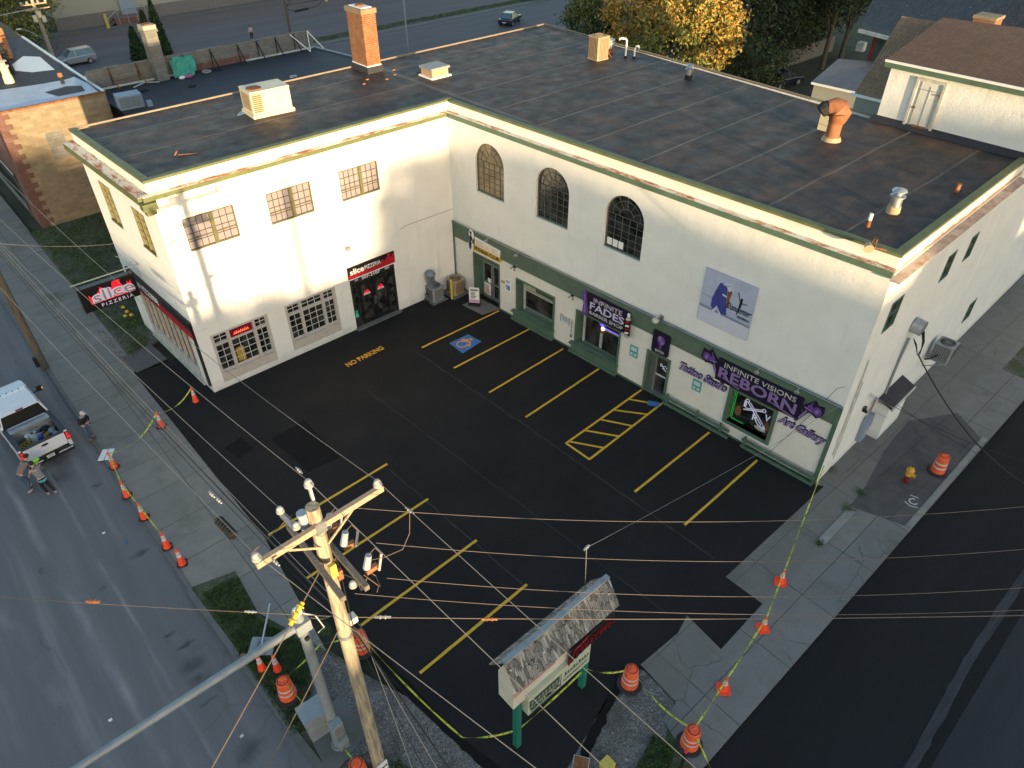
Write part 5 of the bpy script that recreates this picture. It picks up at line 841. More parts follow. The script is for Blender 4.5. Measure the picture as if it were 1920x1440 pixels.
# big dark-roofed house behind
Q_ = thing('dark_roofed_house', 'tall house with speckled dark shingle roof, green wall and brick chimney at the top right', 'house', (0, 0, 0))
ez = 9.0; a1 = G(1612, 54, ez); a2 = G(1682, 72, ez); a3 = G(1925, 118, ez)
r1 = G(1700, -150, 14); r2 = G(2100, -60, 14)
m, t = newmat('shingle_speckled'); b_ = t.brick(t.tc, .33, .16, .012, (.080, .082, .085), (.050, .052, .055), (.024, .024, .026)); sp_ = t.ramp(t.noise(5.5, 3, .6), [(.66, 0.), (.70, .9)]); sp2 = t.ramp(t.noise(.5, 2), [(.35, 1.), (.6, 0.)]); t.col(t.mix(t.math('MULTIPLY', sp_, sp2), b_[0], (.36, .38, .38))); t.rough(.9)
MB().sheet([a1, a2, a3, r2, r1][::1], 'shingle_speckled').build('roof', Q_); RR = Q_.children[-1]
cb = G(1838, 75, 12.5); MB().box(cb.x-.55, cb.x+.55, cb.y-.55, cb.y+.55, 10, 13.6, 'brick_orange').box(cb.x-.6, cb.x+.6, cb.y-.6, cb.y+.6, 13.6, 13.75, 'block_stone').build('chimney', RR)
g = MB(); g.bar(a1-Vector((0, 0, .12)), a2-Vector((0, 0, .12)), .3, .25, 'white_dirty'); g.bar(a2-Vector((0, 0, .12)), a3-Vector((0, 0, .12)), .2, .2, 'white_dirty'); g.build('gutter', Q_)
dv = (a2-a1).normalized(); b1 = a1+dv*.9+Vector((1.0, 0, 0)); b2 = a2+dv*6+Vector((1.0, 0, 0)); bm = a1+dv*1.4+Vector((1.0, 0, 0))
MB().sheet([(b1.x, b1.y, 0), (bm.x, bm.y, 0), (bm.x, bm.y, ez-.2), (b1.x, b1.y, ez-.2)][::-1], 'red_wall').sheet([(bm.x, bm.y, 0), (b2.x, b2.y, 0), (b2.x, b2.y, ez-.2), (bm.x, bm.y, ez-.2)][::-1], 'green_wall').build('wall', Q_)
pmb = G(1615, 87, 4.0); MB().box(pmb.x-.35, pmb.x+.35, pmb.y-.35, pmb.y+.35, 3.6, 4.4, 'white_dirty').build('meter_box', Q_)
# stone and brick building to the left, low black roof behind the wing
N_ = thing('stone_building', 'tan stone block building with red brick quoins and pale coated roof on the left', 'building', (0, 0, 0))
nx, ny, nz = -16.4, 25.05, 7.72
MB().sheet([(nx+.45, ny, -.1), (-9.7, ny, -.1), (-9.7, ny, nz), (nx+.45, ny, nz)], 'block_stone').sheet([(nx, 60, -.1), (nx, ny+.4, -.1), (nx, ny+.4, nz), (nx, 60, nz)], 'brick_red').sheet([(-9.7, ny, -.1), (-9.7, 60, -.1), (-9.7, 60, nz), (-9.7, ny, nz)], 'block_grey').build('wall', N_)
g = MB(); k = 0; z = -.1
while z < nz-.3:
    g.box(nx-.03, nx+(.78 if k % 2 else .46), ny-.035, ny+.4, z, z+.32, 'brick_red'); z += .32; k += 1
g.box(nx-.03, nx+.46, ny-.035, ny+.4, z, nz, 'brick_red'); g.build('quoin', N_)
MB().sheet([(nx+.1, ny+.15, nz-.05), (-9.8, ny+.15, nz-.05), (-9.8, 45, nz-.05), (nx+.1, 45, nz-.05)], 'membrane_plain').build('roof', N_); NR = N_.children[-1]
m, t = newmat('roof_coating'); t.col(t.ramp(t.noise(.9, 4), [(.3, (.36, .42, .50)), (.7, (.50, .55, .62))])); t.rough(.6)
wp = [(nx+.1, ny+.2), (-10.0, ny+.2), (-9.9, 28), (-10.1, 30.2), (-10.8, 29.9), (-12.2, 29.9), (nx+.1, 30.6)]
MB().sheet([(x, y, nz-.03) for x, y in wp], 'roof_coating').sheet([(x, y, nz-.03) for x, y in [(-10.6, 33.0), (-10.4, 37.5), (-11.3, 38.6), (-12.6, 36.5), (-13.0, 35.0), (-12.0, 33.4)]], 'white_paint').build('white_coating', NR)
MB().sheet([(x, y, nz-.012) for x, y in [(-12.3, 26.2), (-10.6, 26.2), (-10.4, 27.6), (-11.2, 28.1), (-12.7, 27.7)]], 'membrane_plain').build('bare_patch', NR)
MB().bar((nx, ny, nz), (-9.65, ny, nz), .16, .12, 'rust').bar((-9.75, ny, nz-.01), (-9.75, 45, nz-.01), .18, .14, 'metal_cap').build('coping', N_)
MB().box(-14.1, -13.05, ny-.02, ny-.004, 4.2, 5.98, 'block_grey').build('blocked_window', N_); MB().box(nx+.9, -10, ny-.05, ny-.003, 3.1, 3.3, 'block_stone').build('string_course', N_)
MB().box(nx-.06, nx-.004, 27.5, 46, .8, 2.9, 'glass_dark').box(nx-.08, nx-.06, 27.5, 27.7, 0, 3.1, 'green_trim').box(nx-.08, nx-.06, 27.5, 46, 2.9, 3.1, 'white_dirty').box(nx-.08, nx-.06, 27.7, 46, .3, .8, 'steel_grey').build('shop_window', N_)
c_ = MB().box(-16.0, -13.0, 38.6, 39.4, nz, nz+1.5, 'block_stone').box(-12.95, -12.0, 38.3, 39.6, nz, nz+2.1, 'brick_orange').build('chimney', NR)
vent(-13.85, 31.8, 'cream capped vent stack on the dark roof at far left', 1.4, .26, nz-.05, 'hvac_cream', 'hvac_cream'); vent(-13.15, 34.2, 'black capped pipe on the dark roof at far left, behind the cream stack', 1.9, .22, nz-.05, 'black_matte', 'black_matte')
t_ = thing('roof_vent', 'round rusty vent pipe on the pale coated roof at left', 'roof vent', (-11.2, 28.9, nz)); MB().cyl((0, 0, 0), (0, 0, .5), .12, .12, 'black_matte').cyl((0, 0, .45), (0, 0, .7), .17, .15, 'rust_orange').build('pipe', t_)
L_ = thing('low_building', 'low black-roofed building behind the left wing with concrete block parapet', 'building', (0, 0, 0))
lz = 7.0
MB().sheet([(-9.7, 8.6, lz), (9.4, 8.6, lz), (9.3, 19, lz), (7.75, 28.4, lz), (-9.7, 28.4, lz)], 'membrane_plain').build('roof', L_)
MB().sheet([(9.45, 8.6, 0), (9.4, 19, 0), (9.4, 19, lz), (9.45, 8.6, lz)], 'block_grey').sheet([(9.4, 19, 0), (7.85, 28.6, 0), (7.85, 28.6, lz), (9.4, 19, lz)], 'block_grey').build('wall', L_)
MB().bar((9.45, 8.6, lz+.03), (9.35, 19, lz+.03), .2, .14, 'steel_grey').bar((9.35, 19, lz+.03), (7.8, 28.4, lz+.03), .2, .14, 'steel_grey').build('roof_edge', L_)
Wq = MB(); Wq.box(-9.7, 7.9, 28.42, 28.62, -.1, lz+1.25, 'block_grey'); Wq.build('parapet', L_); Pp = L_.children[-1]
g = MB(); x = -9.6
while x < 7.8: g.box(x, x+1.05, 28.40, 28.64, lz+1.25, lz+1.25+U(.03, .12), 'block_grey'); x += 1.1
g.build('coping', Pp)
for x in (-8.2, -6.3, -2.9, -.8, 1.4, 3.0, 4.6, 6.2): MB().bar((x, 28.3, lz+1.2), (x+.1, 27.5, lz+.05), .06, .06, 'rust' if x < -5 else 'black_matte').bar((x, 28.35, lz), (x, 28.35, lz+1.3), .06, .05, 'black_matte').build('parapet_brace', Pp)
MB().bar((-8.2, 28.0, lz+.5), (-6.3, 28.0, lz+.5), .05, .05, 'rust').build('brace_rail', Pp)
g = MB().bar((5.9, 28.3, lz+1.3), (6.9, 27.2, lz+.05), .06, .06, 'white_paint').bar((6.9, 27.2, lz+.05), (7.4, 28.2, lz+1.35), .06, .06, 'white_paint').bar((7.4, 28.2, lz+1.35), (8.0, 27.0, lz+.15), .06, .06, 'white_paint'); g.build('white_brace', L_)
MB().bar((-9.6, 28.25, lz+.06), (-3.9, 28.25, lz+.06), .1, .12, 'white_dirty').build('flashing', L_); MB().bar((1.8, 28.25, lz+.06), (7.8, 28.25, lz+.06), .1, .12, 'white_dirty').build('flashing', L_)
MB().box(-3.2, 2.2, 28.36, 28.419, lz, lz+.45, 'brick_red').build('brick_course', L_)
t_ = thing('stone_chimney', 'tall square grey stone chimney with broken cap rising from the black low roof', 'chimney', (-4.95, 27.9, lz), rad(3)); m_ = MB().box(-.42, .42, -.42, .42, 0, 3.25, 'block_grey'); m_.build('stack', t_); MB().box(-.50, .50, -.50, .50, 3.25, 3.42, 'block_grey').box(-.46, .46, -.46, .46, 3.42, 3.7, 'warehouse_wall').box(-.3, .3, -.3, .3, 3.7, 3.76, 'rust').build('cap', t_)
t_ = thing('tarpaulin', 'crumpled green tarpaulin hanging by the stone chimney on the black roof', 'tarpaulin', (-3.5, 27.8, lz)); mb = MB(); nx_, nz_ = 9, 7
gr = [[(-.7+i*.22+(.25*j/6), .45-.9*(1-j/6)+U(-.1, .1), .06+1.15*j/6+U(-.08, .08)) for i in range(nx_)] for j in range(nz_)]
for j in range(nz_-1):
    for i in range(nx_-1):
        if (i, j) in ((8, 0), (7, 0), (0, 5)): continue
        mb.sheet([gr[j][i], gr[j][i+1], gr[j+1][i+1], gr[j+1][i]], 'tarp_green')
mb.build('sheet', t_)
tag(MB().ellip((-3.3, 27.0, lz+.12), .35, .22, .14, 'pink_cloth').ellip((-3.8, 27.0, lz+.10), .25, .15, .12, 'white_sign').build('cloth_pile'), 'pink and white rags lying at the foot of the green tarpaulin', 'rags')
tag(MB().tube([(-1.8+.3*math.cos(rad(a)), 27.3+.3*math.sin(rad(a)), lz+.1) for a in range(0, 361, 40)], .06, 'warehouse_wall', 6).tube([(-.9+.25*math.cos(rad(a)), 27.5+.25*math.sin(rad(a)), lz+.1) for a in range(0, 361, 40)], .05, 'black_matte', 6).build('hose_coil'), 'coiled hoses on the black roof right of the tarpaulin', 'hose')
tag(MB().bar((-7.2, 27.2, lz+.05), (-6.2, 27.9, lz+.05), .12, .05, 'white_dirty').bar((-6.4, 27.9, lz+.07), (-5.4, 27.2, lz+.07), .12, .05, 'white_dirty').build('loose_boards'), 'two crossed pale boards lying left of the stone chimney', 'boards')
t_ = thing('round_tank', 'round grey tank lid beside the parapet at far left of the black roof', 'tank', (-9.0, 31.0, 6.2)); MB().cyl((0, 0, 0), (0, 0, .9), .9, .9, 'steel_grey', 20).cyl((0, 0, .9), (0, 0, 1.0), .95, .95, 'white_dirty', 20).build('body', t_)
t_ = thing('rooftop_unit', 'covered grey-blue rooftop unit on the black roof behind the left wing', 'air handler', (-9.05+.2, 23.2, lz), rad(-5)); MB().box(-.75, .75, -.55, .55, 0, .85, 'blue_grey').box(-.7, .7, -.56, -.551, .1, .75, 'steel_grey').build('casing', t_, bevel=.1); tag(MB().box(-8.0, -7.7, 22.3, 22.6, lz, lz+.35, 'blue_grey').build('small_box'), 'small pale box on the black roof right of the covered unit', 'box')
for x, y, lb in ((-6.9, 26.0, 'dark rubber dome on the black roof left of the stone chimney'), (-4.0, 24.8, 'dark rubber dome on the black roof below the stone chimney'), (-8.0, 25.2, 'dark rubber dome on the black roof at its left end')): tag(MB().ellip((x, y, lz+.06), .3, .22, .12, 'rubber').build('roof_drain'), lb, 'roof drain', 'roof drains on the black roof')
tag(MB().box(2.2, 2.7, 21.8, 22.0, lz, lz+.12, 'white_dirty').build('brick_block'), 'pale block lying on the black roof near the brick chimney', 'block')
# pale warehouse across the back lot
K = thing('warehouse', 'long pale green-grey warehouse wall across the back lot', 'building', (0, 0, 0))
MB().box(1.2, 60, 83.52, 95, 1.55, 9, 'warehouse_wall').build('wall', K); MB().box(1.1, 60, 83.4, 83.519, -.1, 1.55, 'warehouse_base').build('base', K)
MB().box(9.3, 11.3, 83.2, 83.39, .9, 3.6, 'blue_grey').build('door', K)
g = MB(); g.box(7.9, 12.0, 82.0, 83.3, -.1, .75, 'brick_red'); [g.box(7.0+k*.3, 7.9, 82.1, 83.2, -.1, .15+k*.15, 'concrete_plain') for k in range(3)]; g.build('steps', K)
g = MB(); g.tube([(7.0, 82.0, .9), (8.4, 82.0, 1.8), (12.0, 82.0, 1.8), (12.0, 83.3, 1.8)], .05, 'galvanised', 5); [g.cyl((x, 82.0, .0), (x, 82.0, 1.8 if x > 8 else 1.0), .04, .04, 'galvanised', 5) for x in (7.0, 8.4, 9.6, 10.8, 12.0)]; g.build('railing', K)
for x, lb in ((6.6, 'yellow post left of the warehouse steps'), (12.6, 'yellow post right of the warehouse steps'), (36.2, 'yellow post at the blue-striped corner of the lot, behind the chimney')): 
    t_ = thing('bollard', lb, 'bollard', (x, 81.3 if x < 20 else 76.5, 0)); MB().cyl((0, 0, 0), (0, 0, 1.7), .18, .18, 'yellow_post', 10).build('post', t_)
t_ = thing('loading_block', 'low blue striped loading block behind the yellow post at the top', 'block', (40, 82, 0)); [t_.location]; g = MB().box(-3.5, 3.5, -1, 1, 0, 1.3, 'warehouse_wall'); [g.box(-3.5, 3.5, -1.02, -1.001, .1+k*.3, .25+k*.3, 'blue_grey') for k in range(4)]; g.build('block', t_)
# fence by the trees
fa = G(1380, 100, 0); 
for (p, q, lb) in ((G(1440, 138), G(1560, 95), 'weathered board fence under the dark trees, left stretch'), (G(1405, 125), G(1440, 105), 'pale wooden fence end below the green trees')):
    t_ = thing('board_fence', lb, 'fence', (0, 0, 0)); g = MB(); n = int((q-p).length/.22)
    for k in range(n): a_ = p.lerp(q, k/n); b_ = p.lerp(q, (k+.85)/n); g.bar((a_.x, a_.y, .8), (b_.x, b_.y, .8), .04, 1.7+U(-.06, .06), 'warehouse_base')
    g.build('boards', t_); g = MB(); g.bar((p.x, p.y+.05, 1.3), (q.x, q.y+.05, 1.3), .06, .1, 'warehouse_base'); g.build('rail', t_)

# ------------------------------------------------------------------ traffic cones and drums
def make_cone(label, loc, h=.9, base='rubber', bw=.19, name='traffic_cone', rz=0, group='orange traffic cones'):
    t_ = thing(name, label, 'traffic cone', loc, rz, group); b = bw; ch = .05; P = [(-b+ch, -b), (b-ch, -b), (b, -b+ch), (b, b-ch), (b-ch, b), (-b+ch, b), (-b, b-ch), (-b, -b+ch)]
    MB().prism(P, 0, .035, base).build('base', t_)
    R_ = lambda z: .145-.115*(z/h)
    prof = [(R_(.03)+.01, .03), (R_(.06), .06), (R_(h*.55), h*.55), (R_(h*.90), h*.90), (R_(h*.9)+.012, h*.92), (R_(h*.92)+.004, h*.955), (.03, h)]
    MB().lathe(prof, (0, 0, 0), 'cone_orange', 18).build('body', t_, smooth=True)
    for a, c in ((.50, .64), (.70, .80)): MB().lathe([(R_(h*a)+.005, h*a), (R_(h*c)+.005, h*c)], (0, 0, 0), 'reflective', 18).build('reflective_band', t_, smooth=True)
    MB().lathe([(R_(h*.645)+.006, h*.645), (R_(h*.69)+.006, h*.69)], (0, 0, 0), 'reflective_pink', 18).build('reflective_band', t_, smooth=True)
    return t_
cz = -.004
c0 = make_cone('cone on the fresh asphalt at the corner of the white wing, tape tied on', (-16.28, -.05, .008), rz=.3)
CN = [((-18.22, -.75, cz), 'second cone in the taped row, on the pavement edge nearest the asphalt'), (tuple(G(215, 876)), 'cone beside the two white boards on the pavement'), (tuple(G(239, 930)), 'second cone from the white boards along the kerb'), (tuple(G(271, 971)), 'third cone from the white boards along the kerb'),
      (tuple(G(314, 1026)), 'last but one cone of the kerb row, nearest the grass'), (tuple(G(342, 1057)), 'last cone of the kerb row, near the verge corner, no tape beyond it'), (tuple(G(492, 1255)), 'cone on the grass half hidden under the grey mast arm'), (tuple(G(521, 1256)), 'cone on the grass beside the drum, right of the mast arm')]
for i, (p, lb) in enumerate(CN): dup(c0, (p[0], p[1], cz), U(0, 1.5), lb)
c1 = make_cone('small cone with square orange base on the far end of the south pavement tape', (-4.42, -24.85, .022), .68, 'cone_orange', .22, rz=.5, group='small cones on the south pavement')
dup(c1, (-6.6, -25.5, .022), .9, 'small cone with square orange base in the middle of the south pavement tape'); dup(c1, (-9.5, -25.9, .022), .75, 'small orange cone on the pavement nearest the corner drum, tape across it')
def make_drum(label, loc):
    t_ = thing('traffic_drum', label, 'traffic drum', loc, 0, 'orange and white traffic drums')
    MB().lathe([(.40, 0), (.42, .03), (.40, .09), (.31, .10), (.30, .09)], (0, 0, 0), 'rubber', 24).build('base', t_, smooth=True)
    st = [(.290, .06), (.288, .20), (.268, .205), (.262, .44), (.248, .445), (.243, .68), (.23, .685), (.225, .90), (.215, .93), (.19, .955)]
    MB().lathe(st, (0, 0, 0), 'drum_orange', 26).build('body', t_, smooth=True); MB().lathe([(.19, .955), (.17, .95), (.12, .965), (.03, .97)], (0, 0, 0), 'drum_orange', 22).box(-.13, .13, -.02, .02, .965, 1.06, 'drum_orange').build('top_handle', t_)
    for a, c, r0, r1 in ((.34, .42, .266, .2645), (.56, .64, .2475, .2462)): MB().lathe([(r0, a), (r1, c)], (0, 0, 0), 'reflective', 26).build('reflective_band', t_, smooth=True)
    return t_
d0 = make_drum('drum at the gravel edge between the shingled sign and the pavement', (-11.65, -23.72, .0)); d0.rotation_euler.z = .4
for p, lb in (((-11.78, -26.25, .02), 'drum at the street corner beside the black post, bottom right'), ((-17.5, -16.75, 0), 'drum half hidden behind the wooden utility pole'), ((-20.2, -16.55, -.01), 'drum on the grass between the mast arm and the grey cabinet'), ((5.66, -26.25, .022), 'drum on the dark pavement near the hydrant, on the right'), ((-19.85, -20.3, 0), 'drum cut by the bottom edge at the foot of the signal mast')): dup(d0, p, U(0, 3), lb)
t_ = thing('fire_hydrant', 'yellow-topped fire hydrant with dark red barrel on the south pavement', 'hydrant', (4.10, -25.6, .022))
MB().lathe([(.17, 0), (.17, .05), (.11, .06), (.11, .36), (.14, .38)], (0, 0, 0), 'hyd_red', 16).build('barrel', t_, smooth=True)
MB().lathe([(.14, .38), (.14, .62), (.17, .64), (.17, .68), (.13, .72), (.09, .80), (.03, .84)], (0, 0, 0), 'hyd_yellow', 16).cyl((0, 0, .84), (0, 0, .90), .03, .03, 'hyd_red', 6).build('bonnet', t_, smooth=True)
MB().cyl((-.24, 0, .5), (.24, 0, .5), .055, .055, 'hyd_yellow', 10).build('hose_nozzle', t_); MB().cyl((0, -.1, .46), (0, -.26, .46), .08, .08, 'hyd_yellow', 12).build('pumper_nozzle', t_)
# caution tape
def tape(label, pts, sag, wd=.06):
    P = [];
    for (a, b), s_ in zip(zip(pts, pts[1:]), sag):
        a = Vector(a); b = Vector(b); n = 16
        for k in range(n): q = k/n; p = a.lerp(b, q); p.z -= 4*s_*q*(1-q); P.append(p)
    P.append(Vector(pts[-1])); mb = MB(); L = len(P)
    for i in range(L-1):
        def off(i_):
            d = (P[min(i_+1, L-1)]-P[max(i_-1, 0)]).normalized(); s2 = d.cross(Vector((0, 0, 1))).normalized(); tw = math.sin(i_*.42)*1.1; return (s2*math.cos(tw)+Vector((0, 0, 1))*math.sin(tw))*(wd/2)
        o0, o1 = off(i), off(i+1); mb.sheet([P[i]-o0, P[i+1]-o1, P[i+1]+o1, P[i]+o0], 'tape_yellow')
        if i % 2: c_ = (P[i]+P[i+1])/2; e = (P[i+1]-P[i])*.22; n_ = Vector((0, 0, .004)); mb.sheet([c_-e-o0*.45+n_, c_+e-o1*.45+n_, c_+e+o1*.45+n_, c_-e+o0*.45+n_], 'black_matte')
    return tag(mb.build('caution_tape'), label, 'caution tape', 'yellow caution tapes')
cp = [Vector((-16.28, -.05, .86)), Vector((-18.22, -.75, .84))]+[Vector((G(x, y).x, G(x, y).y, .84)) for x, y in ((215, 876), (239, 930), (271, 971), (314, 1026))]
tape('yellow tape looping from the asphalt corner cone down the kerb row of cones', cp, [.35, .5, .12, .12, .12])
dt = Vector((-11.65, -23.72, .98)); dc = Vector((-11.78, -26.25, 1.0)); dp = Vector((-17.5, -16.75, 1.0)); dg = Vector((-20.2, -16.55, .98)); ps1 = Vector((-15.65, -22.7, .9)); ps2 = Vector((-12.75, -22.7, .95))
tape('yellow tape from the building corner along the south pavement to the corner drum', [tuple(SEc+Vector((-.1, -.1, 1.2))), (-4.42, -24.85, .66), (-6.6, -25.5, .64), (-9.5, -25.9, .64), tuple(dc), (-12.1, -27.2, .5)], [.2, .06, .06, .06, .05])
tape('yellow tape hanging from the middle drum to the corner drum', [dt, dc], [.45]); tape('yellow tape between the right green sign post and the middle drum', [ps2, dt], [.28]); tape('yellow tape stretched between the two green sign posts', [ps1, ps2], [.1])
tape('yellow tape sagging over the gravel from the pole drum to the left green post', [dp, (-16.9, -21.5, .25), ps1], [.35, .2]); tape('yellow tape from the grass drum to the drum behind the pole', [dg, (-18.6, -16.0, .6), dp], [.1, .1]); tape('short yellow tape from the grass drum to the signal mast', [dg, (-19.8, -18.9, .9)], [.35])
tape('short yellow tape from the signal mast foot to the bottom drum', [(-19.8, -19.1, .5), (-19.85, -20.3, 1.0)], [.15])
# ------------------------------------------------------------------ pylon sign with shingled gable
S_ = thing('pylon_sign', 'weathered two-sided sign cabinet with shingled gable roof on two green posts', 'sign', (0, 0, 0))
for x in (-15.72, -12.85): MB().box(x-.09, x+.09, -22.8, -22.6, -.05, 2.6, 'teal_post').build('post', S_)
yf, yb = -22.82, -22.2
MB().box(-15.98, -12.2, yf, yb, 2.68, 3.98, 'cream_panel').build('cabinet', S_)
CB = S_.children[-1]
MB().box(-15.52, -12.95, yf-.14, yf+.2, 1.92, 2.90, 'cream_panel_green').build('message_panel', S_); PN = S_.children[-1]
rf = MB(); x0, x1 = -16.05, -11.92; yr = -22.5; ezl, rz_ = 3.95, 4.78
for sg, ye in ((-1, -23.02), (1, -21.92)):
    f_ = [(x0, ye, ezl), (x1, ye, ezl), (x1, yr, rz_), (x0, yr, rz_)]; f_ = f_ if sg < 0 else f_[::-1]; rf.sheet(f_, 'cream_panel'); 
rf.sheet([(-15.98, yf, 3.98), (-15.98, yb, 3.98), (-15.98, yr, 4.7)][::-1], 'cream_panel').sheet([(-12.2, yf, 3.98), (-12.2, yb, 3.98), (-12.2, yr, 4.7)], 'cream_panel')
rf.build('roof', S_); RF = S_.children[-1]
for sg, ye in ((-1, -23.02), (1, -21.92)):
    g = MB(); sl_ = math.hypot(ye-yr, rz_-ezl); g.box(x0, x1, 0, sl_, .01, .05, 'shingle_weathered'); ang = math.atan2(rz_-ezl, abs(ye-yr))
    o = g.build('roof_shingles', RF); o.location = (0, ye, ezl) if sg < 0 else (x0+x1, ye, ezl); o.rotation_euler = (ang, 0, 0) if sg < 0 else (ang, 0, math.pi)
random.seed(5)
g = MB()
for k in range(210):      # curled and torn shingle pieces
    sg = -1 if rnd() < .62 else 1; ye = -23.02 if sg < 0 else -21.92; q = U(.03, .88); x = U(x0+.05, x1-.15); y = ye+(yr-ye)*q; z = ezl+(rz_-ezl)*q+.05; dx, dy = U(.05, .2), (yr-ye)*U(.10, .26); dz = (rz_-ezl)*abs(dy/(yr-ye)); cu2 = U(.0, .06)
    g.sheet([(x, y, z+cu2), (x+dx, y+U(-.03, .03), z+cu2*.6), (x+dx*.9, y+dy, z+dz+.006), (x, y+dy, z+dz+.004)], 'curl_a' if False else random.choice(['shingle_weathered', 'cream_panel', 'block_grey', 'black_matte', 'shingle_weathered']))
g.build('loose_shingles', RF)
MB().bar((x0, yr, rz_+.05), (x1, yr, rz_+.05), .16, .07, 'steel_pole').build('ridge_cap', RF)
MB().box(-16.0, -14.35, yf-.012, yf-.001, 3.42, 3.46, 'red_sign').box(-16.0, -14.35, yf-.012, yf-.001, 3.30, 3.33, 'red_sign').build('stripes', CB)
g = MB().box(-13.9, -11.95, yf-.16, yf-.10, 3.05, 3.62, 'black_paint'); [g.prismy([(-13.95+k*.22, 2.86+k*.03), (-13.75+k*.22, 2.84+k*.03), (-13.6+k*.22, 3.1), (-13.8+k*.22, 3.12)], yf-.16, yf-.10, 'black_paint') for k in range(8)]; g.build('name_backing', CB)
M('script_red', (.22, .008, .018), .4); g = MB(); random.seed(21)
for k in range(9):
    x_ = -13.8+k*.2; g.tube([(x_, yf-.18, 3.08+U(-.03, .05)), (x_+.10, yf-.18, 3.42+U(-.05, .1)), (x_+.2, yf-.18, 3.30), (x_+.16, yf-.18, 3.12)], .022, 'script_red', 5)
g.tube([(-13.95, yf-.18, 2.9), (-13.7, yf-.18, 3.5), (-13.2, yf-.18, 3.6)], .03, 'script_red', 5); g.build('script_letters', CB)
g = MB(); g.box(-15.48, -14.28, yf-.155, yf-.141, 2.32, 2.66, 'green_letter'); [g.box(-15.42+k*.14, -15.34+k*.14, yf-.16, yf-.1555, 2.38+U(0,.04), 2.58, 'hvac_grey') for k in range(8)]; text('THOMAS R REILLY CPA', -15.46, 2.10, 1.2, .16, 'green_letter', y=yf-.155, mb=g, off=.01); [g.box(-14.05+k*.12, -13.98+k*.12, yf-.15, yf-.1415, 2.43, 2.43+U(.06,.13), 'green_letter') for k in range(9)]; g.box(-14.22, -14.20, yf-.155, yf-.141, 1.84, 2.66, 'green_letter')
for z in (2.0, 1.93, 1.88): g.box(-15.4, -14.4, yf-.15, yf-.141, z, z+.015, 'green_letter')
for z in (2.36, 2.18, 2.12): g.box(-14.1, -13.05, yf-.15, yf-.141, z, z+.015, 'green_letter')
g.build('lettering', PN)
tag(MB().tube([(-12.9, -22.6, 2.7), (-12.3, -21.9, 5.9)], .012, 'wire', 5).build('guy_rod'), 'thin metal rod rising from the right end of the shingled sign', 'rod')
# ------------------------------------------------------------------ signal mast, cabinet, small posts
T_ = thing('signal_mast', 'grey steel traffic signal mast with a long arm reaching over the street', 'signal mast', (-19.78, -19.0, 0))
MB().cyl((0, 0, -.02), (0, 0, .10), .26, .24, 'steel_pole', 14).cyl((0, 0, .1), (0, 0, 6.95), .165, .125, 'steel_pole', 18).build('pole', T_, smooth=True); MB().lathe([(.13, 6.95), (.12, 7.05), (.05, 7.12)], (0, 0, 0), 'white_paint', 16).build('cap', T_, smooth=True)
MB().cyl((0, 0, 6.45), (-7.5, .0, 6.62), .115, .07, 'steel_pole', 14).build('arm', T_, smooth=True); MB().box(-.2, .2, -.2, .2, 6.28, 6.66, 'steel_pole').build('clamp', T_); MB().cyl((.0, -.2, 6.0), (0, -.14, 6.0), .07, .07, 'black_matte', 12).build('hand_hole', T_)
MB().tube([(.05, .0, 6.9), (.35, -.2, 6.7), (.45, -.3, 6.2), (.3, -.2, 6.0)], .018, 'white_dirty', 6).tube([(.15, 0, 6.6), (.5, -.2, 6.4), (.9, -.4, 6.5)], .02, 'wire_black', 6).build('cable', T_)
MB().box(-.16, .16, -.42, -.14, 1.1, 1.75, 'steel_pole').box(-.14, .14, -.44, -.421, 1.2, 1.65, 'galvanised').box(-.14, .16, -.5, -.2, .45, 1.05, 'steel_pole').build('control_box', T_)
t_ = thing('signal_cabinet', 'grey traffic control cabinet with sloping top beside the signal mast', 'cabinet', (-20.02, -18.2, 0), rad(-4)); MB().box(-.34, .34, -.28, .28, 0, 1.22, 'steel_pole').build('body', t_); MB().box(-.42, .42, -.34, .34, 1.221, 1.30, 'steel_pole').build('lid', t_); MB().box(-.30, .30, -.295, -.281, .1, 1.15, 'steel_pole').build('door', t_)
t_ = thing('black_post', 'thin black post beside the drum at the bottom right street corner', 'post', (-12.5, -26.5, 0)); MB().cyl((0, 0, 0), (0, 0, 1.0), .05, .05, 'black_matte', 8).build('post', t_); MB().ellip((0, 0, 1.02), .06, .06, .05, 'red_item').build('cap', t_)
t_ = thing('folded_road_sign', 'back of a tipped grey road sign with metal stand lying on the grass', 'road sign', tuple(G(492, 1212, .25)), rad(-42)); MB().box(-.42, .42, -.34, .34, 0, .05, 'steel_pole').build('panel', t_, bevel=.02); MB().box(-.22, -.14, -.3, .22, .051, .09, 'steel_grey').box(.12, .2, -.3, .22, .051, .09, 'steel_grey').box(-.22, .2, .14, .22, .052, .085, 'steel_grey').build('ribs', t_); MB().bar((0, -.1, .10), (-.05, 1.45, .35), .05, .05, 'metal_cap').build('pole', t_); MB().box(-.62, -.46, -.45, -.3, 0, .08, 'rust_orange').build('flag', t_)
t_ = thing('white_boards', 'two white boards lying side by side on the pavement by the first kerb cone', 'boards', tuple(G(200, 853)), rad(-35)); MB().box(-.27, -.03, -.35, .35, 0, .03, 'white_sign').build('board', t_); MB().box(.01, .25, -.33, .37, 0, .03, 'white_sign').build('board', t_)
t_ = thing('marker_post_top', 'yellow square cap of a low post at the bottom edge of the gravel', 'marker', tuple(G(1138, 1438))); MB().box(-.18, .18, -.18, .18, 0, .3, 'yellow_post').build('cap', t_, bevel=.03)
t_ = thing('access_cover', 'small brown square utility lid in the gravel at the bottom edge', 'lid', tuple(G(1088, 1438)), .6); MB().box(-.28, .28, -.22, .22, 0, .05, 'rust').box(-.31, .31, -.25, .25, 0, .03, 'metal_cap').build('lid', t_)
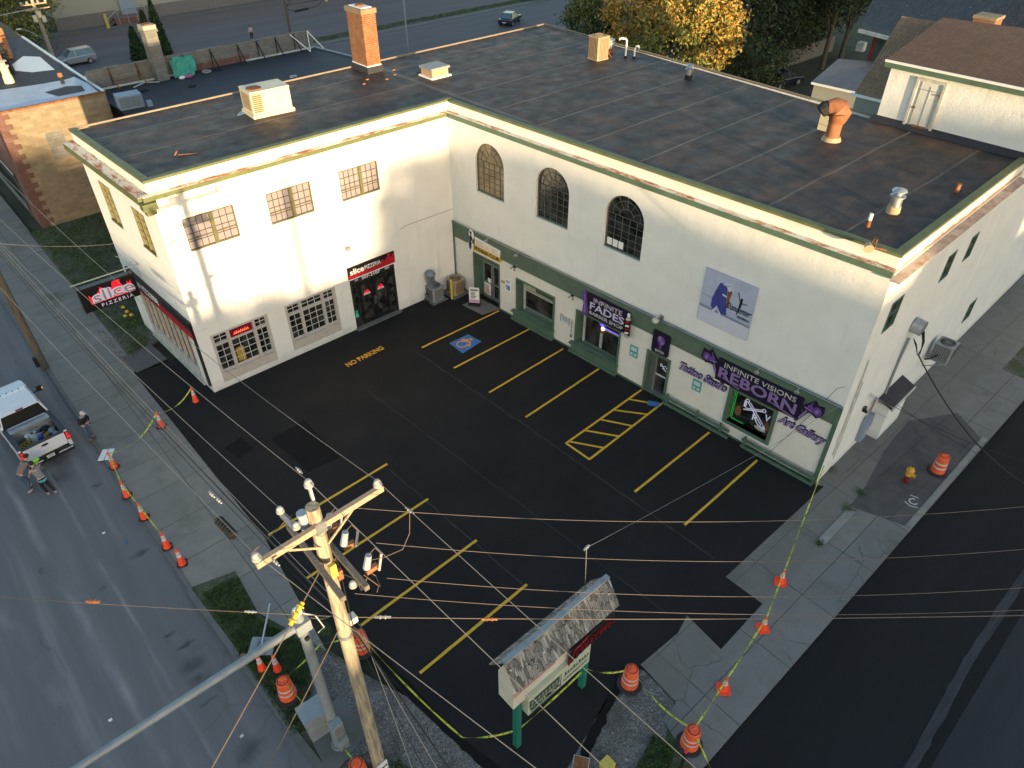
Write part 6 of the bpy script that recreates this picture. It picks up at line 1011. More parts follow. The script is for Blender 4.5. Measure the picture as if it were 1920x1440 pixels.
for p, m_ in ((G(193, 997), 'white_sign'), (G(234, 1013), 'paint_blue'), (G(205, 1348), 'white_sign'), (G(452, 1378), 'white_dirty')): tag(MB().box(p.x-.05, p.x+.06, p.y-.03, p.y+.05, -.10, -.07, m_).build('litter'), 'tiny scrap of litter lying on the west street', 'litter', 'scraps of litter')
# ------------------------------------------------------------------ the big wooden utility pole
PX, PY = -19.24, -20.42
U_ = thing('utility_pole', 'tall wooden utility pole with crossarms and insulators, lit gold at the top', 'utility pole', (PX, PY, 0))
MB().cyl((0, 0, -.1), (0, 0, 11.65), .20, .145, 'pole_wood', 18).build('pole', U_, smooth=True)
MB().bar((-1.42, -.18, 11.18), (1.55, -.10, 11.18), .11, .15, 'arm_wood').build('crossarm', U_); CA = U_.children[-1]
MB().bar((-.75, -.2, 11.1), (-.08, -.14, 10.55), .03, .05, 'arm_wood').bar((.75, -.15, 11.1), (.08, -.14, 10.55), .03, .05, 'arm_wood').build('arm_brace', CA)
MB().bar((-.20, 1.2, 10.15), (-.30, -1.25, 10.15), .11, .14, 'arm_wood_grey').bar((.22, .95, 10.15), (.20, -1.35, 10.15), .11, .14, 'arm_wood_grey').build('double_arm', U_); DA = U_.children[-1]
def insul(mb, x, y, z, s_=1.0, mat='porcelain'): mb.lathe([(.03*s_, 0), (.05*s_, .02*s_), (.10*s_, .05*s_), (.10*s_, .09*s_), (.05*s_, .12*s_), (.085*s_, .15*s_), (.06*s_, .20*s_), (.03*s_, .22*s_)], (x, y, z), mat, 14)
INS = {'L': (-1.36, -.16, 11.26), 'R': (1.45, -.10, 11.26), 'M': (-.42, -.02, 11.32), 'T': (.12, .22, 11.95), 'S': (-.5, .45, 11.45)}
for k, p in INS.items(): g = MB(); insul(g, *p, 1.0 if k in 'LRT' else .85); g.build('insulator', U_, smooth=True)
MB().bar((.10, .10, 11.2), (.12, .22, 11.95), .09, .05, 'white_dirty').bar((-.44, .0, 11.3), (-.5, .45, 11.4), .08, .08, 'galvanised').cyl((-.18, .12, 11.0), (-.2, .14, 11.5), .11, .11, 'porcelain_grey', 12).box(-.12, .12, -.2, -.14, 11.0, 11.3, 'galvanised').build('pole_top_bracket', U_)
random.seed(9)
for k, (x, y, z) in enumerate(((.42, .55, 10.2), (.42, -.1, 10.2), (.45, -.95, 10.2))):
    g = MB().cyl((x, y, z), (x+.1, y, z+.34), .085, .07, 'porcelain_grey', 10); g.cyl((x+.2, y-.15, z-.1), (x+.34, y-.1, z+.28), .03, .03, 'porcelain', 8); g.box(x-.04, x+.24, y-.08, y+.02, z-.14, z-.02, 'rust_orange'); g.tube([(x+.1, y, z+.34), (x+.25, y-.05, z+.5), (x+.34, y-.1, z+.28)], .012, 'wire_copper', 5); g.build('fuse_cutout', U_)
for y in (.2, -1.2): g = MB(); insul(g, -.02, y, 10.24, .85); g.build('insulator', U_, smooth=True)
g = MB(); pts = []
for k in range(9): a = Vector((U(-.2, .5), U(-.9, .6), U(9.6, 10.3))); b = a+Vector((U(-.3, .4), U(-.4, .3), U(-.6, .2))); g.tube([a, a.lerp(b, .5)+Vector((U(-.15, .15), U(-.15, .15), U(-.25, .05))), b], .011, 'wire_copper' if k % 3 else 'wire_black', 5)
g.tube([(.16, -.1, 10.8), (.2, -.12, 9.5), (.18, -.14, 8.2), (.2, -.1, 6.9)], .014, 'wire_black', 5); g.build('jumper_wires', U_)
MB().box(-.05, .10, -.24, -.16, 9.55, 9.95, 'yellow_post').box(.1, .22, -.2, -.1, 9.3, 9.6, 'rust_orange').build('yellow_guard', U_)
MB().cyl((0, 0, 7.1), (0, 0, 7.2), .19, .19, 'galvanised', 14).box(.15, .35, -.1, .1, 7.4, 7.6, 'white_dirty').build('band', U_)
MB().box(-.17, .17, -.25, -.21, .15, .62, 'white_sign').build('pole_notice', U_); text('NO PARKING ANY TIME', -.14, .36, .28, .08, 'black_paint', y=-.26, parent=U_); 
U2 = thing('utility_pole', 'slanting-looking bare wooden pole standing in the west pavement by the truck', 'utility pole', (-20.95, 7.8, 0)); MB().cyl((0, 0, -.05), (0, 0, 11.2), .19, .14, 'pole_wood_dark', 16).build('pole', U2, smooth=True); MB().bar((-1.5, 0, 10.9), (1.6, 0, 10.9), .11, .14, 'arm_wood_grey').build('crossarm', U2); MB().box(-.34, -.18, -.12, .12, .25, .75, 'black_matte').build('meter_box', U2)
# ------------------------------------------------------------------ wires
def wirepts(a, b, sag, n=26):
    a = Vector(a); b = Vector(b); return [a.lerp(b, i/n)-Vector((0, 0, 4*sag*(i/n)*(1-i/n))) for i in range(n+1)]
def wire(label, pts, r=.008, mat='wire', name='overhead_wire', group='overhead wires', cat='wire'): return tag(MB().tube(pts, r, mat, 5).build(name), label, cat, group)
W0 = Vector((PX, PY, 0)); top = lambda k: W0+Vector(INS[k])+Vector((0, 0, .2))
w2 = Vector((-20.95, 7.8, 11.05))
for k, dx, sx, lb in (('R', 1.5, .9, 'wire from the right tip of the crossarm to the pole by the truck'), ('T', 0, .55, 'wire from the pole-top insulator to the pole by the truck'), ('M', -.5, .55, 'wire from the middle insulator of the crossarm towards the truck'), ('L', -1.5, .6, 'wire from the left tip of the crossarm towards the truck')):
    wire(lb, wirepts(w2+Vector((dx, 0, 0)), top(k), sx))
for k, px_, lb in (('R', (1310, 1440), 'wire from the right tip of the crossarm down past the shingled sign'), ('T', (1140, 1440), 'wire from the pole top crossing the front of the shingled sign'), ('L', (1010, 1440), 'wire from the left tip of the crossarm to the bottom edge')):
    a = top(k); b = G(px_[0], px_[1], 10.7); d = b-a; wire(lb, wirepts(a, a+d*4.5+Vector((0, 0, 1.2)), .5, 34))
def quadwire(label, a, b, c, ext=1.6, r=.010, mat='wire_copper', n=40):
    tb = (b-a).length/((b-a).length+(c-b).length); P = []
    for i in range(n+1):
        q = ext*i/n; l0 = (q-tb)*(q-1)/(tb*1.0); l1 = q*(q-1)/(tb*(tb-1)); l2 = q*(q-tb)/(1-tb); P.append(a*l0+b*l1+c*l2)
    return wire(label, P, r, mat)
for (p0, z0, m0, m1, lb) in (((648, 951), 10.6, (1440, 977), (1920, 950), 'topmost of the wires running right from the pole across the car park'), ((705, 1018), 10.1, (1360, 1053), (1920, 1030), 'second wire running right from the pole, over the last stall line'), ((725, 1084), 9.9, (1440, 1119), (1920, 1102), 'third wire running right from the pole, above the sign ridge'), ((665, 1113), 9.2, (1400, 1152), (1920, 1144), 'fourth wire running right from the pole, crossing the sign roof')):
    quadwire(lb, G(*p0, z0), G(*m0, z0-1.4), G(*m1, z0-1.5), r=.0065)
a0, b0, c0_ = G(0, 1113, 6.9), G(652, 1157, 7.15), G(1140, 1161, 6.7)
quadwire('red span wire crossing the whole picture just under the sign ridge', b0, c0_, G(1920, 1154, 6.9), 1.5, .011); wire('red span wire left of the pole, over the west street', wirepts(b0+(a0-b0)*2.2+Vector((0, 0, .2)), b0, .25), .011, 'wire_copper')
def inline(label, p, d, mat='porcelain', L=.24, r=.032): 
    d = Vector(d).normalized(); t_ = thing('wire_insulator', label, 'insulator', tuple(p), 0, 'insulators on the wires'); g = MB().cyl(-d*L/2, d*L/2, r*.6, r*.6, mat, 8)
    kk = 3 if mat == 'gold' else 2
    for k in range(kk): c_ = d*(L*(k-(kk-1)/2)/3.2); g.cyl(c_-d*.012, c_+d*.012, r, r, mat, 10)
    g.build('insulator', t_)
ds = (b0-a0).normalized(); inline('red insulator on the span wire over the west street', G(174, 1128, 6.95), ds, 'rust_orange', .35, .06); inline('pale clamp on the span wire over the grass', G(470, 1147, 7.1), ds, 'porcelain', .3, .04); inline('pale turnbuckle on the span wire just right of the pole', G(718, 1157, 7.05), (c0_-b0), 'porcelain', .4, .05); inline('red insulator on the span wire over a stall line', G(918, 1161, 6.85), (c0_-b0), 'rust_orange', .4, .05)
inline('white clamp on the left crossarm wire over the pavement', G(397, 927, 11.1), (-.06, 1, 0)); inline('white clamp near the left crossarm wire further down', G(410, 938, 11.1), (-.06, 1, 0)); inline('white clamp on the pole-top wire beyond the pole', G(561, 882, 11.9), (-.06, 1, 0)); inline('white clamp on the right crossarm wire below the arm', G(768, 957, 11.3), (.1, -1, 0)); inline('white clamp on the left crossarm wire below the arm', G(517, 1054, 11.2), (.1, -1, 0))
g1 = Vector((PX-.1, PY-.1, 10.0)); e1 = G(395, 1440, 8.6); ins_p = g1.lerp(e1, .27)
wire('guy wire with yellow insulator running down left from the pole to the bottom edge', wirepts(g1, g1+(e1-g1)*1.5, .05), .012, 'wire_copper'); inline('yellow ribbed insulator on the guy wire by the mast top', ins_p, e1-g1, 'gold', .5, .09)
g2 = Vector((PX-.15, PY-.1, 7.6)); e2 = G(500, 1440, 6.6); wire('second guy wire running from the pole down left across the mast arm', wirepts(g2, g2+(e2-g2)*1.5, .05), .012, 'wire_copper')
wire('short lead with clamp left of the pole top', [W0+Vector((-.3, .4, 11.3)), W0+Vector((-.8, .35, 11.15)), W0+Vector((-1.35, .3, 11.0))], .010, 'wire_copper'); wire('drooping loop of wire right of the pole', [G(768, 957, 11.3), G(768, 1000, 11.0), G(755, 1030, 10.8), G(720, 1045, 10.6), G(695, 1050, 10.4)], .009, 'wire_copper')
# communication bundle lower down
cb = [(7.25, .0), (6.9, .12), (6.55, .05), (7.0, .22)]
for i, (z, dx) in enumerate(cb):
    a = Vector((PX+.2+dx, PY, z)); n_ = Vector((-20.75+dx, 7.8, z+.6)); lb = ('thick black phone cable along the west pavement, carrying the splice case', 'upper thin phone cable along the west pavement', 'lowest phone cable along the west pavement', 'middle thin phone cable along the west pavement')[i]
    wire(lb, wirepts(a, n_, .45), .018 if i == 0 else .010, 'wire_black' if i in (0, 2) else 'wire', 'phone_cable', 'phone cables along the west pavement', 'cable')
    d = G(850-25*i, 1440, z-.3)-a; wire(('thick black phone cable from the pole to the bottom edge', 'thin phone cable right of the thick one below the pole', 'lowest phone cable below the pole to the bottom edge', 'grey phone cable crossing the gravel below the pole')[i], wirepts(a, a+d*3, .4), .018 if i == 0 else .010, 'wire_black' if i in (0, 2) else 'wire', 'phone_cable', 'phone cables below the pole', 'cable')
t_ = thing('splice_case', 'black ribbed cable splice case hanging from the phone cable over the pavement', 'splice case', tuple(G(424, 990, 6.9)), rad(95)); g = MB().cyl((-.42, 0, 0), (.42, 0, 0), .13, .13, 'black_matte', 12); [g.cyl((-.36+k*.12, 0, 0), (-.33+k*.12, 0, 0), .145, .145, 'rubber', 12) for k in range(7)]; g.build('case', t_)
sd1 = fp(F3, 5.3, -.55, 4.45)
sd2 = fp(F3, 3.7, -.4, 2.7); wire('thin black drop wires from the meter boxes towards the street', wirepts(sd2, Vector((3.2, -35, 6.5)), .9), .012, 'wire_black', 'service_cable', 'service cables on the right', 'cable'); 
wire('thin wire from the meter boxes to the bottom right, beside the heavy cable', wirepts(fp(F3, 4.2, -.3, 2.6), Vector((2.2, -35, 6.2)), 1.1), .010, 'wire_black', 'service_cable', 'service cables on the right', 'cable')
q_ = quadwire('heavy black service cable dropping from the south wall out over the street', sd1, G(1830, 830, 3.6), G(1905, 897, 4.2), 2.2, .030, 'wire_black'); q_['group'] = 'service cables on the right'; q_['category'] = 'cable'
sr = Vector((-12.3, -21.9, 5.9)); wire('dashed grey span wire from the sign rod to the building corner', wirepts(sr, tuple(SEc+Vector((-.1, .1, 4.4))), .15), .006, 'steel_grey', 'span_wire'); inline('metal clamp at the top of the sign rod', sr, (1, .1, 0), 'galvanised', .25, .05)
wA = G(0, 330, 7.5); wire('thin service wire sagging from the far pole to the west wall of the wing', wirepts((-20.9, 7.8, 7.2), fp(F4, .4, -.05, 5.2), .2), .009, 'wire'); 
# poles behind
def bgpole(name, label, base, h, r, mat, cat='pole'):
    t_ = thing(name, label, cat, tuple(base)); MB().cyl((0, 0, -.1), (0, 0, h), r, r*.75, mat, 12).build('pole', t_, smooth=True); return t_
pb = bgpole('utility_pole', 'far wooden utility pole at the top left, sunlit, with transformers and a street light', (-3.9, 66.3, 0), 11.5, .28, 'pole_wood', 'utility pole')
MB().bar((-1.5, 0, 10.6), (1.6, 0, 10.6), .15, .2, 'arm_wood').bar((-1.2, -.3, 9.8), (1.8, .2, 9.8), .15, .2, 'arm_wood').build('crossarm', pb)
for x, z in ((-.45, 8.4), (.55, 8.2), (.2, 9.0)): MB().cyl((x, -.2, z-.5), (x, -.2, z+.5), .27, .27, 'hvac_cream', 12).build('transformer', pb)
for x in (-1.4, -.7, .6, 1.5): g = MB(); insul(g, x, 0, 10.7, 2.0); g.build('insulator', pb)
MB().tube([(0, 0, 4.6), (-1.2, 0, 6.0), (-2.1, 0, 6.9), (-2.6, 0, 7.1)], .06, 'galvanised', 6).build('lamp_arm', pb); MB().ellip((-2.8, 0, 7.1), .35, .16, .12, 'white_paint').build('lamp_head', pb)
wire('pale cable from the far sunlit pole to the left edge', wirepts((-3.9, 66.3, 6.0), (-30, 62, 7), .6), .03, 'white_dirty'); wire('cable from the far sunlit pole to the upper left corner', wirepts((-3.9, 66.3, 9.6), (-34, 74, 10), .8), .03, 'wire')
pb.scale = (.8, .8, .60)
p2 = bgpole('utility_pole', 'grey pole with cable splice loops behind the black-roofed building', tuple(G(545, 66)), 9, .17, 'pole_wood_dark', 'utility pole')
b_ = G(545, 66); 
g = MB(); c0p = b_+Vector((0, 0, 3.0)); g.tube([c0p, c0p+Vector((.6, -.1, .9)), c0p+Vector((2.0, -.2, 1.2)), c0p+Vector((4.5, -.3, 1.3)), c0p+Vector((5.3, -.3, .6)), c0p+Vector((4.2, -.3, -.2)), c0p+Vector((1.2, -.2, -.4)), c0p], .04, 'wire_black', 5); g.cyl(c0p+Vector((1.4, -.2, 1.15)), c0p+Vector((2.8, -.2, 1.25)), .13, .13, 'black_matte', 8); g.cyl(c0p+Vector((1.0, -.2, -.4)), c0p+Vector((2.9, -.2, -.3)), .13, .13, 'black_matte', 8); tag(g.build('cable_loop'), 'black cable loop with two splice cases on the grey pole behind the parapet', 'cable'); wire('thin cable from the grey pole towards the street behind the chimney', wirepts(c0p+Vector((0, 0, .4)), c0p+Vector((60, -8, 6)), 1.0), .03, 'wire_black')
t_ = bgpole('street_pole', 'slim grey street pole rising behind the roof right of the brick chimney', tuple(G(766, 106)), 9, .13, 'steel_pole'); MB().box(-.15, .15, -.1, .1, 0, .5, 'steel_grey').build('base_box', t_)
t_ = bgpole('street_pole', 'grey pole at the very top left of the cedars, over the parapet', tuple(G(540, 10)), 9, .13, 'steel_pole') if False else None

# ------------------------------------------------------------------ people
def skin_mesh(name, parent, pts, edges, mat, sub=1):
    me = bpy.data.meshes.new(name); me.from_pydata([p[:3] for p in pts], edges, []); me.materials.append(MATS[mat]); o = bpy.data.objects.new(name, me); ROOT.objects.link(o); o.parent = parent
    sk = o.modifiers.new('skin', 'SKIN'); sk.use_smooth_shade = True
    if not me.skin_vertices: return o
    for i, p in enumerate(pts):
        r_ = p[3]; me.skin_vertices[0].data[i].radius = r_ if isinstance(r_, tuple) else (r_, r_)
    me.skin_vertices[0].data[0].use_root = True
    ss = o.modifiers.new('sub', 'SUBSURF'); ss.levels = sub; ss.render_levels = sub
    return o
def person(label, loc, rz, lean=0.0, hands=((.13, .34, 1.12), (-.10, .36, 1.10)), elbows=((.27, .04, 1.12), (-.27, .04, 1.12)), feet=((.12, .02), (-.12, -.05)), head_dn=.06, top='shirt_grey', legs='denim', shoe='shoe', hair='hair_dark', cap=None, knees=None, sleeves=True, hood=None, scale=1.0, bag=None):
    """faces local +y; joints in metres for a 1.74 m figure; lean = forward shift of the shoulders"""
    t_ = thing('person', label, 'person', loc, rz); t_.scale = (scale,)*3
    L = lean; pel = (0, -.06*L*2, .95); ch = (0, L*.55, 1.24-L*.08); nk = (0, L+.0, 1.46-L*.28); hd = (0, L+head_dn+.02, 1.60-L*.36)
    sh = [(.17, L*.92, 1.40-L*.25), (-.17, L*.92, 1.40-L*.25)]; hp = [(.09, -.05*L, .92), (-.09, -.05*L, .92)]
    kn = knees or [(.11, .05+.1*L, .50), (-.11, .03+.1*L, .50)]; fo = [(f[0], f[1], .08) for f in feet]
    P = [(*pel, (.13, .10)), (*ch, (.145, .10)), (*nk, .055), (*hd, (.078, .092)), (hd[0], hd[1]+.02, hd[2]+.10, (.07, .085))]; E_ = [(0, 1), (1, 2), (2, 3), (3, 4)]
    for sgn in (0, 1):
        b = len(P); e = elbows[sgn]; h_ = hands[sgn]; P += [(*sh[sgn], .058), (*e, .040), (*h_, .028)]; E_ += [(1, b), (b, b+1), (b+1, b+2)]
        d = (Vector(h_)-Vector(e)).normalized(); sd = d.cross(Vector((0, 0, 1))).normalized(); pm = Vector(h_)+d*.07; P.append((*pm, (.034, .018))); E_.append((b+2, b+3))
        for f in range(4): q = len(P); o_ = sd*(.028*(f-1.5)); t1 = pm+d*(.045+.006*(1.5-abs(f-1.5)))+o_; t2 = t1+d*.028-Vector((0, 0, .022)); P += [(*t1, .0085), (*t2, .007)]; E_ += [(b+3, q), (q, q+1)]
        q = len(P); th = Vector(h_)+d*.035+sd*(.045 if sgn else -.045); P.append((*th, .009)); E_.append((b+2, q))
        b = len(P); P += [(*hp[sgn], .085), (*kn[sgn], .058), (fo[sgn][0], fo[sgn][1], .10, .04), (fo[sgn][0], fo[sgn][1]+.15, .04, (.04, .03))]; E_ += [(0, b), (b, b+1), (b+1, b+2), (b+2, b+3)]
    skin_mesh('body', t_, P, E_, 'skin')
    # shirt
    S = [(*pel, (.165, .125)), (*ch, (.185, .13)), (nk[0], nk[1]-.01, nk[2]-.06, .085)]; SE_ = [(0, 1), (1, 2)]
    for sgn in (0, 1):
        b = len(S); e = Vector(elbows[sgn]); s_ = Vector(sh[sgn]); h_ = Vector(hands[sgn]); S += [(*s_, .078), (*(e if sleeves else s_.lerp(e, .8)), .058)]; SE_ += [(1, b), (b, b+1)]
        if sleeves: S.append((*e.lerp(h_, .9), .043)); SE_.append((b+1, b+2))
    skin_mesh('top', t_, S, SE_, top)
    T = [(pel[0], pel[1], pel[2]+.05, (.168, .135)), (pel[0], pel[1], pel[2]-.04, (.16, .13))]; TE = [(0, 1)]
    for sgn in (0, 1): b = len(T); T += [(hp[sgn][0], hp[sgn][1], .86, .10), (*kn[sgn], .078), (fo[sgn][0], fo[sgn][1]-.01, .12, .065)]; TE += [(1, b), (b, b+1), (b+1, b+2)]
    skin_mesh('trousers', t_, T, TE, legs)
    for f in fo: MB().ellip((f[0], f[1]+.07, .055), .055, .145, .055, shoe, 12, 8).build('shoe', t_, smooth=True)
    hx, hy, hz = hd
    if cap: MB().ellip((hx, hy, hz+.10), .098, .112, .085, cap, 14, 8).box(hx-.07, hx+.07, hy+.08, hy+.19, hz+.075, hz+.09, cap).build('cap', t_, smooth=True)
    else: MB().ellip((hx, hy-.015, hz+.085), .098, .112, .10, hair, 14, 8).build('hair', t_, smooth=True)
    MB().ellip((hx, hy+.098, hz+.02), .014, .02, .022, 'skin', 8, 6).build('nose', t_); MB().box(hx-.045, hx-.02, hy+.088, hy+.098, hz+.045, hz+.058, 'black_matte').box(hx+.02, hx+.045, hy+.088, hy+.098, hz+.045, hz+.058, 'black_matte').box(hx-.025, hx+.025, hy+.088, hy+.096, hz-.035, hz-.025, 'rust').build('face', t_)
    for s_ in (-1, 1): MB().ellip((hx+s_*.086, hy, hz+.03), .014, .022, .03, 'skin', 8, 6).build('ear', t_)
    if hood: MB().ellip((hx, hy-.10, nk[2]+.0), .15, .11, .08, hood, 12, 8).build('hood', t_, smooth=True)
    return t_
p1 = person('person in black hoodie, pale cap and jeans on the pavement looking at their hands', (-20.95, .55, .0), rad(180+28), .10, hands=((.05, .30, 1.12), (-.07, .29, 1.10)), elbows=((.26, .06, 1.13), (-.26, .06, 1.13)), top='hoodie_black', legs='denim', shoe='boot', cap='cap_white', hood='shirt_grey', feet=((.14, .05), (-.13, -.02)), head_dn=.10)
MB().box(-.04, .04, .38, .46, 1.12, 1.135, 'black_paint').build('phone', p1)
p2 = person('person in grey top with cyan hem and dark trousers, seen from behind, beside the tailgate', (-23.35, -1.65, -.1), rad(10), .30, hands=((.10, .66, 1.02), (-.16, .62, 1.0)), elbows=((.29, .42, 1.0), (-.30, .38, .98)), top='shirt_grey', legs='trouser_dark', shoe='shoe', feet=((.18, -.16), (-.06, .0)), head_dn=.07)
MB().lathe([(.175, .86), (.18, .93)], (0, -.03, 0), 'cyan_cloth', 18).build('hem', p2)
p3 = person('person in tan T-shirt and jeans leaning towards the left tail light', (-23.95, -.85, -.1), rad(-62), .46, hands=((.14, .78, .80), (-.10, .80, .86)), elbows=((.30, .58, .86), (-.30, .54, .88)), top='shirt_tan', legs='denim', shoe='shoe', feet=((.14, -.12), (-.14, .08)), sleeves=False, head_dn=.10)
v = thing('safety_vest', 'bright yellow-green vest bundle held by the leaning person at the tailgate', 'vest', (-23.28, -.60, .98), rad(20)); MB().ellip((0, 0, 0), .15, .12, .10, 'neon_green', 10, 6).ellip((.10, -.06, .05), .10, .07, .06, 'neon_green', 8, 5).ellip((-.08, .06, -.08), .09, .09, .10, 'neon_green', 8, 5).build('bundle', v)
person('small distant person in pale pink shirt walking on the back street', (17.9, 63.3, -.08), rad(160), .06, top='shirt_pink', legs='trouser_dark', hands=((.22, .16, .9), (-.25, -.12, .92)), elbows=((.24, 0, 1.12), (-.25, -.05, 1.12)), feet=((.1, .2), (-.1, -.22)), scale=.98)
# ------------------------------------------------------------------ pickup truck
TK = thing('pickup_truck', 'white crew-cab pickup truck parked at the kerb with an open loaded bed', 'pickup truck', (-22.66, .05, -.10), rad(5))
def loft(mb, secs, mat):  # secs: list of rings (same count)
    o = len(secs[0]); base = [p for s_ in secs for p in s_]; fs = []
    for i in range(len(secs)-1):
        for k in range(o): fs.append((i*o+k, i*o+(k+1) % o, (i+1)*o+(k+1) % o, (i+1)*o+k))
    fs += [tuple(range(o-1, -1, -1)), tuple(range((len(secs)-1)*o, len(secs)*o))]; mb.add(base, fs, mat)
hw = 1.00
def bring(y, w_, z0, z1): return [(-w_*.96, y, z0), (w_*.96, y, z0), (w_, y, z0+.25), (w_, y, z1-.12), (w_*.96, y, z1), (-w_*.96, y, z1), (-w_, y, z1-.12), (-w_, y, z0+.25)]
mb = MB()
loft(mb, [bring(1.98, hw, .48, 1.34), bring(2.6, hw, .45, 1.32), bring(4.3, hw, .45, 1.28), bring(5.5, hw*.99, .5, 1.22), bring(5.85, hw*.93, .55, 1.10)], 'car_white')   # cab lower + bonnet
for s_ in (-1, 1):   # bed sides
    mb.box(s_*hw, s_*(hw-.14), .06, 1.98, .52, 1.38, 'car_white'); mb.box(s_*(hw+.0), s_*(hw-.22), .10, 1.98, 1.38, 1.42, 'bed_liner')
mb.box(-hw+.14, hw-.14, .10, 1.98, .70, .78, 'bed_liner').box(-hw+.14, hw-.14, 1.90, 1.98, .78, 1.40, 'car_white')
B2 = mb.build('body', TK, bevel=.03)
MB().box(-hw+.14, hw-.14, .16, 1.88, .785, .80, 'bed_liner').box(-hw+.14, -hw+.17, .16, 1.88, .80, 1.375, 'bed_liner').box(hw-.17, hw-.14, .16, 1.88, .80, 1.375, 'bed_liner').build('bed_liner', TK)
tg = MB().box(-.84, .84, .02, .10, .74, 1.36, 'car_white').box(-.84, .84, .0, .14, 1.36, 1.41, 'bed_liner').box(-.60, .60, .005, .019, .82, .98, 'car_white').build('tailgate', TK, bevel=.012); MB().ellip((0, .005, 1.20), .16, .02, .055, 'car_navy', 16, 6).build('emblem', tg)
MB().box(-.95, .95, -.14, .05, .42, .58, 'black_matte').box(-.92, -.32, -.16, -.06, .56, .62, 'chrome').box(.32, .92, -.16, -.06, .56, .62, 'chrome').build('bumper', TK, bevel=.015)
MB().box(-.16, .16, -.165, -.15, .60, .74, 'plate').box(-.11, .11, -.168, -.1655, .645, .70, 'blue_grey').build('number_plate', TK)
for s_ in (-1, 1): l_ = MB().box(s_*(hw+.012), s_*(hw-.14), -.01, .10, .92, 1.33, 'clear_red').build('tail_light', TK, bevel=.01); MB().box(s_*(hw+.01), s_*(hw-.12), -.022, -.009, 1.0, 1.16, 'tail_red').box(s_*(hw-.02), s_*(hw-.12), -.022, -.009, 1.2, 1.3, 'tail_red').build('lamp', l_)
mb = MB()      # greenhouse
def gring(y, wb, wt, zb, zt): return [(-wb, y, zb), (wb, y, zb), (wt, y, zt), (-wt, y, zt)]
loft(mb, [gring(2.02, .93, .93, 1.30, 1.31), gring(2.22, .93, .76, 1.30, 1.86), gring(3.75, .93, .76, 1.28, 1.88), gring(4.55, .93, .90, 1.26, 1.30)], 'car_glass'); mb.build('glass', TK)
mb = MB(); loft(mb, [gring(2.20, .79, .76, 1.86, 1.90), gring(2.5, .82, .78, 1.87, 1.96), gring(3.5, .82, .78, 1.87, 1.97), gring(3.85, .80, .76, 1.84, 1.90)], 'car_white')
for s_ in (-1, 1):
    for (y0_, y1_, m_) in ((2.03, 2.24, .10), (3.05, 3.05, .07), (4.5, 3.8, .09)): mb.bar((s_*.94, y0_, 1.30), (s_*.78, y1_, 1.89), .05, m_, 'car_white')
mb.build('roof', TK, bevel=.02); MB().box(-.15, .15, 2.17, 2.24, 1.90, 1.94, 'clear_red').build('brake_light', TK); g = MB(); [g.ellip((x, 3.72, 1.975), .035, .04, .02, 'lamp_amber' if False else 'rust', 8, 4) for x in (-.5, -.25, 0, .25, .5)]; g.build('roof_marker', TK)
for s_ in (-1, 1): m_ = MB().bar((s_*.98, 3.95, 1.30), (s_*1.22, 3.95, 1.36), .06, .05, 'black_matte').box(s_*1.16, s_*1.40, 3.90, 4.0, 1.28, 1.54, 'black_matte').build('mirror', TK, bevel=.02); MB().box(s_*1.37, s_*1.405, 3.90, 4.02, 1.36, 1.46, 'lamp_amber').build('lamp', m_)
for y in (1.05, 4.75):
    for s_ in (-1, 1): wh = MB().cyl((s_*.72, y, .40), (s_*1.0, y, .40), .40, .40, 'rubber', 22).build('wheel', TK); MB().cyl((s_*.99, y, .40), (s_*1.01, y, .40), .24, .22, 'galvanised', 14).build('rim', wh); 
MB().box(-.98, .98, 1.5, 5.5, .3, .5, 'black_matte').build('chassis', TK)
def ld(name, lb, cat, mb, x, y, z=.80, rz=0): t_ = thing(name, lb, cat, tuple(TK.location+Vector((x*math.cos(rad(5))-y*math.sin(rad(5)), x*math.sin(rad(5))+y*math.cos(rad(5)), z))), rad(5)+rz); mb.build('body', t_); return t_
ld('toolbox', 'long silver aluminium toolbox across the front of the truck bed', 'toolbox', MB().box(-.80, .80, -.18, .18, 0, .60, 'aluminium').box(-.82, .82, -.20, .20, .60, .64, 'galvanised').box(-.6, .6, -.03, .0, .641, .66, 'aluminium'), 0, 1.62)
g = MB(); [g.bar((-.28, -.2+k*.4, .0), (-.28, -.2+k*.4, .5), .025, .025, 'galvanised') or g.bar((.28, -.2+k*.4, 0), (.28, -.2+k*.4, .5), .025, .025, 'galvanised') for k in (0, 1)]; g.bar((-.28, -.2, .5), (.28, -.2, .5), .025, .025, 'galvanised').bar((-.28, .2, .5), (.28, .2, .5), .025, .025, 'galvanised').ellip((.05, 0, .2), .18, .16, .2, 'blue_item', 10, 6).box(-.25, -.02, -.12, .12, .05, .4, 'white_dirty').cyl((.0, .1, .2), (.0, .1, .48), .07, .07, 'galvanised', 10)
ld('paint_sprayer', 'metal-framed line painting machine with blue motor in the truck bed', 'machine', g, .0, .98)
random.seed(3)
g = MB(); [g.box(-.34+k*.15, -.26+k*.15, -.28, .28, 0, .05, 'mustard') for k in range(5)]; g.box(-.36, .36, -.3, -.22, .0, .06, 'mustard').box(-.36, .36, .2, .28, .0, .06, 'mustard'); ld('stencil', 'mustard slotted letter stencil lying at the left of the truck bed', 'stencil', g, -.50, 1.02, .82, .4)
g = MB(); [g.lathe([(.09, 0), (.12, 0), (.12, .04), (.09, .04)], (-.2+.26*k, .0, 0), 'mustard', 14) for k in range(3)]; g.box(-.36, .5, -.12, .12, .0, .02, 'mustard'); ld('stencil', 'mustard round-holed stencil at the right of the truck bed', 'stencil', g, .42, 1.18, .86, .6)
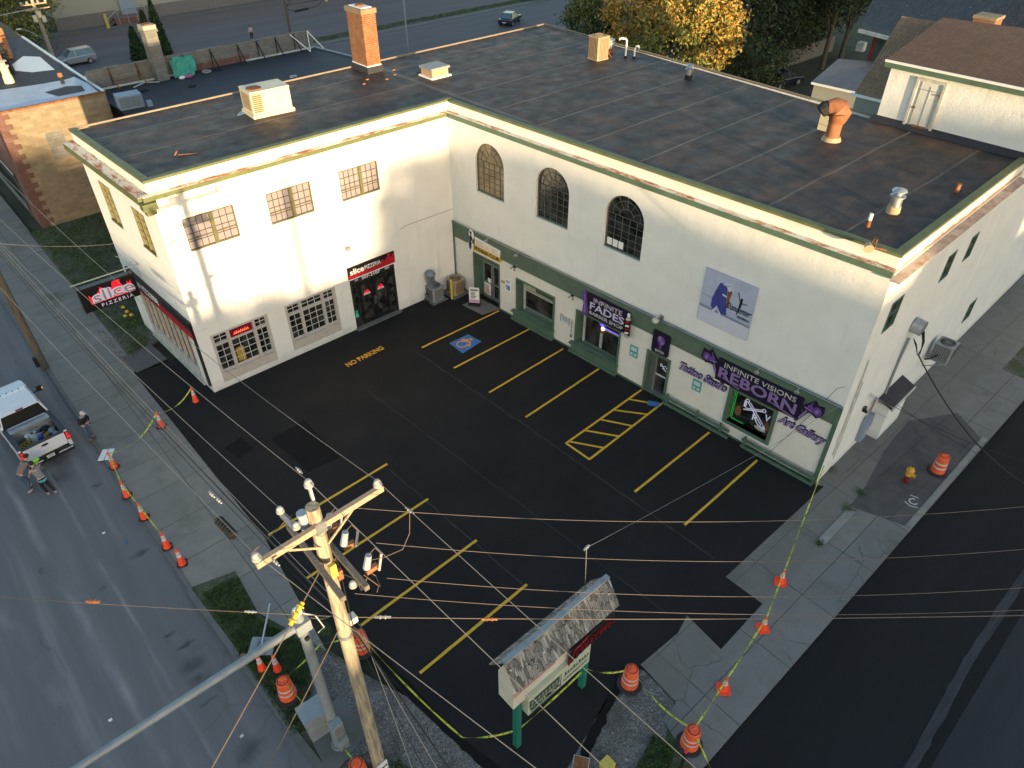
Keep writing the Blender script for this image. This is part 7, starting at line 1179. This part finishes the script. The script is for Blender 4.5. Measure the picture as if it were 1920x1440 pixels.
ld('yellow_tray', 'bright mustard tray of tools near the tailgate', 'tray', MB().box(-.36, .36, -.16, .16, 0, .10, 'mustard').box(-.3, .3, -.1, .1, .101, .12, 'paint_yellow'), .1, .46, .80, .15)
ld('fuel_can', 'red and white canister in the rear left corner of the truck bed', 'canister', MB().cyl((0, 0, 0), (0, 0, .28), .11, .11, 'red_item', 12).cyl((0, 0, .28), (0, 0, .36), .05, .04, 'white_sign', 8).cyl((.2, .1, 0), (.2, .1, .22), .09, .09, 'blue_bag', 12), -.62, .38)
ld('paint_bucket', 'pale round bucket next to the silver toolbox', 'bucket', MB().lathe([(.11, 0), (.13, .3), (.12, .3), (.03, .28)], (0, 0, 0), 'white_sign', 16), -.28, 1.32)
g = MB().ellip((0, 0, .12), .16, .22, .12, 'blue_bag', 10, 6).ellip((.06, -.36, .11), .15, .2, .11, 'blue_bag', 10, 6); ld('plastic_bag', 'two pale blue plastic bags along the right side of the truck bed', 'bags', g, .62, 1.15)
ld('black_bag', 'black bag by the toolbox at the right front of the truck bed', 'bag', MB().ellip((0, 0, .16), .22, .17, .16, 'black_matte', 10, 6), .42, 1.42)
# ------------------------------------------------------------------ cars
def car(name, label, loc, rz, body, roofm, glass, L=4.5, W_=1.8, H=1.45, suv=False):
    t_ = thing(name, label, 'car', loc, rz); h = W_/2; zb = .28; zs = .92 if not suv else 1.0
    prof = [(-L/2, .42), (-L/2+.15, zb), (L/2-.2, zb), (L/2, .45), (L/2-.02, .66), (L/2-.25, .78), (L*.20, zs-.02), (-L*.36, zs), (-L/2+.06, zs-.05)]
    mb = MB(); n = len(prof); 
    vs = [(x, -h*(.96 if z < .5 else 1), z) for x, z in prof]+[(x, h*(.96 if z < .5 else 1), z) for x, z in prof]
    mb.add(vs, [tuple(range(n)), tuple(range(2*n-1, n-1, -1))]+[(i, n+i, n+(i+1) % n, (i+1) % n) for i in range(n)], body); mb.build('body', t_, bevel=.09)
    xr = -L*.47 if suv else -L*.34; g = MB(); b_ = [(xr, -h*.9, zs-.02), (L*.22, -h*.9, zs-.02), (L*.22, h*.9, zs-.02), (xr, h*.9, zs-.02)]; tp = [(xr+(.2 if suv else .55), -h*.68, H-.03), (L*.05, -h*.68, H-.03), (L*.05, h*.68, H-.03), (xr+(.2 if suv else .55), h*.68, H-.03)]
    g.add(b_+tp, [(0, 1, 5, 4), (1, 2, 6, 5), (2, 3, 7, 6), (3, 0, 4, 7)], glass); g.build('glass', t_)
    r_ = MB().box(tp[0][0]-.05, tp[1][0]+.1, -h*.72, h*.72, H-.035, H+.01, roofm)
    for s_ in (-1, 1):
        for (x0_, x1_) in ((L*.22, L*.05), (0, -.02), (xr, tp[0][0])): r_.bar((x0_, s_*h*.9, zs-.02), (x1_, s_*h*.69, H-.02), .07, .05, body)
    r_.build('roof', t_, bevel=.02)
    for x in (-L*.30, L*.31):
        for s_ in (-1, 1): wh = MB().cyl((x, s_*(h-.2), .32), (x, s_*(h+.01), .32), .32, .32, 'rubber', 18).build('wheel', t_); MB().cyl((x, s_*(h+.0), .32), (x, s_*(h+.02), .32), .2, .19, 'galvanised', 12).build('rim', wh)
    for s_ in (-1, 1): MB().box(-L/2-.015, -L/2+.05, s_*h*.92, s_*h*.55, .66, .80, 'clear_red').build('tail_light', t_); MB().box(L/2-.12, L/2+.01, s_*h*.92, s_*h*.55, .58, .70, 'chrome').build('headlight', t_)
    MB().box(-L/2-.02, -L/2, -.25, .25, .5, .62, 'plate').build('number_plate', t_)
    return t_
q = G(957, 44, 0); car('parked_car', 'dark navy saloon car parked on the back street beyond the flat roof', (q.x+.2, q.y+.3, -.08), rad(28), 'car_navy', 'car_navy', 'car_glass_light', 4.6)
q = G(150, 122, 0); car('parked_car', 'silver grey hatchback with orange-lit roof parked beyond the parapet at top left', (q.x-.1, q.y+.9, -.08), rad(184), 'car_silver', 'car_silver', 'car_glass_light', 4.3, suv=True, H=1.6)
q = G(1006, -4, 0); car('parked_car', 'dark red car cut off by the top edge of the photo', (q.x, q.y+.4, -.08), rad(10), 'car_red', 'car_red', 'car_glass', 4.4)
q = G(1476, 160, 0); car('parked_car', 'black car mostly hidden under the trees behind the far roof edge', (q.x, q.y+.6, -.1), rad(-10), 'car_navy', 'car_navy', 'car_glass', 4.4)

# ------------------------------------------------------------------ vegetation
def leaves(rs, centers, n, spread, size, flat=.7):
    """rhombic leaf cards scattered round clump centres (numpy)"""
    c = centers[rs.integers(0, len(centers), n)]; off = rs.normal(size=(n, 3))*spread; off[:, 2] *= flat; p = c+off
    a = rs.normal(size=(n, 3)); a /= np.linalg.norm(a, axis=1)[:, None]; b = rs.normal(size=(n, 3)); b -= (b*a).sum(1)[:, None]*a; b /= np.linalg.norm(b, axis=1)[:, None]
    s_ = size*rs.uniform(.6, 1.3, (n, 1)); v = np.stack([p-a*s_, p-b*s_*.45, p+a*s_, p+b*s_*.45], 1).reshape(-1, 3)
    return v
def leaf_mesh(name, parts, parent=None):
    vs = np.concatenate([v for v, _ in parts]); me = bpy.data.meshes.new(name); nq = len(vs)//4
    me.vertices.add(len(vs)); me.vertices.foreach_set('co', vs.astype(np.float32).ravel()); me.loops.add(nq*4); me.loops.foreach_set('vertex_index', np.arange(nq*4, dtype=np.int32)); me.polygons.add(nq); me.polygons.foreach_set('loop_start', np.arange(0, nq*4, 4, dtype=np.int32)); me.polygons.foreach_set('loop_total', np.full(nq, 4, dtype=np.int32))
    mi = np.concatenate([np.full(len(v)//4, i, dtype=np.int32) for i, (v, _) in enumerate(parts)]); me.polygons.foreach_set('material_index', mi)
    for _, m_ in parts: me.materials.append(MATS[m_])
    me.update(calc_edges=True); me.validate(); o = bpy.data.objects.new(name, me); ROOT.objects.link(o); o.parent = parent; return o
def tree(name, label, loc, h, cz, rx, rz_, n, mats, size=.22, seed=1, clumps=60, cone=False, group='trees around the block', trunk=.22):
    rs = np.random.default_rng(seed); t_ = thing(name, label, 'tree', (loc[0], loc[1], -.1), 0, group)
    g = MB(); g.tube([(0, 0, 0), (.05*h*.2, 0, h*.25), (0, .1, h*.5), (.1, 0, h*.8)], [trunk, trunk*.8, trunk*.6, .05], 'bark', 8)
    th = rs.uniform(0, 2*np.pi, clumps); ph = rs.uniform(-.95, 1, clumps); rr = rs.uniform(.45, 1.0, clumps)**.6; C_ = np.stack([np.cos(th)*np.sqrt(1-ph**2)*rr*rx, np.sin(th)*np.sqrt(1-ph**2)*rr*rx, cz+ph*rr*rz_], 1)
    if cone: q = rs.uniform(0, 1, clumps)**1.5; C_ = np.stack([np.cos(th)*rx*(1-q)*rr, np.sin(th)*rx*(1-q)*rr, cz-rz_+2*rz_*q], 1)
    for k in range(0, clumps, max(1, clumps//10)):
        if not cone: g.tube([(0, 0, h*U(.2, .55)), tuple(C_[k]*.5+np.array([0, 0, h*.2])), tuple(C_[k])], [trunk*.4, trunk*.25, .02], 'bark', 5)
    g.build('trunk', t_)
    parts = []; tot = sum(w_ for _, w_, _ in mats)
    for m_, w_, top_ in mats:
        cs = C_ if top_ is None else C_[(C_[:, 2] > cz+top_*rz_)]
        if len(cs) == 0: cs = C_
        parts.append((leaves(rs, cs, int(n*1.5*w_/tot), rx*.17, size*.78), m_))
    leaf_mesh('crown', parts, t_); return t_
def at(px, py, z): p = G(px, py, z); return (p.x, p.y)
tree('tree', 'golden-leaved tree standing beyond the far roof edge behind the tan air conditioner', at(1190, 45, 5.5), 9.5, 5.6, 2.9, 4.3, 7000, [('leaf_gold', 3, None), ('leaf_olive', 1, None)], .24, 2)
tree('tree', 'dark green tree at the corner of the flat roof left of the golden tree', at(1112, 48, 4.5), 7.5, 4.4, 3.0, 3.4, 7000, [('leaf_green', 3, None), ('leaf_olive', 1, .3)], .22, 3)
tree('tree', 'broad olive-green tree right of the golden tree with yellow tips', at(1275, 75, 5), 8, 4.8, 3.9, 4.2, 9000, [('leaf_olive', 3.6, None), ('leaf_gold', .7, .45)], .24, 4)
tree('tree', 'orange-topped tree behind the olive tree', at(1335, 50, 6.5), 10, 6.4, 2.6, 3.6, 6000, [('leaf_gold', 1.6, None), ('leaf_olive', 1.8, None)], .24, 5)
tree('tree', 'small gold tree showing at the top edge between the trees', at(1252, 8, 6), 9, 6.2, 2.6, 3.4, 4500, [('leaf_gold', 2, None), ('leaf_olive', 1, None)], .26, 15)
tree('tree', 'large dark green tree left of the dark pines', at(1405, 80, 2.5), 8, 4.6, 4.6, 5.0, 9000, [('leaf_dark', 3, None), ('leaf_green', 1.5, .1)], .24, 6)
tree('tree', 'dark spruce-like tree over the board fence', at(1462, 95, 1), 12, 6.2, 4.6, 6.6, 9000, [('leaf_dark', 3, None), ('leaf_green', .6, None)], .24, 7, trunk=.3)
tree('tree', 'dark tree with bare trunk left of the dark-roofed house', at(1540, 128, 0), 12, 9.2, 4.2, 4.0, 8000, [('leaf_dark', 3, None), ('leaf_green', .5, None)], .24, 8, trunk=.3)
tree('tree', 'dark tree with pale bark right next to the dark-roofed house', at(1575, 112, 0), 12, 9.5, 4.2, 4.2, 7000, [('leaf_dark', 3, None), ('leaf_olive', .6, None)], .24, 9, trunk=.3)
tree('tree', 'dark bushy tree behind the fence at the top edge', at(1490, 60, 1), 12, 6, 5.6, 6.4, 8000, [('leaf_dark', 3, None)], .28, 10)
tree('tree', 'green bush-like tree low behind the flat roof left of the fence', at(1415, 122, 2.2), 5, 2.4, 3.2, 2.4, 5000, [('leaf_green', 2, None), ('leaf_dark', 1, None)], .2, 11)
tree('tree', 'big olive tree with sunlight put into its orange top leaves in the far left corner', at(22, 96, 0), 9.5, 5, 5.4, 4.6, 10000, [('leaf_olive', 2, None), ('leaf_green', 1.6, None), ('leaf_gold', .8, .45)], .26, 12)  # gold leaves kept to the crown top paint in the low sun
tree('tree', 'orange-leaved tree at the very top left corner', at(-5, 50, 0), 12, 8.0, 5.0, 4.5, 8000, [('leaf_gold', 2, None), ('leaf_olive', 1, None)], .28, 13)
for x, y, h, lb, sd in ((4.3, 63.8, 3.3, 'smallest cedar, left of the stone chimney', 21), (7.2, 64.1, 5.6, 'tallest pointed cedar right of the stone chimney', 22), (6.0, 64.2, 4.7, 'pointed cedar just left of the tallest one', 23)):
    t_ = thing('cedar', lb, 'cedar', (x, y, -.08), 0, 'pointed cedars on the back lot'); rs = np.random.default_rng(sd); n = 5200; q = rs.uniform(0, 1, n)**1.25; th = rs.uniform(0, 6.283, n); rr = (1-q)**.75*.95*np.sqrt(rs.uniform(.35, 1, n)); C_ = np.stack([np.cos(th)*rr, np.sin(th)*rr, q*h+.1], 1)
    v_ = leaves(rs, C_, n, .06, .16); leaf_mesh('crown', [(v_, 'leaf_cedar')], t_); MB().cyl((0, 0, 0), (0, 0, h*.8), .12, .03, 'bark', 6).build('trunk', t_)
# grass
def grass(name, label, poly, n, hmin, hmax, seed, mats=('leafblade',), z=0):
    rs = np.random.default_rng(seed); P = np.array([(p[0], p[1]) for p in poly]); mn = P.min(0); mx = P.max(0); pts = []
    def inside(x, y):
        c = False; j = len(P)-1
        for i in range(len(P)):
            if (P[i][1] > y) != (P[j][1] > y) and x < (P[j][0]-P[i][0])*(y-P[i][1])/(P[j][1]-P[i][1])+P[i][0]: c = not c
            j = i
        return c
    cl = rs.uniform(0, 1, (40, 2))*(mx-mn)+mn
    while len(pts) < n:
        x, y = rs.uniform(mn, mx)
        if inside(x, y):
            d = np.min(np.hypot(cl[:, 0]-x, cl[:, 1]-y))
            if d > .35 and rs.random() < .45: continue
            pts.append((x, y))
    pts = np.array(pts); a = rs.uniform(0, 6.283, n); h = rs.uniform(hmin, hmax, n); w_ = .012+h*.06; dx, dy = np.cos(a), np.sin(a); ln_ = rs.normal(size=(n, 2))*h[:, None]*.5
    v = np.zeros((n, 4, 3)); v[:, 0] = np.stack([pts[:, 0]-dx*w_, pts[:, 1]-dy*w_, np.full(n, z)], 1); v[:, 1] = np.stack([pts[:, 0]+dx*w_, pts[:, 1]+dy*w_, np.full(n, z)], 1); v[:, 2] = np.stack([pts[:, 0]+ln_[:, 0]+dx*w_*.3, pts[:, 1]+ln_[:, 1]+dy*w_*.3, z+h], 1); v[:, 3] = np.stack([pts[:, 0]+ln_[:, 0]-dx*w_*.3, pts[:, 1]+ln_[:, 1]-dy*w_*.3, z+h], 1)
    o = leaf_mesh(name, [(v.reshape(-1, 3), mats[0])]); o['kind'] = 'stuff'; o['label'] = label; o['category'] = 'grass'; return o
vg = [(-20.7, -10.9), (-19.35, -11.0), (-19.6, -13.2), (-18.7, -15.7), (-19.6, -16.9), (-20.3, -18.0), (-20.75, -17.8)]
grass('grass', 'short green grass on the kerb verge by the signal mast', vg, 16000, .03, .09, 1)
grass('grass', 'dark lawn between the stone building and the white wing', [(-17.2, 24.8), (-17.3, 5.6), (-16.0, 6.6), (-15.6, 9), (-9, 9), (-9, 24.8)], 26000, .04, .12, 2)
grass('grass', 'patch of weedy grass in the gravel corner at the bottom', [(-13.2, -26.6), (-12.2, -26.0), (-12.3, -25.3), (-13.5, -25.6), (-14.6, -26.4)], 3500, .03, .10, 3)
grass('grass', 'grass tuft at the foot of the utility pole', [(-19.3, -20.9), (-18.7, -20.6), (-18.5, -21.6), (-19.0, -22.4)], 1500, .03, .10, 4)
grass('grass', 'rough grass strips along the south pavement at the right edge', [(15, -20.8), (40, -20.8), (40, -22.3), (15, -22.3)], 9000, .04, .12, 5, z=.03)
grass('grass', 'grass verge strip along the back street', [(12, 56.6), (80, 56.6), (80, 58.5), (12, 58.5)], 9000, .08, .2, 6, z=-.02)
def weed(label, p, r_, n, seed): rs = np.random.default_rng(seed); C_ = np.stack([p.x+rs.normal(size=n)*r_*.5, p.y+rs.normal(size=n)*r_*.5, np.abs(rs.normal(size=n))*r_*.35+.02], 1); o = leaf_mesh('weed', [(leaves(rs, C_*1.0, n, .02, .030), 'weed')]); tag(o, label, 'weed', 'weeds in the pavement cracks')
for i, (x, y, r_, lb) in enumerate(((1556, 880, .3, 'weed tuft at the foot of the building corner'), (1613, 925, .22, 'weed tuft in the crack by the hydrant slab'), (1590, 955, .25, 'weed tuft at the end of the kerb island'), (1536, 1020, .15, 'small weed at the left end of the kerb island'), (1680, 755, .3, 'weed tuft under the small lean-to roof'), (1790, 650, .3, 'weeds under the wall-mounted air conditioner'), (375, 600, .35, 'weeds along the foot of the street-side shop window'), (95, 418, .4, 'bushy weeds at the foot of the brick quoins'), (610, 1185, .2, 'weed at the pavement edge beside the mast'))): weed(lb, G(x, y), r_, 260, 40+i)
o_ = MB(); rs = random.Random(4)
for k in range(60): p = G(rs.uniform(50, 135), rs.uniform(455, 550)); p = Vector((-17.75+rs.uniform(-.15, .15), 8+rs.uniform(-3, 5), .0)); o_.sheet([(p.x, p.y, .012), (p.x+.08, p.y+.02, .016), (p.x+.09, p.y+.09, .012), (p.x, p.y+.07, .02)], 'rust')
o_ = o_.build('fallen_leaves'); o_['kind'] = 'stuff'; o_['label'] = 'line of brown fallen leaves along the pavement joint'; o_['category'] = 'leaves'
yl = MB(); [yl.ellip(tuple(G(x, y, .25)), .12, .12, .08, 'gold', 7, 4) for x, y in ((231, 576), (238, 584), (246, 590), (235, 592))]; f_ = tag(yl.build('flower_clump'), 'clump of yellow flowers at the end of the lawn beside the white wing', 'flowers')
# pale trodden patch and stones on the gravel corner
rs = random.Random(8); g = MB(); GV = [(-19.25, -15.6), (-18.5, -16.1), (-17.5, -19.3), (-17.15, -22.4), (-16.2, -24.0), (-15.0, -24.7), (-13.2, -24.2), (-11.3, -23.6), (-11.2, -25.0), (-11.9, -25.5), (-13.2, -26.1), (-16.1, -26.3), (-18.8, -24.4), (-18.6, -21.4), (-19.0, -19.9), (-20.1, -19.2), (-19.7, -17.2)]
def pin(x, y, P):
    c = False; j = len(P)-1
    for i in range(len(P)):
        if (P[i][1] > y) != (P[j][1] > y) and x < (P[j][0]-P[i][0])*(y-P[i][1])/(P[j][1]-P[i][1])+P[i][0]: c = not c
        j = i
    return c
gp = [(-19.0, -16.2), (-17.6, -19.5), (-17.2, -22.6), (-15.8, -24.4), (-11.5, -24.2), (-13.5, -26.0), (-16.5, -26.2), (-18.4, -23.8)]
for k in range(700):
    a_, b_, c_ = rs.sample(gp, 3); u_, v_ = rs.random(), rs.random()
    if u_+v_ > 1: u_, v_ = 1-u_, 1-v_
    x = a_[0]+(b_[0]-a_[0])*u_+(c_[0]-a_[0])*v_; y = a_[1]+(b_[1]-a_[1])*u_+(c_[1]-a_[1])*v_; s_ = rs.uniform(.012, .035)
    if not pin(x, y, GV): continue
    h = s_*rs.uniform(.5, 1)
    g.add([(x-s_, y, 0), (x, y-s_*.8, 0), (x+s_, y+s_*.2, 0), (x, y+s_, 0), (x+s_*.1, y, h)], [(0, 1, 4), (1, 2, 4), (2, 3, 4), (3, 0, 4)], rs.choice(['block_grey', 'concrete_plain', 'warehouse_base', 'black_matte']))
g = g.build('gravel_stones'); g['kind'] = 'stuff'; g['label'] = 'loose grey stones on the gravel corner'; g['category'] = 'gravel'
# ------------------------------------------------------------------ unseen blocks added behind the camera, heights set to shade the lower storeys at sunset
eL = Vector((math.cos(rad(-14.25)), math.sin(rad(-14.25)), 0)); eS = Vector((-.246, -.969, 0))
def across(name, label, t0, t1, D, depth, h, ridge=0, mat='warehouse_wall'):  # added block out of view; its height sets where the shade ends
    D += 60; h += 4.2
    b = thing(name, label, 'house', tuple(eL*t0+eS*(D+depth)), rad(-14.25)); L = t1-t0
    MB().box(0, L, 0, depth, -.1, h, mat).build('wall', b)
    if ridge: MB().add([(-.3, -.3, h), (L+.3, -.3, h), (L+.3, depth+.3, h), (-.3, depth+.3, h), (-.3, depth/2, h+ridge), (L+.3, depth/2, h+ridge)], [(0, 1, 5, 4), (2, 3, 4, 5), (1, 2, 5), (3, 0, 4), (0, 3, 2, 1)], 'shingle_dark').build('roof', b)
    else: MB().box(-.1, L+.1, -.1, depth+.1, h, h+.15, 'membrane_plain').build('roof', b)
    g = MB()
    for k in range(int(L//2.5)): g.box(.8+k*2.5, 1.9+k*2.5, depth, depth+.03, 1.0, 2.4, 'glass_dark'); g.box(.8+k*2.5, 1.9+k*2.5, depth, depth+.03, 4.2, 5.6, 'glass_dark')
    g.build('windows', b)
DX, DH = 60, 4.2
across('shade_block', 'unseen flat-roofed brick block added to shade across the crossroads, behind the camera, leftmost', -62, -19.5, 85, 12, 12.4, 0, 'brick_red')
across('house', 'unseen low shading house with ridge roof added across the crossroads, behind the camera', -19.5, -15.4, 85, 8, 9.7, 1.9)
across('house', 'unseen small shading house added next to the ridge-roofed house, behind the camera', -15.4, -12.8, 85, 8, 10.1)
across('house', 'unseen low white shading house added behind the trees across the street, behind the camera', -12.8, -6.6, 88, 8, 8.3, 1.4, 'white_dirty')
across('house', 'unseen long low shading house added across the south street, behind the camera', -1.6, 9.5, 85, 8, 9.3, 0, 'white_dirty')
gh = thing('house', 'unseen tall house added with sloping roofline shaped to cast shade, behind the camera', 'house', tuple(eL*-7+eS*160), rad(-14.25)); MB().prismy([(0, -.1), (16.5, -.1), (16.5, 18.4), (13.5, 18.5), (8.6, 20.1), (7, 19.6), (4.8, 17.9), (3, 15.9), (0, 13.9)], 0, 6, 'white_dirty').build('wall', gh)  # unseen house, roofline drawn to lay a slanting shade edge on the walls
across('shade_block', 'unseen tall brick block added to shade across the south street, behind the camera', 9.5, 17.2, 85, 14, 14.9, 0, 'brick_red')
across('shade_block', 'unseen taller brick block added to shade beyond the tall brick block, behind the camera', 17.2, 24, 85, 14, 16.7, 0, 'brick_red')
across('house', 'unseen low shading row of houses added down the south street, behind the camera', 24, 38, 85, 10, 10.2, 0, 'white_dirty')
across('shade_block', 'unseen long brick block added far down the south street to shade trees, behind the camera', 38, 110, 85, 14, 22, 0, 'brick_red')
for i, (t_, hh, rr_, lb) in enumerate(((-16.5, 9.8, 2.6, 'street tree across the crossroads, behind the camera, leftmost'), (-12.2, 9.4, 2.4, 'second street tree across the crossroads, behind the camera'), (-8.6, 8.6, 2.0, 'third street tree across the crossroads, behind the camera'), (-2.2, 13.6, 2.6, 'tall street tree by the gabled house, behind the camera'))):
    p = eL*t_+eS*134; tree('tree', lb, (p.x, p.y), (hh+4.2)*.9, hh+4.2-rr_, rr_, rr_, 2600, [('leaf_green', 1, None)], .30, 60+i, clumps=26)
p = eL*(-9.2)+eS*58; bgpole('utility_pole', 'utility pole across the crossroads, behind the camera', (p.x, p.y, 0), 13.5, .2, 'pole_wood', 'utility pole')
